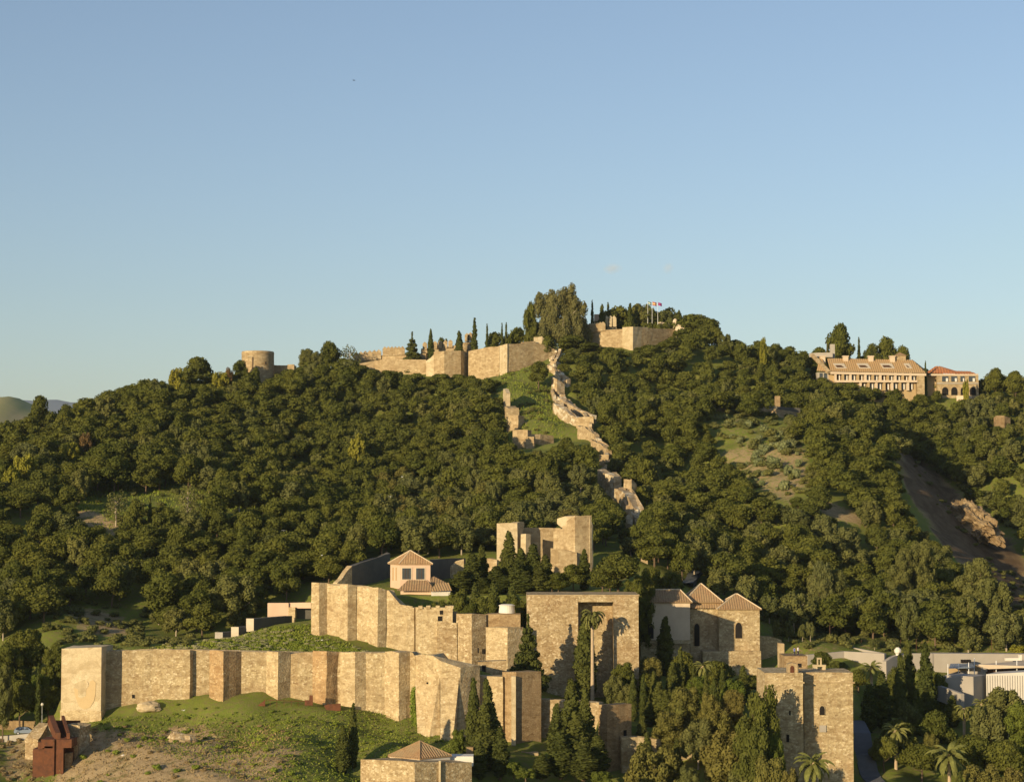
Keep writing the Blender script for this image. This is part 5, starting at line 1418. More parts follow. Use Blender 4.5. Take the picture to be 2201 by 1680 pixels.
# rocks
def rock(loc, sx, sy, sz, seed, label, cat='rock', mat='rock', name='boulder'):
    bm = bmesh.new(); bmesh.ops.create_icosphere(bm, subdivisions=3, radius=1)
    for v in bm.verts:
        d = 1+.35*noise.noise(v.co*1.6+Vector((seed,0,0)))+.12*noise.noise(v.co*5+Vector((0,seed,0)))
        v.co = Vector((v.co.x*sx*d, v.co.y*sy*d, v.co.z*sz*d))
    me = bpy.data.meshes.new(name); bm.to_mesh(me); bm.free(); me.materials.append(M[mat])
    o = bpy.data.objects.new(name, me); COL.objects.link(o); o.location = loc
    return tag(o, label, cat)
rock(A(c1,1150,1095,381), 2.6, 1.6, 1.1, 3, 'large rounded pale boulder against the foot of the outer wall', mat='plaster')
rock(A(c1,1420,1400,361), 3.3, 2.2, 2.7, 9, 'broken lump of rubble masonry on the bare slope', 'ruin', 'rubble_coarse', 'masonry_lump')
rock(A(c1,970,1478,357), .8, .5, .35, 5, 'small pale rock lying on the bare slope', mat='white')
def outcrop(k, pts, Y0, Y1, seed, label):
    # one craggy rib of rock following the slope
    a_ = A(k, *pts[0], Y0); b_ = A(k, *pts[1], Y1); c = (a_+b_)/2; ax = (b_-a_); L = ax.length/2; ax.normalize()
    sd = ax.cross(Vector((0,0,1))).normalized(); up = sd.cross(ax)
    bm = bmesh.new(); bmesh.ops.create_icosphere(bm, subdivisions=5, radius=1)
    for v in bm.verts:
        q = v.co.copy(); n1 = noise.noise(Vector((q.x*3.2+seed, q.y*2, q.z*2))); n2 = abs(noise.noise(Vector((q.x*9+seed, q.y*6, q.z*6)))); n3 = noise.noise(q*18)
        d = 1+.42*n1-.42*n2+.07*n3
        v.co = c+ax*(q.x*L*1.05*d)+sd*(q.y*5.0*d)+up*(q.z*4.6*d-2.2)
    me = bpy.data.meshes.new('rock_outcrop'); bm.to_mesh(me); bm.free(); me.materials.append(M['rock'])
    o = bpy.data.objects.new('rock_outcrop', me); COL.objects.link(o); tag(o, label, 'rock outcrop')
outcrop(kG, [(1690,700),(2010,960)], 645, 610, 13, 'craggy sunlit rock outcrop on the bare scree face of the right hillside')

# ------------------------------------------------------------------ ramp wall, terraces and museum roofs on the right
M['museum_white'] = plain('pale_museum_render', (.52,.49,.44), (.42,.39,.35), .3)
t = thing('grey_ramp_wall', 'long shaded grey ramp wall climbing left behind the lower right tower', 'wall', A(c4, 600, 850, 446))
wall_strip([W(c4,40,645,760,466), W(c4,300,690,760,460), W(c4,620,738,800,452), W(c4,895,788,830,444)], .6, .0, 321, rough=0, sub=2).build('parapet', M['grey_wall'], t)
wall_strip([W(c4,370,800,960,438), W(c4,620,775,960,441), W(c4,898,790,960,436)], 1.2, 0, 322, rough=0, sub=6).build('ramp_side', M['grey_wall'], t)
t = thing('museum_roofs', 'low grey museum building with pale ribbed walls at the right edge', 'building', A(kD, 1700, 1000, 412))
def skew_box(pts, zt_off, mat, name, depth=4, jag=0, sub=10):
    return wall_strip(pts, depth, jag, hash(name) % 50, rough=0, sub=sub).build(name, M[mat], t)
skew_box([W(kD,960,452,800,440), W(kD,1940,458,800,440), W(kD,2400,462,800,440)], 0, 'grey_wall', 'rear_wall', 3)
skew_box([W(kD,325,560,760,434), W(kD,420,500,760,436), W(kD,550,452,760,439), W(kD,960,452,760,439.8)], 0, 'grey_wall', 'curved_wall', 1)
skew_box([W(kD,1010,800,1100,414), W(kD,1500,768,1100,411), W(kD,1512,768,1100,411)], 0, 'grey_wall', 'lower_block', 14)
skew_box([W(kD,1510,768,1100,411.1), W(kD,1685,742,1100,417)], 0, 'grey_wall', 'lower_block_end', 6)
a = A(kD, 1682, 735, 412); b = A(kD, 2500, 1150, 412)
wall_strip([W(kD,1685,735,1150,415), W(kD,2500,690,1150,408)], 8, 0, 5, rough=0, sub=10).build('ribbed_wall', M['museum_white'], t)
for i in range(16):
    x = 1700+i*34; p = A(kD, x, 745, 414.8-(x-1685)*7/815); 
    MB().box(p.x-.03, p.x+.03, p.y-.06, p.y, p.z-5, p.z-.1).build('rib', M['grey_wall'], t)
a = A(kD,1940,470,436); b = A(kD,2165,548,436)
MB().box(a.x, b.x, 435.6, 436.4, b.z, A(kD,0,512,436).z).build('white_bench', M['white'], t)
MB().box(A(kD,2130,0,436).x, b.x, 435.5, 437, b.z+.02, a.z).build('white_pier', M['white'], t)
for x in (1340, 1385, 1430): 
    a = A(kD,x,535,437); b = A(kD,x+38,578,437); MB().box(a.x,b.x,436,437.2,b.z,a.z).build('vent_box', M['dark'], t)
t2 = thing('terrace_canopy', 'pale awning on slim white posts over the museum terrace', 'canopy', A(kD, 1800, 740, 424))
for x, yt, yb in ((1165,595,790),(1308,588,765),(1448,575,760),(1525,515,745),(1822,550,712),(2104,548,715)):
    p = A(kD, x, yt, 422); q = A(kD, x, yb, 422); MB().tube([q-Vector((0,0,.5)), p], [.1,.08], 6).build('post', M['white_metal'], t2)
def sheet(pts, mat, name, th=.15):
    vs = [A(kD, x, y, Y) for x, y, Y in pts]
    MB().add(vs+[v-Vector((0,0,th)) for v in vs], [(0,1,2,3),(7,6,5,4)]+[(i,4+i,4+(i+1)%4,(i+1)%4) for i in range(4)]).build(name, M[mat], t2)
sheet([(1180,648,421),(1530,640,421),(1500,585,430),(1200,590,430)], 'car', 'dark_awning')
sheet([(1545,600,421),(1715,655,421),(2400,630,421),(2300,545,432)], 'cream', 'pale_awning')
for x0, x1, yt, yb, m in ((1180,1420,650,712,'ochre'),(1420,1530,640,702,'cream'),(1545,1622,612,738,'brick'),(1622,1710,640,690,'grey_wall'),(1710,2400,660,715,'wood')):
    a = A(kD,x0,yt,427); b = A(kD,x1,yb,427); MB().box(a.x,b.x,427+.1*(x0%7),429,b.z-.3,a.z).build('back_panel', M[m], t2)
p = A(kD, 483, 490, 438)
t = thing('small_white_vent', 'small rounded white vent on the curved grey wall', 'chimney', p)
MB().lathe((p.x,438), [(.55,p.z-1),(.45,p.z+.5),(.75,p.z+.9),(.8,p.z+1.5),(.3,p.z+2.0)], 10).build('cowl', M['white'], t)
t = thing('pale_boundary_wall', 'slanting grey boundary wall below the museum between dark trees', 'wall', A(kD, 1200, 950, 405))
wall_strip([W(kD,1010,880,960,409), W(kD,1200,950,1030,404), W(kD,1340,1000,1080,400)], .8, 0, 331, rough=0, sub=2).build('wall', M['grey_wall'], t)
t = thing('wire_fence', 'thin dark wire fence with slim posts on the shaded slope above the museum', 'fence', A(c4, 950, 800, 455))
for x in (300, 520, 740, 905, 965, 1012, 1120, 1640):
    y = 690 if x < 700 else 790
    yt = y-95; p = A(c4, x, yt, 456); q = A(c4, x, y+10, 456); MB().tube([q-Vector((0,0,1)), p], [.07,.07], 5).build('post', M['wood'], t)

# ------------------------------------------------------------------ birds, clouds
M['gull'] = plain('white_feathers', (.8,.8,.78)); M['crow'] = plain('dark_feathers', (.05,.05,.06))
def bird(p, span, mat, label, rz, lift=.25, cat='bird', name='seagull'):
    t = thing(name, label, cat, p); t.rotation_euler = (0,0,rz); WL[t.name] = Vector((0,0,0))
    s = span/2
    b = MB(); b.tube([(0,-.38*s,.02*s),(0,-.28*s,.04*s),(0,0,0),(0,.25*s,0),(0,.45*s,.02*s)], [.02*s,.08*s,.13*s,.08*s,.02*s], 8)
    b.build('body', mat, t)
    for d in (-1, 1):
        w = [(0,-.12*s,.03*s),(d*.45*s,-.16*s,lift*s),(d*s,.05*s,lift*.6*s),(d*.5*s,.12*s,lift*s),(0,.16*s,.03*s)]
        MB().add(w+[(x,y,z-.03*s) for x,y,z in w], [(0,1,2,3,4),(9,8,7,6,5)]+[(i,5+i,5+(i+1)%5,(i+1)%5) for i in range(5)]).build('wing', mat, t)
    MB().add([(-.08*s,.4*s,.02*s),(.08*s,.4*s,.02*s),(.12*s,.62*s,.02*s),(-.12*s,.62*s,.02*s),(0,.45*s,.05*s)], [(0,1,2,3),(0,4,1),(1,4,2),(2,4,3),(3,4,0)]).build('tail', mat, t)
for (x, y, Y, rz, lab) in ((864.7,1024.6,480,1.2,'white gull flying over the middle of the wooded hillside'), (839,1067,480,.6,'white gull flying just below another over the wooded hillside'),
      (692,1193,430,1.8,'white gull flying over trees left of the pink pavilion'), (610,1140,440,.2,'white gull flying over the left woodland'),
      (692,1375,404,1.4,'white gull low over the grass below the inner wall'), (395,1526,372,.9,'white gull over the green bank below the outer wall')):
    bird(at(x, y, Y), 1.15, M['gull'], lab, rz)
bird(at(761,173,420), 1.3, M['crow'], 'lone dark bird high in the clear sky', 1.1, .1, name='dark_bird')
def cloud(px, py, Y, rx, rz, seed, label):
    bm = bmesh.new()
    rnd = random.Random(seed)
    c = at(px, py, Y)
    bmesh.ops.create_icosphere(bm, subdivisions=3, radius=1)
    for v in bm.verts:
        d = 1+.35*noise.noise(v.co*1.3+Vector((seed,0,0)))
        v.co = Vector((v.co.x*rx*d+v.co.z*rx*.35, v.co.y*rx*d, v.co.z*rz*d))
    me = bpy.data.meshes.new('cloud'); bm.to_mesh(me); bm.free()
    m, n, out = mat_new('cloud_vapour')
    tc = N(n, 'ShaderNodeTexCoord'); ln = N(n, 'ShaderNodeVectorMath', operation='LENGTH')
    mp = N(n, 'ShaderNodeMapping'); mp.inputs['Scale'].default_value = (1/rx, 1/rx, 1/rz)
    n.links.new(tc.outputs['Object'], mp.inputs[0]); n.links.new(mp.outputs[0], ln.inputs[0])
    nz = noise_t(n, mp.outputs[0], 1.6, 4, .6)
    r = N(n, 'ShaderNodeMath', operation='SUBTRACT'); r.inputs[0].default_value = 1.25; n.links.new(ln.outputs['Value'], r.inputs[1])
    q = N(n, 'ShaderNodeMath', operation='MULTIPLY'); n.links.new(r.outputs[0], q.inputs[0]); n.links.new(nz, q.inputs[1])
    u = N(n, 'ShaderNodeMath', operation='SUBTRACT'); n.links.new(q.outputs[0], u.inputs[0]); u.inputs[1].default_value = .15; u.use_clamp = True
    w = N(n, 'ShaderNodeMath', operation='MULTIPLY'); n.links.new(u.outputs[0], w.inputs[0]); w.inputs[1].default_value = .03
    v = N(n, 'ShaderNodeVolumePrincipled'); v.inputs['Color'].default_value = (1,1,1,1); n.links.new(w.outputs[0], v.inputs['Density'])
    n.links.new(v.outputs[0], out.inputs['Volume'])
    me.materials.append(m)
    o = bpy.data.objects.new('cloud', me); COL.objects.link(o); o.location = c
    tag(o, label, 'cloud')
cloud(1316, 577, 7000, 42, 24, 2, 'faint small pinkish cloud low in the sky, the wider left one')
cloud(1436, 576, 7000, 26, 26, 8, 'faint small round cloud low in the sky, the right one')
# ------------------------------------------------------------------ vegetation builders
def unit(rng, n):
    v = rng.normal(size=(n, 3)); return v/np.linalg.norm(v, axis=1)[:, None]
ICO = None
def ico():
    global ICO
    if ICO is None:
        bm = bmesh.new(); bmesh.ops.create_icosphere(bm, subdivisions=1, radius=1)
        ICO = (np.array([v.co[:] for v in bm.verts]), np.array([[v.index for v in f.verts] for f in bm.faces])); bm.free()
    return ICO

def leaf_cloud(rng, lobes, n, size, jit=.6, aspect=.75, core=.80, up=0.0):
    """leaf clumps scattered through the lobes of a crown; lobes rows = cx cy cz rx ry rz"""
    L = np.asarray(lobes, float)
    w = (L[:,3]*L[:,4]*L[:,5])**(2/3); w /= w.sum()
    k = rng.choice(len(L), n, p=w)
    d = unit(rng, n)
    c, r = L[k,:3], L[k,3:]
    p = c + d*r*(.80+.32*rng.random((n,1))**1.0)
    inside = np.zeros(n, bool)
    for i in range(len(L)):
        q = (((p-L[i,:3])/L[i,3:])**2).sum(1)
        inside |= (q < .62) & (k != i)
    p, d, r = p[~inside], d[~inside], r[~inside]
    m = len(p)
    nn = d/r; nn /= np.linalg.norm(nn, axis=1)[:,None]
    nn = nn + rng.normal(size=(m,3))*jit; nn[:,2] += up; nn /= np.linalg.norm(nn, axis=1)[:,None]
    t = np.cross(nn, unit(rng, m)); t /= np.linalg.norm(t, axis=1)[:,None]
    b = np.cross(nn, t)
    s = size*(.55+.9*rng.random((m,1)))
    v = np.stack([p-t*s-b*s*aspect*.6, p+t*s*.7-b*s*aspect, p+t*s+b*s*aspect*.6, p-t*s*.6+b*s*aspect], 1).reshape(-1,3)
    f = np.arange(4*m).reshape(-1,4)
    iv, if_ = ico()
    vs = [v]; fs4 = [f]; o = len(v)
    for i in range(len(L)):
        dd = 1+.12*rng.normal(size=(len(iv),1))
        vs.append(L[i,:3]+iv*dd*L[i,3:]*core)
        fs4.append(np.c_[if_, if_[:,2]]+o); o += len(iv)
    V = np.concatenate(vs); Fq = fs4[0]; T = np.concatenate(fs4[1:])[:, :3]
    return V, Fq, T

def qt_mesh(name, V, Q, T, mat, tone=None):
    me = bpy.data.meshes.new(name)
    me.vertices.add(len(V)); me.vertices.foreach_set('co', np.asarray(V, np.float32).ravel())
    nl = len(Q)*4+len(T)*3
    me.loops.add(nl); me.loops.foreach_set('vertex_index', np.concatenate([Q.ravel(), T.ravel()]).astype(np.int32))
    me.polygons.add(len(Q)+len(T))
    me.polygons.foreach_set('loop_start', np.concatenate([np.arange(len(Q))*4, len(Q)*4+np.arange(len(T))*3]).astype(np.int32))
    me.polygons.foreach_set('loop_total', np.concatenate([np.full(len(Q),4), np.full(len(T),3)]).astype(np.int32))
    me.update(calc_edges=True)
    if tone is not None:
        a = me.attributes.new('tone','FLOAT','POINT'); a.data.foreach_set('value', np.asarray(tone, np.float32))
    if mat: me.materials.append(mat)
    return me

# crowns are built for a tree 10 m high and 9 m wide
def lobes_pine(rng, n=17, W_=4.5, z0=3.2, z1=10.0):
    L = []
    for i in range(n):
        u = (i+.5)/n
        z = z0+(z1-z0)*(.15+.78*u)
        prof = math.sin(math.pi*min(1,(.28+.72*u)))**.6
        a = rng.random()*6.28 + i*2.4; rr = W_*prof*(.30+.5*rng.random())
        s = rng.uniform(1.2,2.1)
        L.append((math.cos(a)*rr, math.sin(a)*rr, z, s*1.15, s*1.15, s*.82))
    L.append((0,0,z1-1.4,1.5,1.5,1.3)); L.append((0,0,z0+2.6,2.6,2.6,2.0))
    return L
def lobes_broad(rng, n=20, W_=4.0, z0=2.5, z1=10.0):
    L = []
    for i in range(n):
        u = (i+.5)/n; z = z0+(z1-z0)*(.1+.82*u)
        prof = math.sin(math.pi*(.22+.66*u))**.7
        a = i*2.4+rng.random()*1.2; rr = W_*prof*(.4+.5*rng.random()); s = rng.uniform(.8,1.35)
        L.append((math.cos(a)*rr, math.sin(a)*rr, z, s, s, s*1.35))
    L.append((0,0,z0+3.4,2.0,2.0,3.0))
    return L
def lobes_cypress(rng, n=20, W_=1.5, z0=.3, z1=14.0, fat=.34):
    L = []
    for i in range(n):
        u = i/(n-1); z = z0+(z1-z0)*(.05+.88*u)
        r = W_*min(1,.6+2.0*u)*(1-.66*max(0,u-.35)**1.5/.524)
        a = i*2.4+rng.random(); o = r*fat*rng.uniform(.5,1.3)
        L.append((math.cos(a)*o, math.sin(a)*o, z, r*.74, r*.74, (z1-z0)/n*1.9))
    L.append((0,0,z1-1.0,W_*.3,W_*.3,1.2))
    return L
def lobes_euca(rng, n=130):
    # wide, many headed crown made of separate rounded heads on rising limbs
    heads = [(0,0,16,5.5,6.5),(-7,1,10.5,4.5,5),(7,-1,12,5,6),(-3.5,-2,14,3.5,6),(4,2,17.5,3.6,4.5),(-9.5,0,15.5,2.4,4.2),(10.5,1,8,4,4.5),(0,-3,7,6,4),(-8,-2,6,4.5,4),(7,-3,6,4.5,3.5),(-4,0,16.5,4,5),(3.5,0,13,5,6),(0,0,10,7,5),(-6,0,13.5,4,4),(6,0,14.5,4,5),(0,0,6.5,8,4)]
    L = []
    for i in range(n):
        h = heads[i % len(heads)]; d = rng.normal(size=3); d /= np.linalg.norm(d); q = rng.uniform(.3,.8)
        s = rng.uniform(1.2,2.1)
        L.append((h[0]+d[0]*h[3]*q, h[1]+d[1]*h[3]*q, h[2]+d[2]*h[4]*q, s, s, s*1.25))
    for h in heads: L.append((h[0],h[1],h[2],h[3]*.62,h[3]*.62,h[4]*.62))
    return L
def lobes_conifer(rng, z0=.8, z1=12.0, W_=4.5, tiers=9):
    L = []
    for t in range(tiers):
        u = t/(tiers-1); z = z0+(z1-z0)*(.05+.88*u); r = W_*(1-u)**.85+.35
        k = max(1, int(6-4*u))
        for j in range(k):
            a = j*6.283/k+t*1.1+rng.random()*.5; q = r*.62*(.8+.4*rng.random())
            L.append((math.cos(a)*q, math.sin(a)*q, z-.15*r+rng.uniform(-.3,.3), r*.42, r*.42, .5+.25*(1-u)))
        L.append((0,0,z,r*.4,r*.4,.7))
    L.append((0,0,z1-.4,.25,.25,.8))
    return L
def lobes_round(rng, n=9):
    L = [(0,0,.9,1.0,1.0,.8)]
    for i in range(n):
        a = i*2.4; L.append((math.cos(a)*.7, math.sin(a)*.7, .6+.8*rng.random(), .55,.55,.5))
    return L

def trunk_mb(rng, h, r, limbs, W_):
    mb = MB()
    x = y = 0.0; pts = [(0,0,-1.0)]
    for i in range(1, 5):
        x += rng.normal()*.12*r*4; y += rng.normal()*.12*r*4; pts.append((x,y,h*i/4))
    mb.tube(pts, [r*1.25,r,r*.85,r*.65,r*.35], 7)
    for i in range(limbs):
        u = .35+.5*(i+.5)/limbs; b = Vector(pts[1]).lerp(Vector(pts[4]), (u-.25)/.75); a = i*2.4
        e = b+Vector((math.cos(a)*W_*.55, math.sin(a)*W_*.55, h*.22)); mid = b.lerp(e,.5)+Vector((0,0,-.2))
        mb.tube([b, mid, e], [r*.4,r*.3,r*.12], 5)
    return mb
def mb_mesh(mb, name, mat):
    me = bpy.data.meshes.new(name); me.from_pydata(mb.v, [], mb.f); me.materials.append(mat); me.update(); return me

PROTO = {}
def proto(kind, builder, nvar, leaves, size, mat, trunk, H, Wd, bark='bark', seed=1, **kw):
    PROTO[kind] = []
    for i in range(nvar):
        rng = np.random.default_rng(seed*100+i)
        V, Q, T = leaf_cloud(rng, builder(rng), leaves, size, **kw)
        me = qt_mesh(kind+'_crown', V, Q, T, M[mat])
        tm = mb_mesh(trunk_mb(rng, trunk[0], trunk[1], trunk[2], Wd/2), kind+'_trunk', M[bark])
        PROTO[kind].append((me, tm, H, Wd))
proto('pine', lobes_pine, 7, 4200, .25, 'pine', (7.5,.22,6), 10.3, 9.4, seed=1)
proto('pine_near', lobes_pine, 2, 6500, .22, 'pine', (7.5,.22,6), 10.3, 9.4, seed=2)
proto('broad', lobes_broad, 5, 4000, .23, 'broad', (8,.2,7), 10.8, 8.6, 'bark_pale', seed=3)
proto('broad_near', lobes_broad, 3, 7500, .19, 'broad', (8,.2,8), 10.8, 8.6, 'bark_pale', seed=4)
proto('autumn', lobes_broad, 3, 6500, .20, 'autumn', (8,.2,9), 10.8, 8.6, 'bark_pale', seed=5, core=.62)
proto('green', lobes_broad, 2, 5500, .21, 'green', (8,.2,8), 10.8, 8.6, 'bark', seed=6)
proto('yellow', lobes_broad, 2, 3000, .28, 'yellow', (8,.2,8), 10.8, 8.6, 'bark', seed=7, core=.65)
proto('russet', lobes_broad, 1, 2600, .28, 'russet', (8,.2,8), 10.8, 8.6, 'bark', seed=8, core=.6)
proto('cypress', lobes_cypress, 4, 4800, .21, 'cypress', (8,.2,0), 14.6, 3.2, seed=9, jit=.5)
proto('slim_cypress', lambda r: lobes_cypress(r, 18, .9, .4, 14), 2, 2000, .22, 'cypress', (8,.15,0), 14.6, 1.9, seed=10, jit=.5)
proto('conifer', lobes_conifer, 1, 8000, .2, 'cypress', (10,.25,0), 12.4, 9.0, seed=11, jit=.5, up=.3)
proto('bare', lobes_broad, 2, 1100, .22, 'broad', (8.5,.22,14), 10.8, 8.6, 'bark_pale', seed=12, core=.01)

def lobes_tall(rng, n=44, W_=5.4, z0=4.0, z1=19.0):
    L = []
    for i in range(n):
        u = (i+.5)/n; z = z0+(z1-z0)*(.06+.84*u); prof = math.sin(math.pi*(.2+.66*u))**.6
        a = i*2.4+rng.random()*1.4; rr = W_*prof*(.35+.55*rng.random()); s = rng.uniform(1.1,2.0)
        L.append((math.cos(a)*rr, math.sin(a)*rr, z, s, s, s*.95))
    for z in (8, 11.5, 15): L.append((0,0,z,3.0,3.0,2.6))
    return L
for k_, m_, s_ in (('green','green',21),('autumn','autumn',22),('broad_near','broad',23),('pine_near','pine',24)):
    proto(k_+'_tall', lobes_tall, 2, 12000, .21, m_, (15,.35,9), 19.8, 12.2, 'bark', seed=s_)
proto('euca', lobes_euca, 1, 34000, .27, 'euca', (15,.5,8), 21.5, 27.0, 'bark_pale', seed=13, core=.75)
NAMES = {'euca':('eucalyptus_tree','tree'),'pine':('pine_tree','tree'),'pine_near':('pine_tree','tree'),'broad':('olive_toned_tree','tree'),'broad_near':('olive_toned_tree','tree'),
 'autumn':('autumn_tree','tree'),'green':('leafy_tree','tree'),'yellow':('yellow_green_tree','tree'),'russet':('russet_tree','tree'),
 'cypress':('cypress_tree','tree'),'slim_cypress':('cypress_tree','tree'),'conifer':('conifer_tree','tree'),'bare':('sparse_tree','tree')}
for k_ in ('green','autumn','broad_near','pine_near'): NAMES[k_+'_tall'] = NAMES[k_]
RND = random.Random(11)
def tree(kind, x, y, z, H, Wd, label, group=None, rot=None, var=None, lean=(0,0)):
    vs = PROTO[kind]; me, tm, h0, w0 = vs[var % len(vs)] if var is not None else RND.choice(vs)
    nm, cat = NAMES[kind]
    t = bpy.data.objects.new(nm, None); COL.objects.link(t)
    t.empty_display_size = 1
    t.location = (x, y, z); t.scale = (Wd/w0, Wd/w0, H/h0)
    t.rotation_euler = (lean[0], lean[1], RND.random()*6.28 if rot is None else rot)
    tag(t, label, cat, group)
    for n_, m_ in (('crown', me), ('trunk', tm)):
        c = bpy.data.objects.new(n_, m_); COL.objects.link(c); c.parent = t
    return t
def tpx(kind, px, ytop, wpx, Y, label, group=None, zbase=None, lean=(0,0), var=None):
    """tree whose top is seen at (px, ytop), crown wpx wide, standing at distance Y"""
    p = at(px, ytop, Y); z = gh(p.x, p.y) if zbase is None else zbase
    H = max(2.0, p.z-z)
    if kind+'_tall' in PROTO and H > 1.45*wpx*Y/F: kind += '_tall'
    return tree(kind, p.x, p.y, p.z-H, H, wpx*Y/F, label, group, lean=lean, var=var)

# ---- palms
def palm_mesh(seed, n=30, L=4.2, fan=False):
    rng = np.random.default_rng(seed); mb = MB()
    for i in range(n):
        a = i*2.399+rng.random()*.3; el = 1.25-1.9*(i/n)+rng.normal()*.1
        l = L*(.8+.3*rng.random()); dx, dy = math.cos(a), math.sin(a)
        P = []; x = z = 0.0; e = el
        for j in range(9):
            P.append(Vector((dx*x, dy*x, z))); x += l/8*math.cos(e); z += l/8*math.sin(e); e -= .16+.12*j/8+(.06 if fan else 0)
        side = Vector((-dy, dx, 0))
        for j in range(1, 9):
            p, q = P[j-1], P[j]
            w = l*.13*math.sin(math.pi*min(1,(j+.6)/9.2))**.6 if not fan else l*.20*(j/8)
            for s in (-1, 1):
                o = side*s*w+Vector((0,0,-w*(.55+.3*rng.random())))
                d = (q-p)
                mb.add([p, q, q+o+d*.5, p+o+d*.5], [(0,1,2,3)])
                if fan: mb.add([p, q, q+o*.5+d*.7, p+o*.5+d*.4], [(0,1,2,3)])
    return mb
PALMS = [mb_mesh(palm_mesh(1), 'palm_crown', M['palmleaf']), mb_mesh(palm_mesh(5, 26, 4.0), 'palm_crown', M['palmleaf'])]
FANP = mb_mesh(palm_mesh(3, 30, 1.9, True), 'palm_crown', M['palmleaf'])
def palm(px, py, Y, wpx, label, fan=False, var=0, skirt=True, bx=None, zb=None, r=.32, rot=0):
    """palm whose fronds spring from (px, py)"""
    c = at(px, py, Y); z = gh(c.x, c.y) if zb is None else zb
    t = thing('palm_tree', label, 'palm', Vector((c.x, c.y, z)))
    s = wpx*Y/F/(8.0 if not fan else 3.7)
    k = bpy.data.objects.new('crown', FANP if fan else PALMS[var]); COL.objects.link(k); k.parent = t
    k.location = (0,0,c.z-z); k.scale = (s,s,s); k.rotation_euler = (0,0,rot)
    b = 0 if bx is None else at(bx, py, Y).x-c.x
    m = MB(); m.tube([(c.x+b, c.y, z-1), (c.x+b*.9, c.y, z+(c.z-z)*.3), (c.x+b*.4, c.y, z+(c.z-z)*.7), (c.x, c.y, c.z)], [r*1.3,r,r*.9,r*.95], 9)
    m.build('trunk', M['palm_bark'], t)
    if skirt:
        mb = MB(); mb.lathe((c.x,c.y), [(r*.9,c.z-1.3*s),(r*1.7,c.z-.7*s),(r*2.0,c.z-.2*s),(r*.8,c.z+.3*s)], 9); mb.build('frond_bases', M['palm_bark'], t)
    return t
# ------------------------------------------------------------------ single trees that can be told apart
G_LC = None
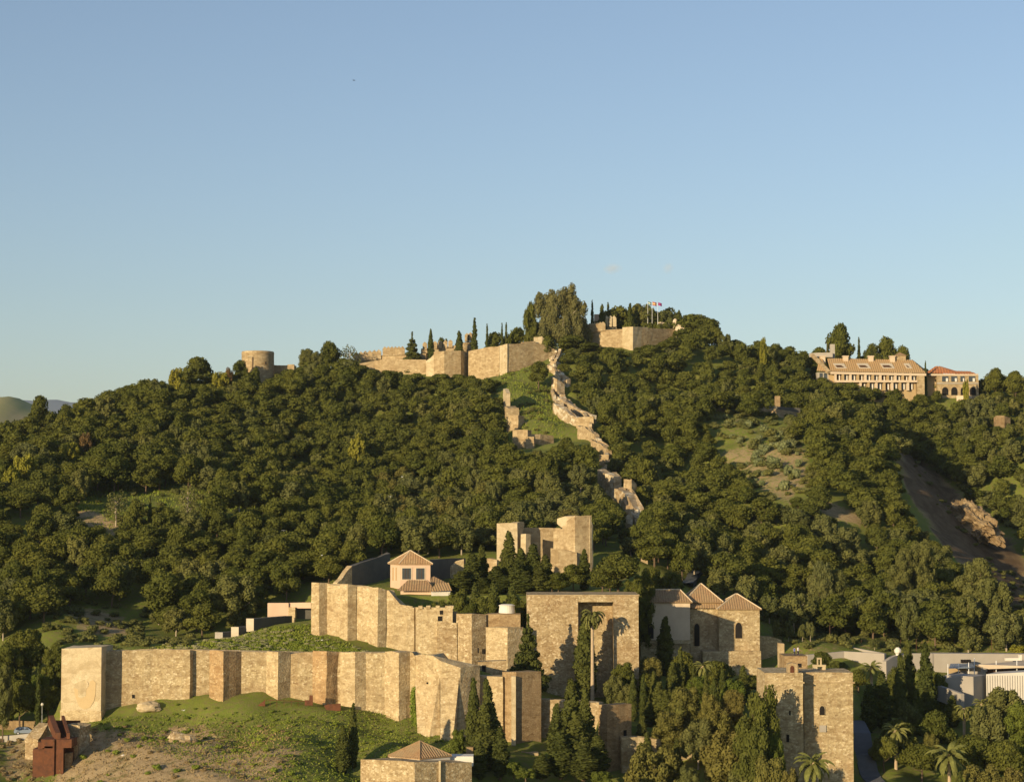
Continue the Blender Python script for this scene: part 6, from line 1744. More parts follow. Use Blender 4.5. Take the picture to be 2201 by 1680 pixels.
# skyline and castle
MAN = []
for a in [
 ('conifer', 886, 712, 60, 802.5, 'dark bushy conifer on the castle wall, left of the slim cypresses'),
 ('cypress', 926, 705, 17, 800, 'slim cypress against the sky just right of the bushy conifer'),
 ('cypress', 987, 709, 24, 800, 'short blunt cypress behind the castle corner tower'),
 ('slim_cypress', 1020, 683, 17, 800, 'tallest thin cypress spire above the castle wall'),
 ('slim_cypress', 1047, 693, 9, 800, 'very thin dark cypress spire right of the tallest castle cypress'),
 ('slim_cypress', 1079, 694, 9, 802, 'thin cypress spire, left one of a close pair above the castle'),
 ('slim_cypress', 1088, 690, 9, 803, 'thin cypress spire, right one of a close pair above the castle'),
 ('slim_cypress', 1273, 645, 10, 812, 'thin cypress right of the giant eucalyptus on the summit'),
 ('cypress', 1294, 652, 20, 806, 'dark cypress on the summit, left of a thinner one'),
 ('slim_cypress', 1307, 647, 11, 810, 'thin dark cypress rising behind a wider summit cypress'),
 ('cypress', 1354, 650, 20, 812, 'broad column cypress in the middle of the summit grove'),
 ('slim_cypress', 1459, 664, 14, 814, 'thin pointed cypress at the right of the summit grove'),
 ('broad_near', 954, 724, 24, 812, 'small pale tree behind the castle merlons'),
 ('pine', 948, 728, 22, 808, 'small round tree between the two left castle cypresses'),
 ('pine', 1112, 708, 60, 812, 'dark round pine behind the castle wall'),
 ('pine', 1064, 716, 60, 812, 'low dark pine behind the castle wall, left of the cypress pair'),
 ('pine', 1152, 696, 60, 806, 'dark pine leaning against the giant eucalyptus'),
 ('pine', 1175, 722, 50, 793, 'dark pine at the right end of the castle wall'),
 ('pine', 1158, 778, 46, 735, 'dark tree on the grass strip left of the zigzag wall'),
 ('pine', 1140, 655, 34, 800, 'dark tree at the left foot of the giant eucalyptus'),
 ('pine', 1232, 722, 80, 786, 'rounded dark pine beside the top of the zigzag wall'),
 ('pine', 1330, 662, 80, 816, 'olive pine behind the castle turret on the summit'),
 ('broad_near', 1378, 650, 90, 820, 'golden olive tree left of the flags on the summit'),
 ('broad_near', 1318, 664, 70, 822, 'pale tree left of the golden olive tree on the summit'),
 ('broad_near', 1436, 664, 80, 822, 'grey green tree right of the flags on the summit'),
 ('pine', 1490, 678, 90, 812, 'wide dark pine right of the summit grove'),
 ('pine', 1520, 686, 70, 806, 'dark pine descending from the summit to the right'),
 ('pine', 1405, 672, 70, 818, 'dark pine below the flags on the summit'),
 ('pine', 1462, 684, 60, 818, 'dark pine right of the bastion lantern'),
 ('pine', 1350, 676, 70, 824, 'dark rounded pine in the middle of the summit grove'),
 ('pine', 1290, 690, 60, 815, 'dark low pine left of the summit turret'),
 ('pine', 1262, 700, 60, 812, 'dark low pine between eucalyptus and summit cypresses'),
 ('pine', 1270, 738, 60, 784, 'dark pine below the left end of the summit bastion'),
 ('pine', 1310, 752, 60, 782, 'dark pine below the middle of the summit bastion'),
 ('pine', 1395, 742, 60, 784, 'dark pine below the right half of the summit bastion'),
 ('pine', 1440, 728, 60, 788, 'dark pine below the right end of the summit bastion'),
 ('broad_near', 658, 744, 44, 800, 'pale airy tree right of the round tower, left of the dark pine'),
 ('broad_near', 682, 752, 40, 798, 'small pale tree right of the round tower'),
 ('pine', 707, 736, 56, 800, 'round dark pine on the skyline between tower and castle'),
 ('bare', 752, 738, 48, 800, 'thin branched grey tree on the skyline left of the castle'),
 ('pine', 516, 776, 36, 785, 'dark pine in front of the round tower, left side'),
 ('pine', 550, 790, 20, 780, 'narrow dark pine standing in front of the round tower'),
 ('pine', 420, 768, 84, 760, 'large domed pine on the left skyline'),
 ('yellow', 379, 788, 42, 745, 'bright yellow green tree on the left skyline'),
 ('yellow', 474, 798, 50, 750, 'yellow green tree left of the round tower'),
 ('russet', 492, 790, 22, 762, 'orange brown tree left of the round tower'),
 ('pine', 88, 852, 56, 660, 'lone rounded pine at the far left skyline'),
 ('pine', 1806, 699, 62, 800, 'tall dark pine rising behind the long hotel'),
 ('slim_cypress', 1846, 722, 9, 800, 'thin cypress behind the long hotel roof'),
 ('pine', 1905, 728, 55, 802, 'wide pine behind the right end of the hotel'),
 ('pine', 1875, 742, 40, 800, 'low dark pine behind the hotel chimneys'),
 ('pine', 1940, 745, 34, 800, 'small pine at the right end behind the hotel'),
 ('slim_cypress', 1989, 775, 8, 772, 'small cypress between the hotel and the red roofed house'),
 ('slim_cypress', 1779, 717, 7, 798, 'thin cypress behind the left end of the hotel'),
 ('pine', 2140, 793, 50, 775, 'umbrella shaped pine right of the red roofed house'),
 ('pine', 2182, 800, 44, 772, 'rounded pine at the far right skyline'),
 ('yellow', 2076, 815, 16, 768, 'small yellow green tree before the red roofed house'),
 ('yellow', 1640, 722, 20, 770, 'small yellow tree on the right ridge'),
 ('yellow', 152, 950, 40, 598, 'yellow green tree on the left hillside beside the russet tree'),
 ('yellow', 126, 968, 34, 588, 'small yellow green tree on the left hillside'),
 ('russet', 184, 930, 32, 608, 'russet tree on the left hillside'),
 ('yellow', 55, 975, 60, 552, 'large yellow green tree at the far left'),
 ('yellow', 25, 1000, 44, 545, 'smaller yellow green tree at the far left'),
 ('yellow', 770, 930, 44, 640, 'yellowish tree in the middle of the left wood'),
 ('bare', 250, 1050, 62, 512, 'pale sparse tree on the small clearing at left'),
 ('bare', 405, 1035, 56, 510, 'pale sparse tree with forked white trunk by the clearing'),
 ('slim_cypress', 323, 1062, 10, 508, 'thin cypress on the left hillside clearing'),
 ('pine', 290, 1075, 42, 505, 'dark round pine in the left hillside clearing'),
 ('broad_near', 508, 1232, 110, 445, 'large bright olive tree behind the stepped white walls'),
 ('pine', 355, 1235, 105, 450, 'large dark pine left of the stepped white walls'),
 ('slim_cypress', 83, 1425, 14, 392, 'slim dark cypress left of the tan end tower'),
 ('broad_near', 8, 1420, 50, 388, 'pale spiky tree at the left edge'),
 ('pine_near', 45, 1462, 80, 396, 'dark rounded tree behind the roadside wall'),
 ('pine_near', 105, 1470, 60, 397, 'dark tree behind the street lamp'),
 ('green', 4, 1500, 60, 398, 'dark leafy tree at the left edge behind the road'),
 ('pine_near', 60, 1352, 90, 412, 'wide dark tree on the lawn left of the end tower, nearest the road'),
 ('pine_near', 118, 1378, 60, 402, 'dark tree leaning against the left side of the end tower'),
 ('pine_near', 15, 1375, 80, 405, 'dark tree at the left edge above the road'),
 ('green', 85, 1440, 60, 398, 'leafy bush tree between lamp and end tower'),
 ('pine', 30, 1290, 80, 440, 'broad dark pine at the left edge of the lower wood'),
 ('green', 40, 1400, 70, 410, 'dense leafy tree at the left above the road'),
]:
    k, px, yt, w, Y, lab = a
    tpx(k, px, yt, w, Y, lab)
    if Y > 440 and Y < 790: MAN.append((px, yt, w, Y))
tpx('euca', 1206, 612, 128, 797, 'giant pale many headed eucalyptus, the tallest tree on the summit', var=0).rotation_euler = (0,0,0)

# cypresses and trees between keep and great tower
for a in [
 ('cypress', 1094, 1139, 42, 438.0, 'tall dark cypress before the left tower of the keep'),
 ('cypress', 1119, 1176, 44, 436.8, 'cypress in front of the gap in the keep'),
 ('cypress', 1146, 1166, 46, 437.6, 'bushy cypress before the dark middle of the keep'),
 ('cypress', 1172, 1190, 40, 435.6, 'cypress below the right tower of the keep'),
 ('cypress', 1066, 1215, 50, 434.0, 'broad cypress behind the white chimney, leftmost there'),
 ('cypress', 1084, 1235, 48, 431.6, 'broad cypress directly behind the white chimney'),
 ('cypress', 1015, 1186, 48, 435.6, 'tall dense cypress right of the pink pavilion'),
 ('cypress', 992, 1225, 56, 431.6, 'wide dark cypress beside the white annex wall'),
 ('cypress', 1035, 1170, 34, 440.4, 'slim cypress behind the broad ones right of the pavilion'),
 ('cypress', 1038, 1240, 46, 432.0, 'low broad cypress between pavilion and chimney'),
 ('cypress', 1130, 1225, 50, 430.8, 'low broad cypress right behind the left corner of the recessed tower'),
 ('cypress', 1256, 1178, 30, 436.4, 'blunt cypress overlapping the right edge of the keep'),
 ('pine_near', 1232, 1215, 60, 434.0, 'dark bushy tree behind the recessed tower, below the keep'),
 ('pine_near', 1200, 1232, 60, 431.6, 'dark tree below the lower wall of the keep'),
 ('pine_near', 1330, 1190, 110, 431.6, 'large round dark tree behind the right corner of the recessed tower'),
 ('pine_near', 1365, 1235, 60, 430.0, 'dark tree between the recessed tower and the tiled palace'),
 ('pine_near', 1295, 1225, 70, 430.8, 'dark tree behind the top of the recessed tower'),
 ('pine_near', 985, 1262, 60, 420, 'dark bush just behind the window pierced rampart, left'),
 ('cypress', 1022, 1250, 44, 420, 'dark cypress just behind the brick rampart, leftmost'),
 ('cypress', 1062, 1244, 50, 419.5, 'dark cypress just behind the brick rampart, middle'),
 ('cypress', 1100, 1250, 46, 420, 'dark cypress between white chimney and recessed tower'),
 ('pine_near', 1042, 1272, 70, 418, 'low dark bush behind the brick rampart'),
 ('pine_near', 1116, 1280, 50, 418, 'low dark bush beside the left edge of the recessed tower'),
 ('pine_near', 940, 1285, 50, 418, 'dark bush behind the merlons of the rampart'),
 ('pine_near', 1010, 1290, 50, 417, 'dark bush low behind the brick rampart, left of the white chimney'),
 ('cypress', 1110, 1205, 44, 432, 'broad cypress filling the middle of the dark row below the keep'),
 ('cypress', 1160, 1215, 50, 431, 'bushy low cypress between keep and recessed tower'),
 ('cypress', 975, 1262, 40, 431, 'low cypress at the corner of the white annex'),
 ('pine_near', 1060, 1262, 60, 429, 'dark bushy tree low in the row behind the white chimney'),
 ('pine_near', 1185, 1245, 60, 431, 'dark bushy tree behind the left half of the recessed tower'),
 ('pine_near', 1385, 1215, 60, 440, 'dark tree over the left end of the tiled palace roofs'),
 ('pine_near', 1310, 1240, 60, 431, 'dark bushy tree low behind the right half of the recessed tower'),
 ('pine_near', 1402, 1212, 60, 453, 'dark tree behind the left palace roof'),
 ('pine_near', 1446, 1222, 60, 452, 'dark tree behind the palace roofs beside the footpath'),
 ('conifer', 1135, 1318, 92, 396, 'spreading dark conifer left of the recessed tower'),
 ('cypress', 1258, 1312, 54, 404, 'broad dark cypress standing in the tall recess'),
 ('cypress', 1429, 1322, 40, 430, 'dark shaded cypress before the plastered palace wall'),
 # foreground group
 ('cypress', 759, 1508, 26, 351, 'slim cypress at the bottom left of centre, the taller right one of two'),
 ('cypress', 738, 1556, 36, 348, 'slim cypress at the bottom left of centre, the shorter left one of two'),
 ('cypress', 1018, 1453, 38, 360, 'pointed cypress against the bastion, left of the leaning one'),
 ('cypress', 1068, 1452, 42, 357, 'leaning tall cypress in front of the low curtain wall'),
 ('cypress', 1042, 1505, 56, 355, 'wide cypress in the foreground below the leaning one'),
 ('cypress', 1030, 1590, 40, 350, 'dark cypress at the bottom edge right of the pyramid roof'),
 ('cypress', 1075, 1560, 44, 352, 'low dark cypress at the bottom edge below the leaning one'),
 ('cypress', 1227, 1455, 56, 366, 'tallest cypress of the dense clump before the link wall'),
 ('cypress', 1258, 1476, 44, 362, 'cypress on the right of the dense clump before the link wall'),
 ('cypress', 1196, 1508, 44, 360, 'cypress on the left of the dense clump before the link wall'),
 ('cypress', 1240, 1525, 66, 356, 'bushy cypress in the middle of the dense clump'),
 ('cypress', 1284, 1578, 58, 354, 'bushy cypress before the foot of the brick gate tower'),
 ('cypress', 1205, 1570, 60, 353, 'low bushy cypress at the lower left of the dense clump'),
 ('cypress', 1165, 1618, 46, 350, 'low cypress at the bottom edge before the link wall'),
 ('cypress', 1255, 1600, 70, 350, 'wide cypress at the bottom edge in the dense clump'),
 # palace garden
 ('cypress', 1462, 1388, 26, 400, 'pointed cypress in the palace garden, tallest of the row'),
 ('cypress', 1445, 1418, 34, 398, 'bushy cypress left of the tallest garden cypress'),
 ('cypress', 1382, 1447, 20, 388, 'thin column cypress in the palace garden, second from the left'),
 ('cypress', 1361, 1445, 22, 388, 'thin column cypress in the palace garden, leftmost'),
 ('cypress', 1416, 1462, 40, 386, 'broad cypress in the palace garden before the bushy one'),
 ('cypress', 1490, 1432, 20, 398, 'small cypress left of the small garden palm'),
 ('cypress', 1475, 1425, 26, 402, 'small cypress right of the tallest garden cypress'),
 ('cypress', 1517, 1441, 18, 392, 'thin cypress in front of the small garden palm'),
 ('cypress', 1553, 1433, 22, 400, 'thin cypress right of the small garden palm'),
 ('cypress', 1597, 1428, 30, 400, 'blunt cypress below the dark retaining wall'),
 ('cypress', 1395, 1505, 34, 380, 'cypress right of the brick gate tower'),
 ('cypress', 1391, 1570, 30, 364, 'small dark cypress before the lower curtain wall, left one'),
 ('cypress', 1454, 1584, 26, 362, 'dark cypress before the lower curtain wall, right one'),
 ('cypress', 1380, 1530, 30, 372, 'dark cypress just behind the lower curtain wall'),
 ('cypress', 1405, 1440, 26, 395, 'slim cypress behind the two leftmost garden cypresses'),
 ('cypress', 1535, 1455, 24, 388, 'slim cypress among leafy trees under the garden palm'),
 ('cypress', 1430, 1480, 34, 380, 'wide green cypress in the lower palace garden'),
 ('pine_near', 1470, 1405, 70, 418, 'dark shaded bushy tree under the palace wall'),
 ('pine_near', 1540, 1420, 70, 416, 'dark shaded bushy tree beneath the retaining wall'),
 ('pine_near', 1610, 1450, 60, 410, 'dark bush at the right foot of the retaining wall'),
 ('pine_near', 1580, 1470, 70, 402, 'dark bushy tree behind the russet trees'),
 ('pine_near', 1390, 1450, 60, 405, 'dark bushy tree right of the recessed tower foot'),
 ('autumn', 1398, 1405, 56, 410, 'golden orange bushy tree at the foot of the recessed tower'),
 ('pine_near', 1340, 1418, 60, 402, 'dark bush tree before the right pier of the recessed tower'),
 ('broad_near', 1322, 1448, 60, 396, 'grey green bush at the foot of the recessed tower'),
 ('broad_near', 1350, 1470, 50, 392, 'dense bush in the palace garden, left side'),
 ('green', 1500, 1445, 60, 398, 'leafy green tree under the garden palm'),
 ('green', 1575, 1455, 70, 392, 'leafy tree right of the garden palm'),
 ('autumn', 1470, 1466, 92, 372, 'large brownish round tree in the middle of the thicket'),
 ('autumn', 1526, 1482, 54, 370, 'russet topped tree right of the large brownish one'),
 ('autumn', 1574, 1476, 58, 372, 'russet brown tree further right in the thicket'),
 ('autumn', 1545, 1520, 80, 366, 'brownish tree with pale branches in the thicket'),
 ('autumn', 1440, 1520, 80, 368, 'olive brown tree left in the thicket'),
 ('broad_near', 1500, 1545, 84, 364, 'olive tree above the ruined wall end'),
 ('autumn', 1405, 1596, 116, 352, 'wide olive brown tree at the bottom edge, left'),
 ('autumn', 1563, 1566, 120, 352, 'wide golden olive tree at the bottom edge, middle'),
 ('broad_near', 1480, 1640, 60, 348, 'pale leafy tree at the bottom edge between wall patches'),
 ('pine_near', 1636, 1462, 96, 341, 'dense green tree overlapping the left of the big rubble tower'),
 ('pine_near', 1618, 1530, 100, 338, 'dense green tree before the left foot of the big rubble tower'),
 ('green', 1660, 1545, 60, 340, 'dark leafy tree at the left of the big rubble tower'),
 ('autumn', 1655, 1610, 90, 334, 'olive brown tree at the bottom edge left of the palm'),
 ('autumn', 1700, 1640, 60, 330, 'small brownish tree beside the palm at the big rubble tower'),
 ('broad_near', 1590, 1640, 80, 338, 'pale olive tree at the bottom edge'),
 ('green', 1290, 1655, 60, 338, 'bright green bush at the bottom edge before the cypress clump'),
 ('green', 1105, 1635, 46, 350, 'bright green bush right of the wide foreground cypress'),
 ('green', 1130, 1650, 50, 347, 'bright green bush at the bottom edge'),
 ('green', 985, 1560, 42, 362, 'green bush at the foot of the bastion'),
 # right bottom
 ('cypress', 1951, 1370, 44, 404, 'tall ragged cypress before the curved grey wall, left of two'),
 ('cypress', 1988, 1376, 46, 402, 'tall ragged cypress before the grey wall, right of two'),
 ('cypress', 1935, 1400, 34, 400, 'lower cypress left of the two ragged ones'),
 ('cypress', 1970, 1469, 26, 380, 'small pointed cypress below the two ragged ones'),
 ('cypress', 1990, 1480, 36, 388, 'green cypress below the right ragged one'),
 ('pine_near', 1845, 1440, 60, 420, 'dark bush behind the right corner of the big rubble tower'),
 ('pine_near', 1905, 1452, 60, 412, 'dark tree just right of the highest date palm'),
 ('pine_near', 1925, 1425, 40, 418, 'dark bush against the curved grey wall'),
 ('pine_near', 2015, 1440, 50, 410, 'dark bushy tree between the ragged cypress and the museum'),
 ('pine_near', 1800, 1420, 50, 424, 'dark bush below the grey ramp wall behind the belfry'),
 ('pine_near', 1765, 1400, 46, 428, 'dark bush below the grey ramp wall right of the two people'),
 ('cypress', 1895, 1440, 50, 380, 'very dark cypress right of the big rubble tower'),
 ('cypress', 1868, 1462, 40, 378, 'very dark cypress close to the big rubble tower'),
 ('cypress', 2047, 1492, 34, 384, 'dark cypress left of the small palms'),
 ('broad_near', 1955, 1510, 60, 376, 'rounded sunlit bush below the pointed cypress'),
 ('broad_near', 2165, 1478, 110, 378, 'large grey olive tree at the right edge'),
 ('broad_near', 2120, 1510, 90, 372, 'grey olive tree left of the one at the right edge'),
 ('green', 2195, 1500, 80, 370, 'leafy tree cut by the right edge'),
 ('pine_near', 2010, 1530, 90, 372, 'dark tree mass behind the large palm'),
 ('pine_near', 1930, 1550, 90, 366, 'dark shaded tree right of the grey path'),
 ('pine_near', 1980, 1600, 90, 358, 'dark shaded tree left of the large palm'),
 ('pine_near', 2090, 1580, 100, 362, 'dark tree behind and right of the large palm'),
 ('pine_near', 2160, 1590, 100, 358, 'dark tree at the right edge near the bottom'),
 ('autumn', 2110, 1640, 90, 348, 'reddish brown bush at the bottom right'),
 ('autumn', 2180, 1650, 80, 346, 'reddish brown bush at the bottom right corner'),
 ('cypress', 2063, 1655, 26, 344, 'small pointed cypress at the bottom right'),
 ('autumn', 2000, 1570, 40, 366, 'small golden tree above the large palm'),
 ('pine_near', 1900, 1580, 60, 360, 'dark tree at the edge of the grey path'),
 # right hillside
 ('broad_near', 1768, 1195, 66, 482, 'tall brownish tree on the shaded slope above the ramp'),
 ('broad_near', 1802, 1215, 60, 484, 'tall olive tree next to the brownish one above the ramp'),
 ('cypress', 1706, 1265, 22, 470, 'small upright tree on the dark slope right of the palace'),
 ('cypress', 1762, 1298, 26, 466, 'small cypress on the dark slope above the ramp'),
 ('broad_near', 1980, 1150, 70, 500, 'pale tall tree in the middle of the right slope'),
 ('broad_near', 1940, 1170, 60, 498, 'grey green tall tree in the right slope'),
 ('broad_near', 2100, 1190, 90, 480, 'large olive tree on the right slope above the museum'),
 ('broad_near', 2130, 1240, 84, 474, 'large olive tree lower on the right slope'),
 ('yellow', 2190, 1385, 50, 452, 'bright yellow green bush above the museum roof'),
]:
    k, px, yt, w, Y, lab = a
    lean = (0, .12) if 'leaning tall' in lab else (0, 0)
    tpx(k, px, yt, w, Y, lab, lean=lean, zbase=(21.0 if Y < 372 and yt > 1380 and 980 < px < 1300 else None))
# small clipped trees along the ramp terrace
for i, (x, y) in enumerate(((150,548),(235,556),(330,590),(385,570),(620,648),(685,676),(830,682))):
    p = A(c4, x, y, 452); s = c4(x, y)
    tpx('broad', s[0], s[1], 26 if i not in (5,) else 10, 452, 'small round clipped tree in the row above the grey ramp', 'clipped trees above the ramp')
# palms
palm(1273, 1322, 401, 60, 'lone tall slender fan palm in front of the recessed tower', fan=True, zb=31, r=.34, skirt=False)
palm(1748, 1640, 329, 96, 'bright date palm at the foot of the big rubble tower', var=0, zb=14)
palm(2040, 1622, 350, 104, 'large date palm at the lower right', var=1, zb=17)
palm(1873, 1436, 392, 62, 'date palm between the big rubble tower and the ragged cypresses', var=1, zb=20)
palm(1511, 1432, 400, 50, 'small bright palm below the tiled palace', var=0)
palm(2072, 1525, 378, 46, 'small palm with green fronds before the grey boundary wall', fan=True, zb=20)
palm(2110, 1512, 382, 48, 'small palm with orange fruit stalks right of a green one', var=0, zb=20)
palm(1925, 1570, 362, 70, 'dark shaded palm right of the grey path', var=0, zb=14)

# ------------------------------------------------------------------ the wooded hillside
PROT = [
 ([(772,768),(900,752),(1100,733),(1185,728),(1212,780),(1190,790),(1180,800),(1072,812),(935,800),(915,810),(900,785),(770,772)],782),
 ([(1245,690),(1450,690),(1450,722),(1375,745),(1352,757),(1330,735),(1250,722)],796),
 ([(518,750),(625,780),(625,792),(590,790),(575,818),(562,818),(550,795),(520,785)],800),
 ([(1080,840),(1080,800),(1185,770),(1215,765),(1212,800),(1228,850),(1278,885),(1278,925),(1290,950),(1310,988),(1300,1000),(1268,950),(1215,935),(1190,940),(1190,962),(1105,965),(1090,930)],745),
 ([(1285,1005),(1312,1005),(1370,1030),(1372,1060),(1358,1065),(1380,1110),(1380,1140),(1347,1140),(1342,1100),(1290,1045)],600),
 ([(1066,1100),(1275,1100),(1276,1205),(1180,1215),(1066,1180)],472),
 ([(1735,752),(1860,762),(1990,770),(2105,798),(2105,848),(2060,856),(2022,835),(1990,832),(1900,830),(1860,815),(1800,820),(1745,800)],778),
 ([(1630,868),(1722,868),(1722,893),(1640,903)],705),
 ([(670,1250),(730,1245),(760,1195),(840,1188),(880,1180),(930,1198),(975,1205),(990,1240),(970,1300),(1120,1310),(1120,1400),(800,1400),(670,1370),(575,1335),(575,1293),(670,1290)],450),
 ([(455,1290),(670,1290),(670,1400),(330,1396),(455,1368)],430),
 ([(1385,1262),(1480,1266),(1515,1250),(1575,1272),(1638,1300),(1645,1400),(1630,1450),(1385,1450)],448),
 ([(1905,1396),(2201,1398),(2201,1490),(1925,1440)],446),
 ([(1635,1360),(1905,1398),(1905,1440),(1635,1400)],462),
 ([(1472,1215),(1512,1215),(1505,1265),(1475,1265)],480),
 ([(160,1082),(276,1045),(414,1034),(455,1048),(450,1088),(290,1092),(262,1142),(185,1120)],552),
 ([(500,1075),(590,1080),(560,1098),(480,1095)],548),
 ([(100,1298),(262,1296),(335,1345),(340,1388),(180,1388),(115,1345)],455),
 ([(1518,888),(1640,902),(1736,955),(1732,1045),(1700,1078),(1640,1066),(1565,985),(1530,930)],685),
 ([(1930,950),(1990,1000),(2060,1060),(2140,1110),(2201,1180),(2201,1330),(2110,1245),(2030,1175),(1965,1115),(1938,1030)],700),
 ([(1735,1078),(1815,1090),(1875,1130),(1860,1140),(1790,1115)],600),
 ([(1180,985),(1225,985),(1215,1005),(1175,1000)],640),
 ([(2055,860),(2085,870),(2085,890),(2050,890)],745),
 ([(2130,890),(2172,890),(2172,915),(2130,915)],740),
]
for px, yt, w, Y in MAN:
    p = at(px, yt, Y); yb = proj(p.x, Y, gh(p.x, Y))[1]; hh = (yb-yt)*.62
    PROT.append(([(px-w*.36, yt+4), (px+w*.36, yt+4), (px+w*.36, yt+hh), (px-w*.36, yt+hh)], Y+3))
SKY = [(-50,905),(0,903),(40,895),(60,870),(110,862),(150,866),(205,846),(240,812),(300,800),(345,803),(390,785),(430,790),(470,805),(520,800),(590,795),(640,765),(700,760),(765,770),(780,790),(900,800),
       (1060,805),(1075,810),(1190,790),(1220,722),(1300,740),(1340,750),(1450,722),(1460,695),(1530,698),(1600,696),(1740,706),(1760,745),(1850,750),(1960,770),(1985,790),(2100,820),(2130,810),(2201,800),(2400,810)]
rf = random.Random(77)
cells = {}
cand = []
def zone_ymin(px):
    return interp(px, [(-300,425),(120,425),(460,432),(560,450),(700,462),(930,478),(1060,484),(1380,484),(1420,468),(1640,462),(1660,462),(2201,456),(2600,456)])
tries = 0
while tries < 42000:
    tries += 1
    Y = math.sqrt(rf.uniform(425**2, 860**2)); px = rf.uniform(-60, 2270)
    if Y < zone_ymin(px): continue
    x = (px-1100.5)/F*Y
    dens = 5.7 if Y < 620 else 6.1
    key = (int(x//8), int(Y//8)); ok = True
    for i in (-1,0,1):
        for j in (-1,0,1):
            for (a, b) in cells.get((key[0]+i, key[1]+j), ()):
                if (a-x)**2+(b-Y)**2 < dens*dens: ok = False; break
    if not ok: continue
    z = gh(x, Y)
    py0 = proj(x, Y, z)[1]
    if Y > 845 or (Y > 800 and 500 < px < 1760): continue
    H = rf.uniform(6.3, 10.8); Wd = rf.uniform(6.8, 11.2)
    top = proj(x, Y, z+H)[1]; sk = interp(px, SKY)
    if top < sk:
        H2 = H-(sk-top)*Y/F
        if H2 < 4.0: continue
        H = H2; Wd = min(Wd, H*1.3); top = sk
    for tr in range(4):
        hw = Wd/2*F/Y
        bad = False
        for poly, yd in PROT:
            if Y < yd:
                for qx, qy in ((px,top+2),(px-hw*.75,(top+py0)/2-4),(px+hw*.75,(top+py0)/2-4),(px,(top+py0)/2),(px,py0-3)):
                    if inpoly(qx, qy, poly): bad = True; break
            if bad: break
        if not bad or H*.72 < 3.4: break
        H *= .72; Wd = min(Wd*.85, H*1.4); top = proj(x, Y, z+H)[1]
    if bad: continue
    cells.setdefault(key, []).append((x, Y))
    cand.append((px, Y, x, z, H, Wd, top, py0))
def kind_of(px, top):
    r = rf.random()
    if 820 < px < 1400 and 1000 < top < 1260: return 'broad' if r < .55 else ('autumn' if r < .66 else 'pine')
    if px > 2080: return 'broad' if r < .6 else 'pine'
    if px > 1450 and top > 1080: return 'broad' if r < .5 else 'pine'
    if px > 1380: return 'broad' if r < .15 else 'pine'
    return 'broad' if r < .14 else 'pine'
ZONES = [  # (name of place, test)
 ('on the lower left slope behind the tan end tower', lambda px, t: px < 460 and t > 1180),
 ('on the far left slope beside the yellow green trees', lambda px, t: px < 260 and t <= 1180),
 ('on the slope around the small grassy clearing at left', lambda px, t: px < 660 and t > 1020),
 ('on the slope below the round hilltop tower', lambda px, t: px < 660),
 ('on the slope behind the pink pavilion', lambda px, t: px < 1060 and t > 1090),
 ('on the slope below the long castle wall', lambda px, t: px < 1080),
 ('on the slope between the keep and the zigzag wall', lambda px, t: px < 1340 and t > 930),
 ('right beside the zigzag wall near the summit', lambda px, t: px < 1340),
 ('in the dark hollow right of the zigzag wall', lambda px, t: px < 1560 and t > 880),
 ('on the ridge between the castle bastion and the hotel', lambda px, t: px < 1740 and t <= 880),
 ('on the shaded slope above the grey ramp', lambda px, t: px < 1900 and t > 1120),
 ('on the slope below the long hotel', lambda px, t: px < 1960),
 ('on the slope above the museum roofs', lambda px, t: t > 1080),
 ('on the far right slope beyond the bare scree', lambda px, t: True),
]
LOOK = {'pine':('dark olive pine','pines'), 'broad':('pale loose crowned tree','pale trees'), 'autumn':('brownish yellow tree','brownish trees')}
cand.sort(key=lambda c: c[4]*c[5]/c[1]**2, reverse=True)
# what another tree in front fully hides does not count as showing large
cnt = {}; rest = {'pine': [], 'broad': [], 'autumn': []}
grid = {}
for c in sorted(cand, key=lambda c: c[1]):
    px, Y, x, z, H, Wd, top, py0 = c
    k = kind_of(px, top)
    hidden = grid.get((int(px//14), int((top+3)//12)), 0) >= 3
    for i in range(int((px-Wd/2*F/Y*.7)//14), int((px+Wd/2*F/Y*.7)//14)+1):
        for j in range(int((top+6)//12), int(py0//12)+1): grid[(i,j)] = grid.get((i,j), 0)+1
    lim = {'pine': 298, 'broad': 200, 'autumn': 60}[k]
    if not (-30 < px < 2230) or hidden or cnt.get(k, 0) >= lim:
        if k == 'autumn': k = 'broad'
        rest[k].append(c); continue
    cnt[k] = cnt.get(k, 0)+1
    for place, test in ZONES:
        if test(px, top): break
    lk, gr = LOOK[k]; sz = 'tall' if H > 9.3 else ('low' if H < 7.6 else 'middle sized')
    tree(k if k != 'autumn' else 'autumn', x, Y, z-.4, H+.4, Wd, '%s %s %s' % (sz, lk, place), '%s %s %s' % (sz, gr, place))
print('forest', len(cand), cnt, {k: len(v) for k, v in rest.items()})
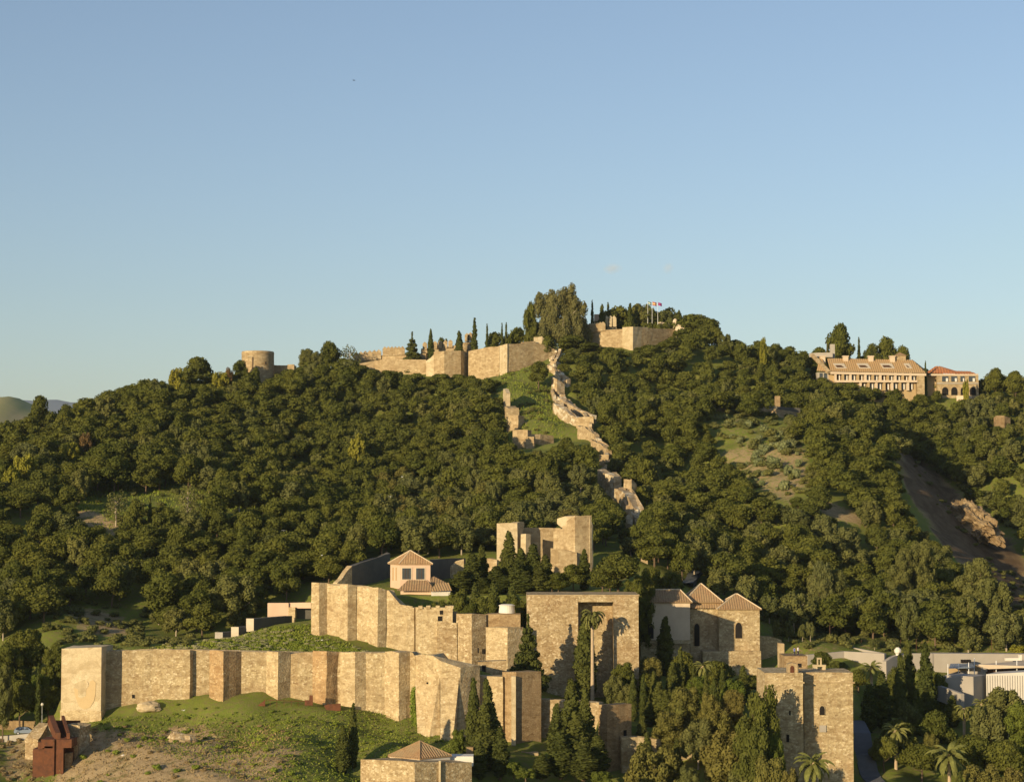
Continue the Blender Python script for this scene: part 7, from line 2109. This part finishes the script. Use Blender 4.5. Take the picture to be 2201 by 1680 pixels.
# the remaining wood, one mass of each kind
def mass(name, cs, builder, mat, label, cat, size, n, seed):
    PV = []
    for i in range(5):
        rng = np.random.default_rng(seed+i); PV.append(leaf_cloud(rng, builder(rng, 11), n, size))
    Vs, Qs, Ts, Tn = [], [], [], []; o = 0
    for c in cs:
        px, Y, x, z, H, Wd, top, py0 = c
        V, Q, T = PV[rf.randrange(5)]; a = rf.random()*6.28; ca, sa = math.cos(a), math.sin(a)
        s = Wd/9.2; X = (V[:,0]*ca-V[:,1]*sa)*s+x; Yv = (V[:,0]*sa+V[:,1]*ca)*s+Y; Z = V[:,2]*(H/10.3)+z-.4
        Vs.append(np.c_[X, Yv, Z]); Qs.append(Q+o); Ts.append(T+o); o += len(V); Tn.append(np.full(len(V), rf.random()))
    me = qt_mesh(name, np.concatenate(Vs), np.concatenate(Qs), np.concatenate(Ts), M[mat], np.concatenate(Tn))
    ob = bpy.data.objects.new(name, me); COL.objects.link(ob); tag(ob, label, cat, kind='stuff')
mass('pine_wood', rest['pine'], lobes_pine, 'pine', 'dense olive green pine wood covering the upper hillside', 'wood', .30, 1900, 500)
mass('mixed_wood', rest['broad'], lobes_broad, 'broad', 'paler loose trees mixed through the pine wood on the hillside', 'wood', .30, 1800, 600)

# ------------------------------------------------------------------ undergrowth
SH = [None]*3
for i in range(3):
    rng = np.random.default_rng(900+i); SH[i] = leaf_cloud(rng, lobes_round(rng), 420, .11)
def bushes(name, pts, mat, label, cat, kind='stuff'):
    Vs, Qs, Ts, Tn = [], [], [], []; o = 0
    for x, y, w, h in pts:
        V, Q, T = SH[rf.randrange(3)]; a = rf.random()*6.28; ca, sa = math.cos(a), math.sin(a); s = w/2.6
        Vs.append(np.c_[(V[:,0]*ca-V[:,1]*sa)*s+x, (V[:,0]*sa+V[:,1]*ca)*s+y, V[:,2]*h/1.7+gh(x,y)-.1*h]); Qs.append(Q+o); Ts.append(T+o); o += len(V); Tn.append(np.full(len(V), rf.random()))
    me = qt_mesh(name, np.concatenate(Vs), np.concatenate(Qs), np.concatenate(Ts), M[mat], np.concatenate(Tn))
    ob = bpy.data.objects.new(name, me); COL.objects.link(ob); tag(ob, label, cat, kind=kind)
def scatter(poly, Ya, Yb, n, w, h, front=None):
    out = []; xs = [p[0] for p in poly]; t = 0
    while len(out) < n and t < n*60:
        t += 1
        Y = rf.uniform(Ya, Yb); px = rf.uniform(min(xs), max(xs)); x = (px-1100.5)/F*Y
        yl_ = interp(x, [(p[0], p[1]) for p in LINE])
        if front is True and Y > yl_-1.5: continue
        if front is False and Y < yl_+1.5: continue
        py = proj(x, Y, gh(x, Y))[1]
        if inpoly(px, py, poly): 
            s = rf.uniform(.6, 1.4); out.append((x, Y, w*s, h*s*rf.uniform(.7,1.3)))
    return out
terr = [c1(1150,650),c1(1300,610),c1(1680,580),c1(2097,480),c2(290,590),c2(290,660),c2(490,700),c2(690,790),c2(0,790),c1(1800,660)]
bushes('flowering_scrub', scatter(terr, 390, 425, 150, 1.2, .4, False)+scatter([c1(1150,650),c1(1300,610),c1(1680,560),c1(2097,500),c1(2097,650)], 390, 428, 260, 1.1, .35, False), 'pale_shrub', 'pale yellow green flowering scrub on the terrace between the two walls', 'scrub')
bank = [(200,1565),(330,1512),(640,1525),(740,1560),(760,1640),(760,1690),(560,1690),(640,1600),(470,1545),(300,1565)]
bushes('low_green_scrub', scatter(bank, 335, 385, 80, 1.1, .4, True)+scatter([(740,1560),(1000,1590),(1000,1680),(740,1700)], 335, 376, 30, 1.1, .45, True)+scatter(terr, 390, 425, 50, 1.3, .5, False)
       +scatter([(180,1560),(640,1560),(640,1690),(180,1690)], 335, 378, 50, 1.3, .6, True), 'scrub', 'low bright green scrub on the bank under the outer wall', 'scrub')
bushes('dry_scrub', scatter([(120,1560),(640,1550),(640,1690),(60,1690)], 335, 380, 90, 1.0, .35, True)+scatter([(0,1590),(110,1590),(110,1690),(0,1690)], 335, 392, 60, 1.2, .6, True), 'dry', 'dry brown tufts on the bare slope', 'scrub')
bushes('prickly_pears', scatter([(1525,880),(1730,950),(1725,1050),(1640,1060),(1570,960)], 560, 700, 46, 2.6, 2.2)+scatter([(1880,1085),(1935,1110),(1920,1140),(1870,1130)], 540, 640, 8, 2.6, 2.2), 'cactus', 'pale prickly pear thickets on the open right hillside', 'cactus')
bushes('hillside_scrub', scatter([(1500,880),(1740,880),(1745,1060),(1640,1080)], 540, 700, 120, 3.2, 1.8)+scatter([(90,1290),(320,1290),(320,1380),(90,1380)], 425, 460, 70, 2.2, 1.2)+scatter([(140,1040),(620,1040),(620,1160),(140,1160)], 500, 570, 60, 2.4, 1.2)
       +scatter([(130,1330),(420,1340),(420,1400),(130,1400)], 402, 430, 90, 2.0, 1.0, False)+scatter([(1925,945),(2060,1085),(2201,1240),(2201,1340),(2015,1095)], 500, 740, 60, 2.2, 1.0)+scatter([(1880,880),(1990,960),(2201,1120),(2201,1160),(2060,1050),(1920,940)], 600, 760, 120, 3.4, 2.0)+scatter([(1080,800),(1190,780),(1215,930),(1090,960)], 640, 790, 60, 2.2, .9)+scatter([(1640,1340),(2200,1340),(2200,1410),(1640,1400)], 445, 480, 120, 2.6, 1.4), 'broad', 'scattered olive green scrub on the open parts of the hillside', 'scrub')
# ivy on the bastion
rng = np.random.default_rng(42)
Lb = []
for i in range(16):
    u = i/15; c = A(c2, 1000-8*math.sin(u*5)+10*u, 1050+270*u, 379.2-2.2*u); Lb.append((c.x, c.y, c.z, .5+.5*u, .6, .8))
V, Q, T = leaf_cloud(rng, Lb, 1500, .16)
iv = bpy.data.objects.new('ivy', qt_mesh('ivy', V, Q, T, M['scrub'])); COL.objects.link(iv)
tag(iv, 'green ivy growing up the corner left of the bulging bastion', 'ivy')
def grass(name, poly, Ya, Yb, n, h, mat, label, front):
    P = scatter(poly, Ya, Yb, n, 1, 1, front); rng = np.random.default_rng(5)
    V = []; 
    for x, y, _, _ in P:
        z = gh(x, y)-.05
        for _ in range(3):
            dx, dy = rng.normal(size=2)*.5; a = rng.random()*3.14; w = .16; hh = h*(.5+rng.random())
            cx, sx = math.cos(a)*w, math.sin(a)*w; lx, ly = rng.normal(size=2)*.12
            V += [(x+dx-cx,y+dy-sx,z),(x+dx+cx,y+dy+sx,z),(x+dx+cx*.3+lx,y+dy+sx*.3+ly,z+hh),(x+dx-cx*.3+lx,y+dy-sx*.3+ly,z+hh)]
    V = np.array(V); Q = np.arange(len(V)).reshape(-1,4)
    me = qt_mesh(name, V, Q, np.zeros((0,3), int), M[mat], np.repeat(rng.random(len(Q)), 4))
    ob = bpy.data.objects.new(name, me); COL.objects.link(ob); tag(ob, label, 'grass', kind='stuff')
grass('grass', [(180,1540),(1010,1520),(1010,1700),(560,1700)], 335, 386, 5000, .2, 'grass', 'rough green grass on the bank below the outer wall', True)
grass('terrace_grass', terr, 388, 426, 5000, .28, 'grass', 'green grass on the terrace between the two walls', False)
grass('dry_grass', [(60,1560),(640,1560),(640,1700),(40,1700)], 335, 380, 1800, .25, 'dry', 'dry straw coloured grass on the bare slope', True)

# ------------------------------------------------------------------ air
m, n, out = mat_new('haze_air')
v = N(n, 'ShaderNodeVolumePrincipled'); v.inputs['Color'].default_value = (.82,.90,1,1); v.inputs['Density'].default_value = 0.00003
v.inputs['Anisotropy'].default_value = .2
n.links.new(v.outputs[0], out.inputs['Volume'])
hz = MB().box(-4500, 4500, -150, 9800, 0.5, 470).build('haze', m); tag(hz, 'thin blue evening haze filling the air', 'haze', kind='stuff')

G2 = [(1075,800),(1195,778),(1215,940),(1085,965)]
grass('upper_grass', G2, 640, 790, 1600, .55, 'grass', 'rough grass on the strip left of the zigzag wall', None)
grass('clearing_grass', [(140,1040),(620,1040),(620,1150),(140,1150)], 500, 572, 1800, .5, 'grass', 'rough grass in the small clearings of the left hillside', None)
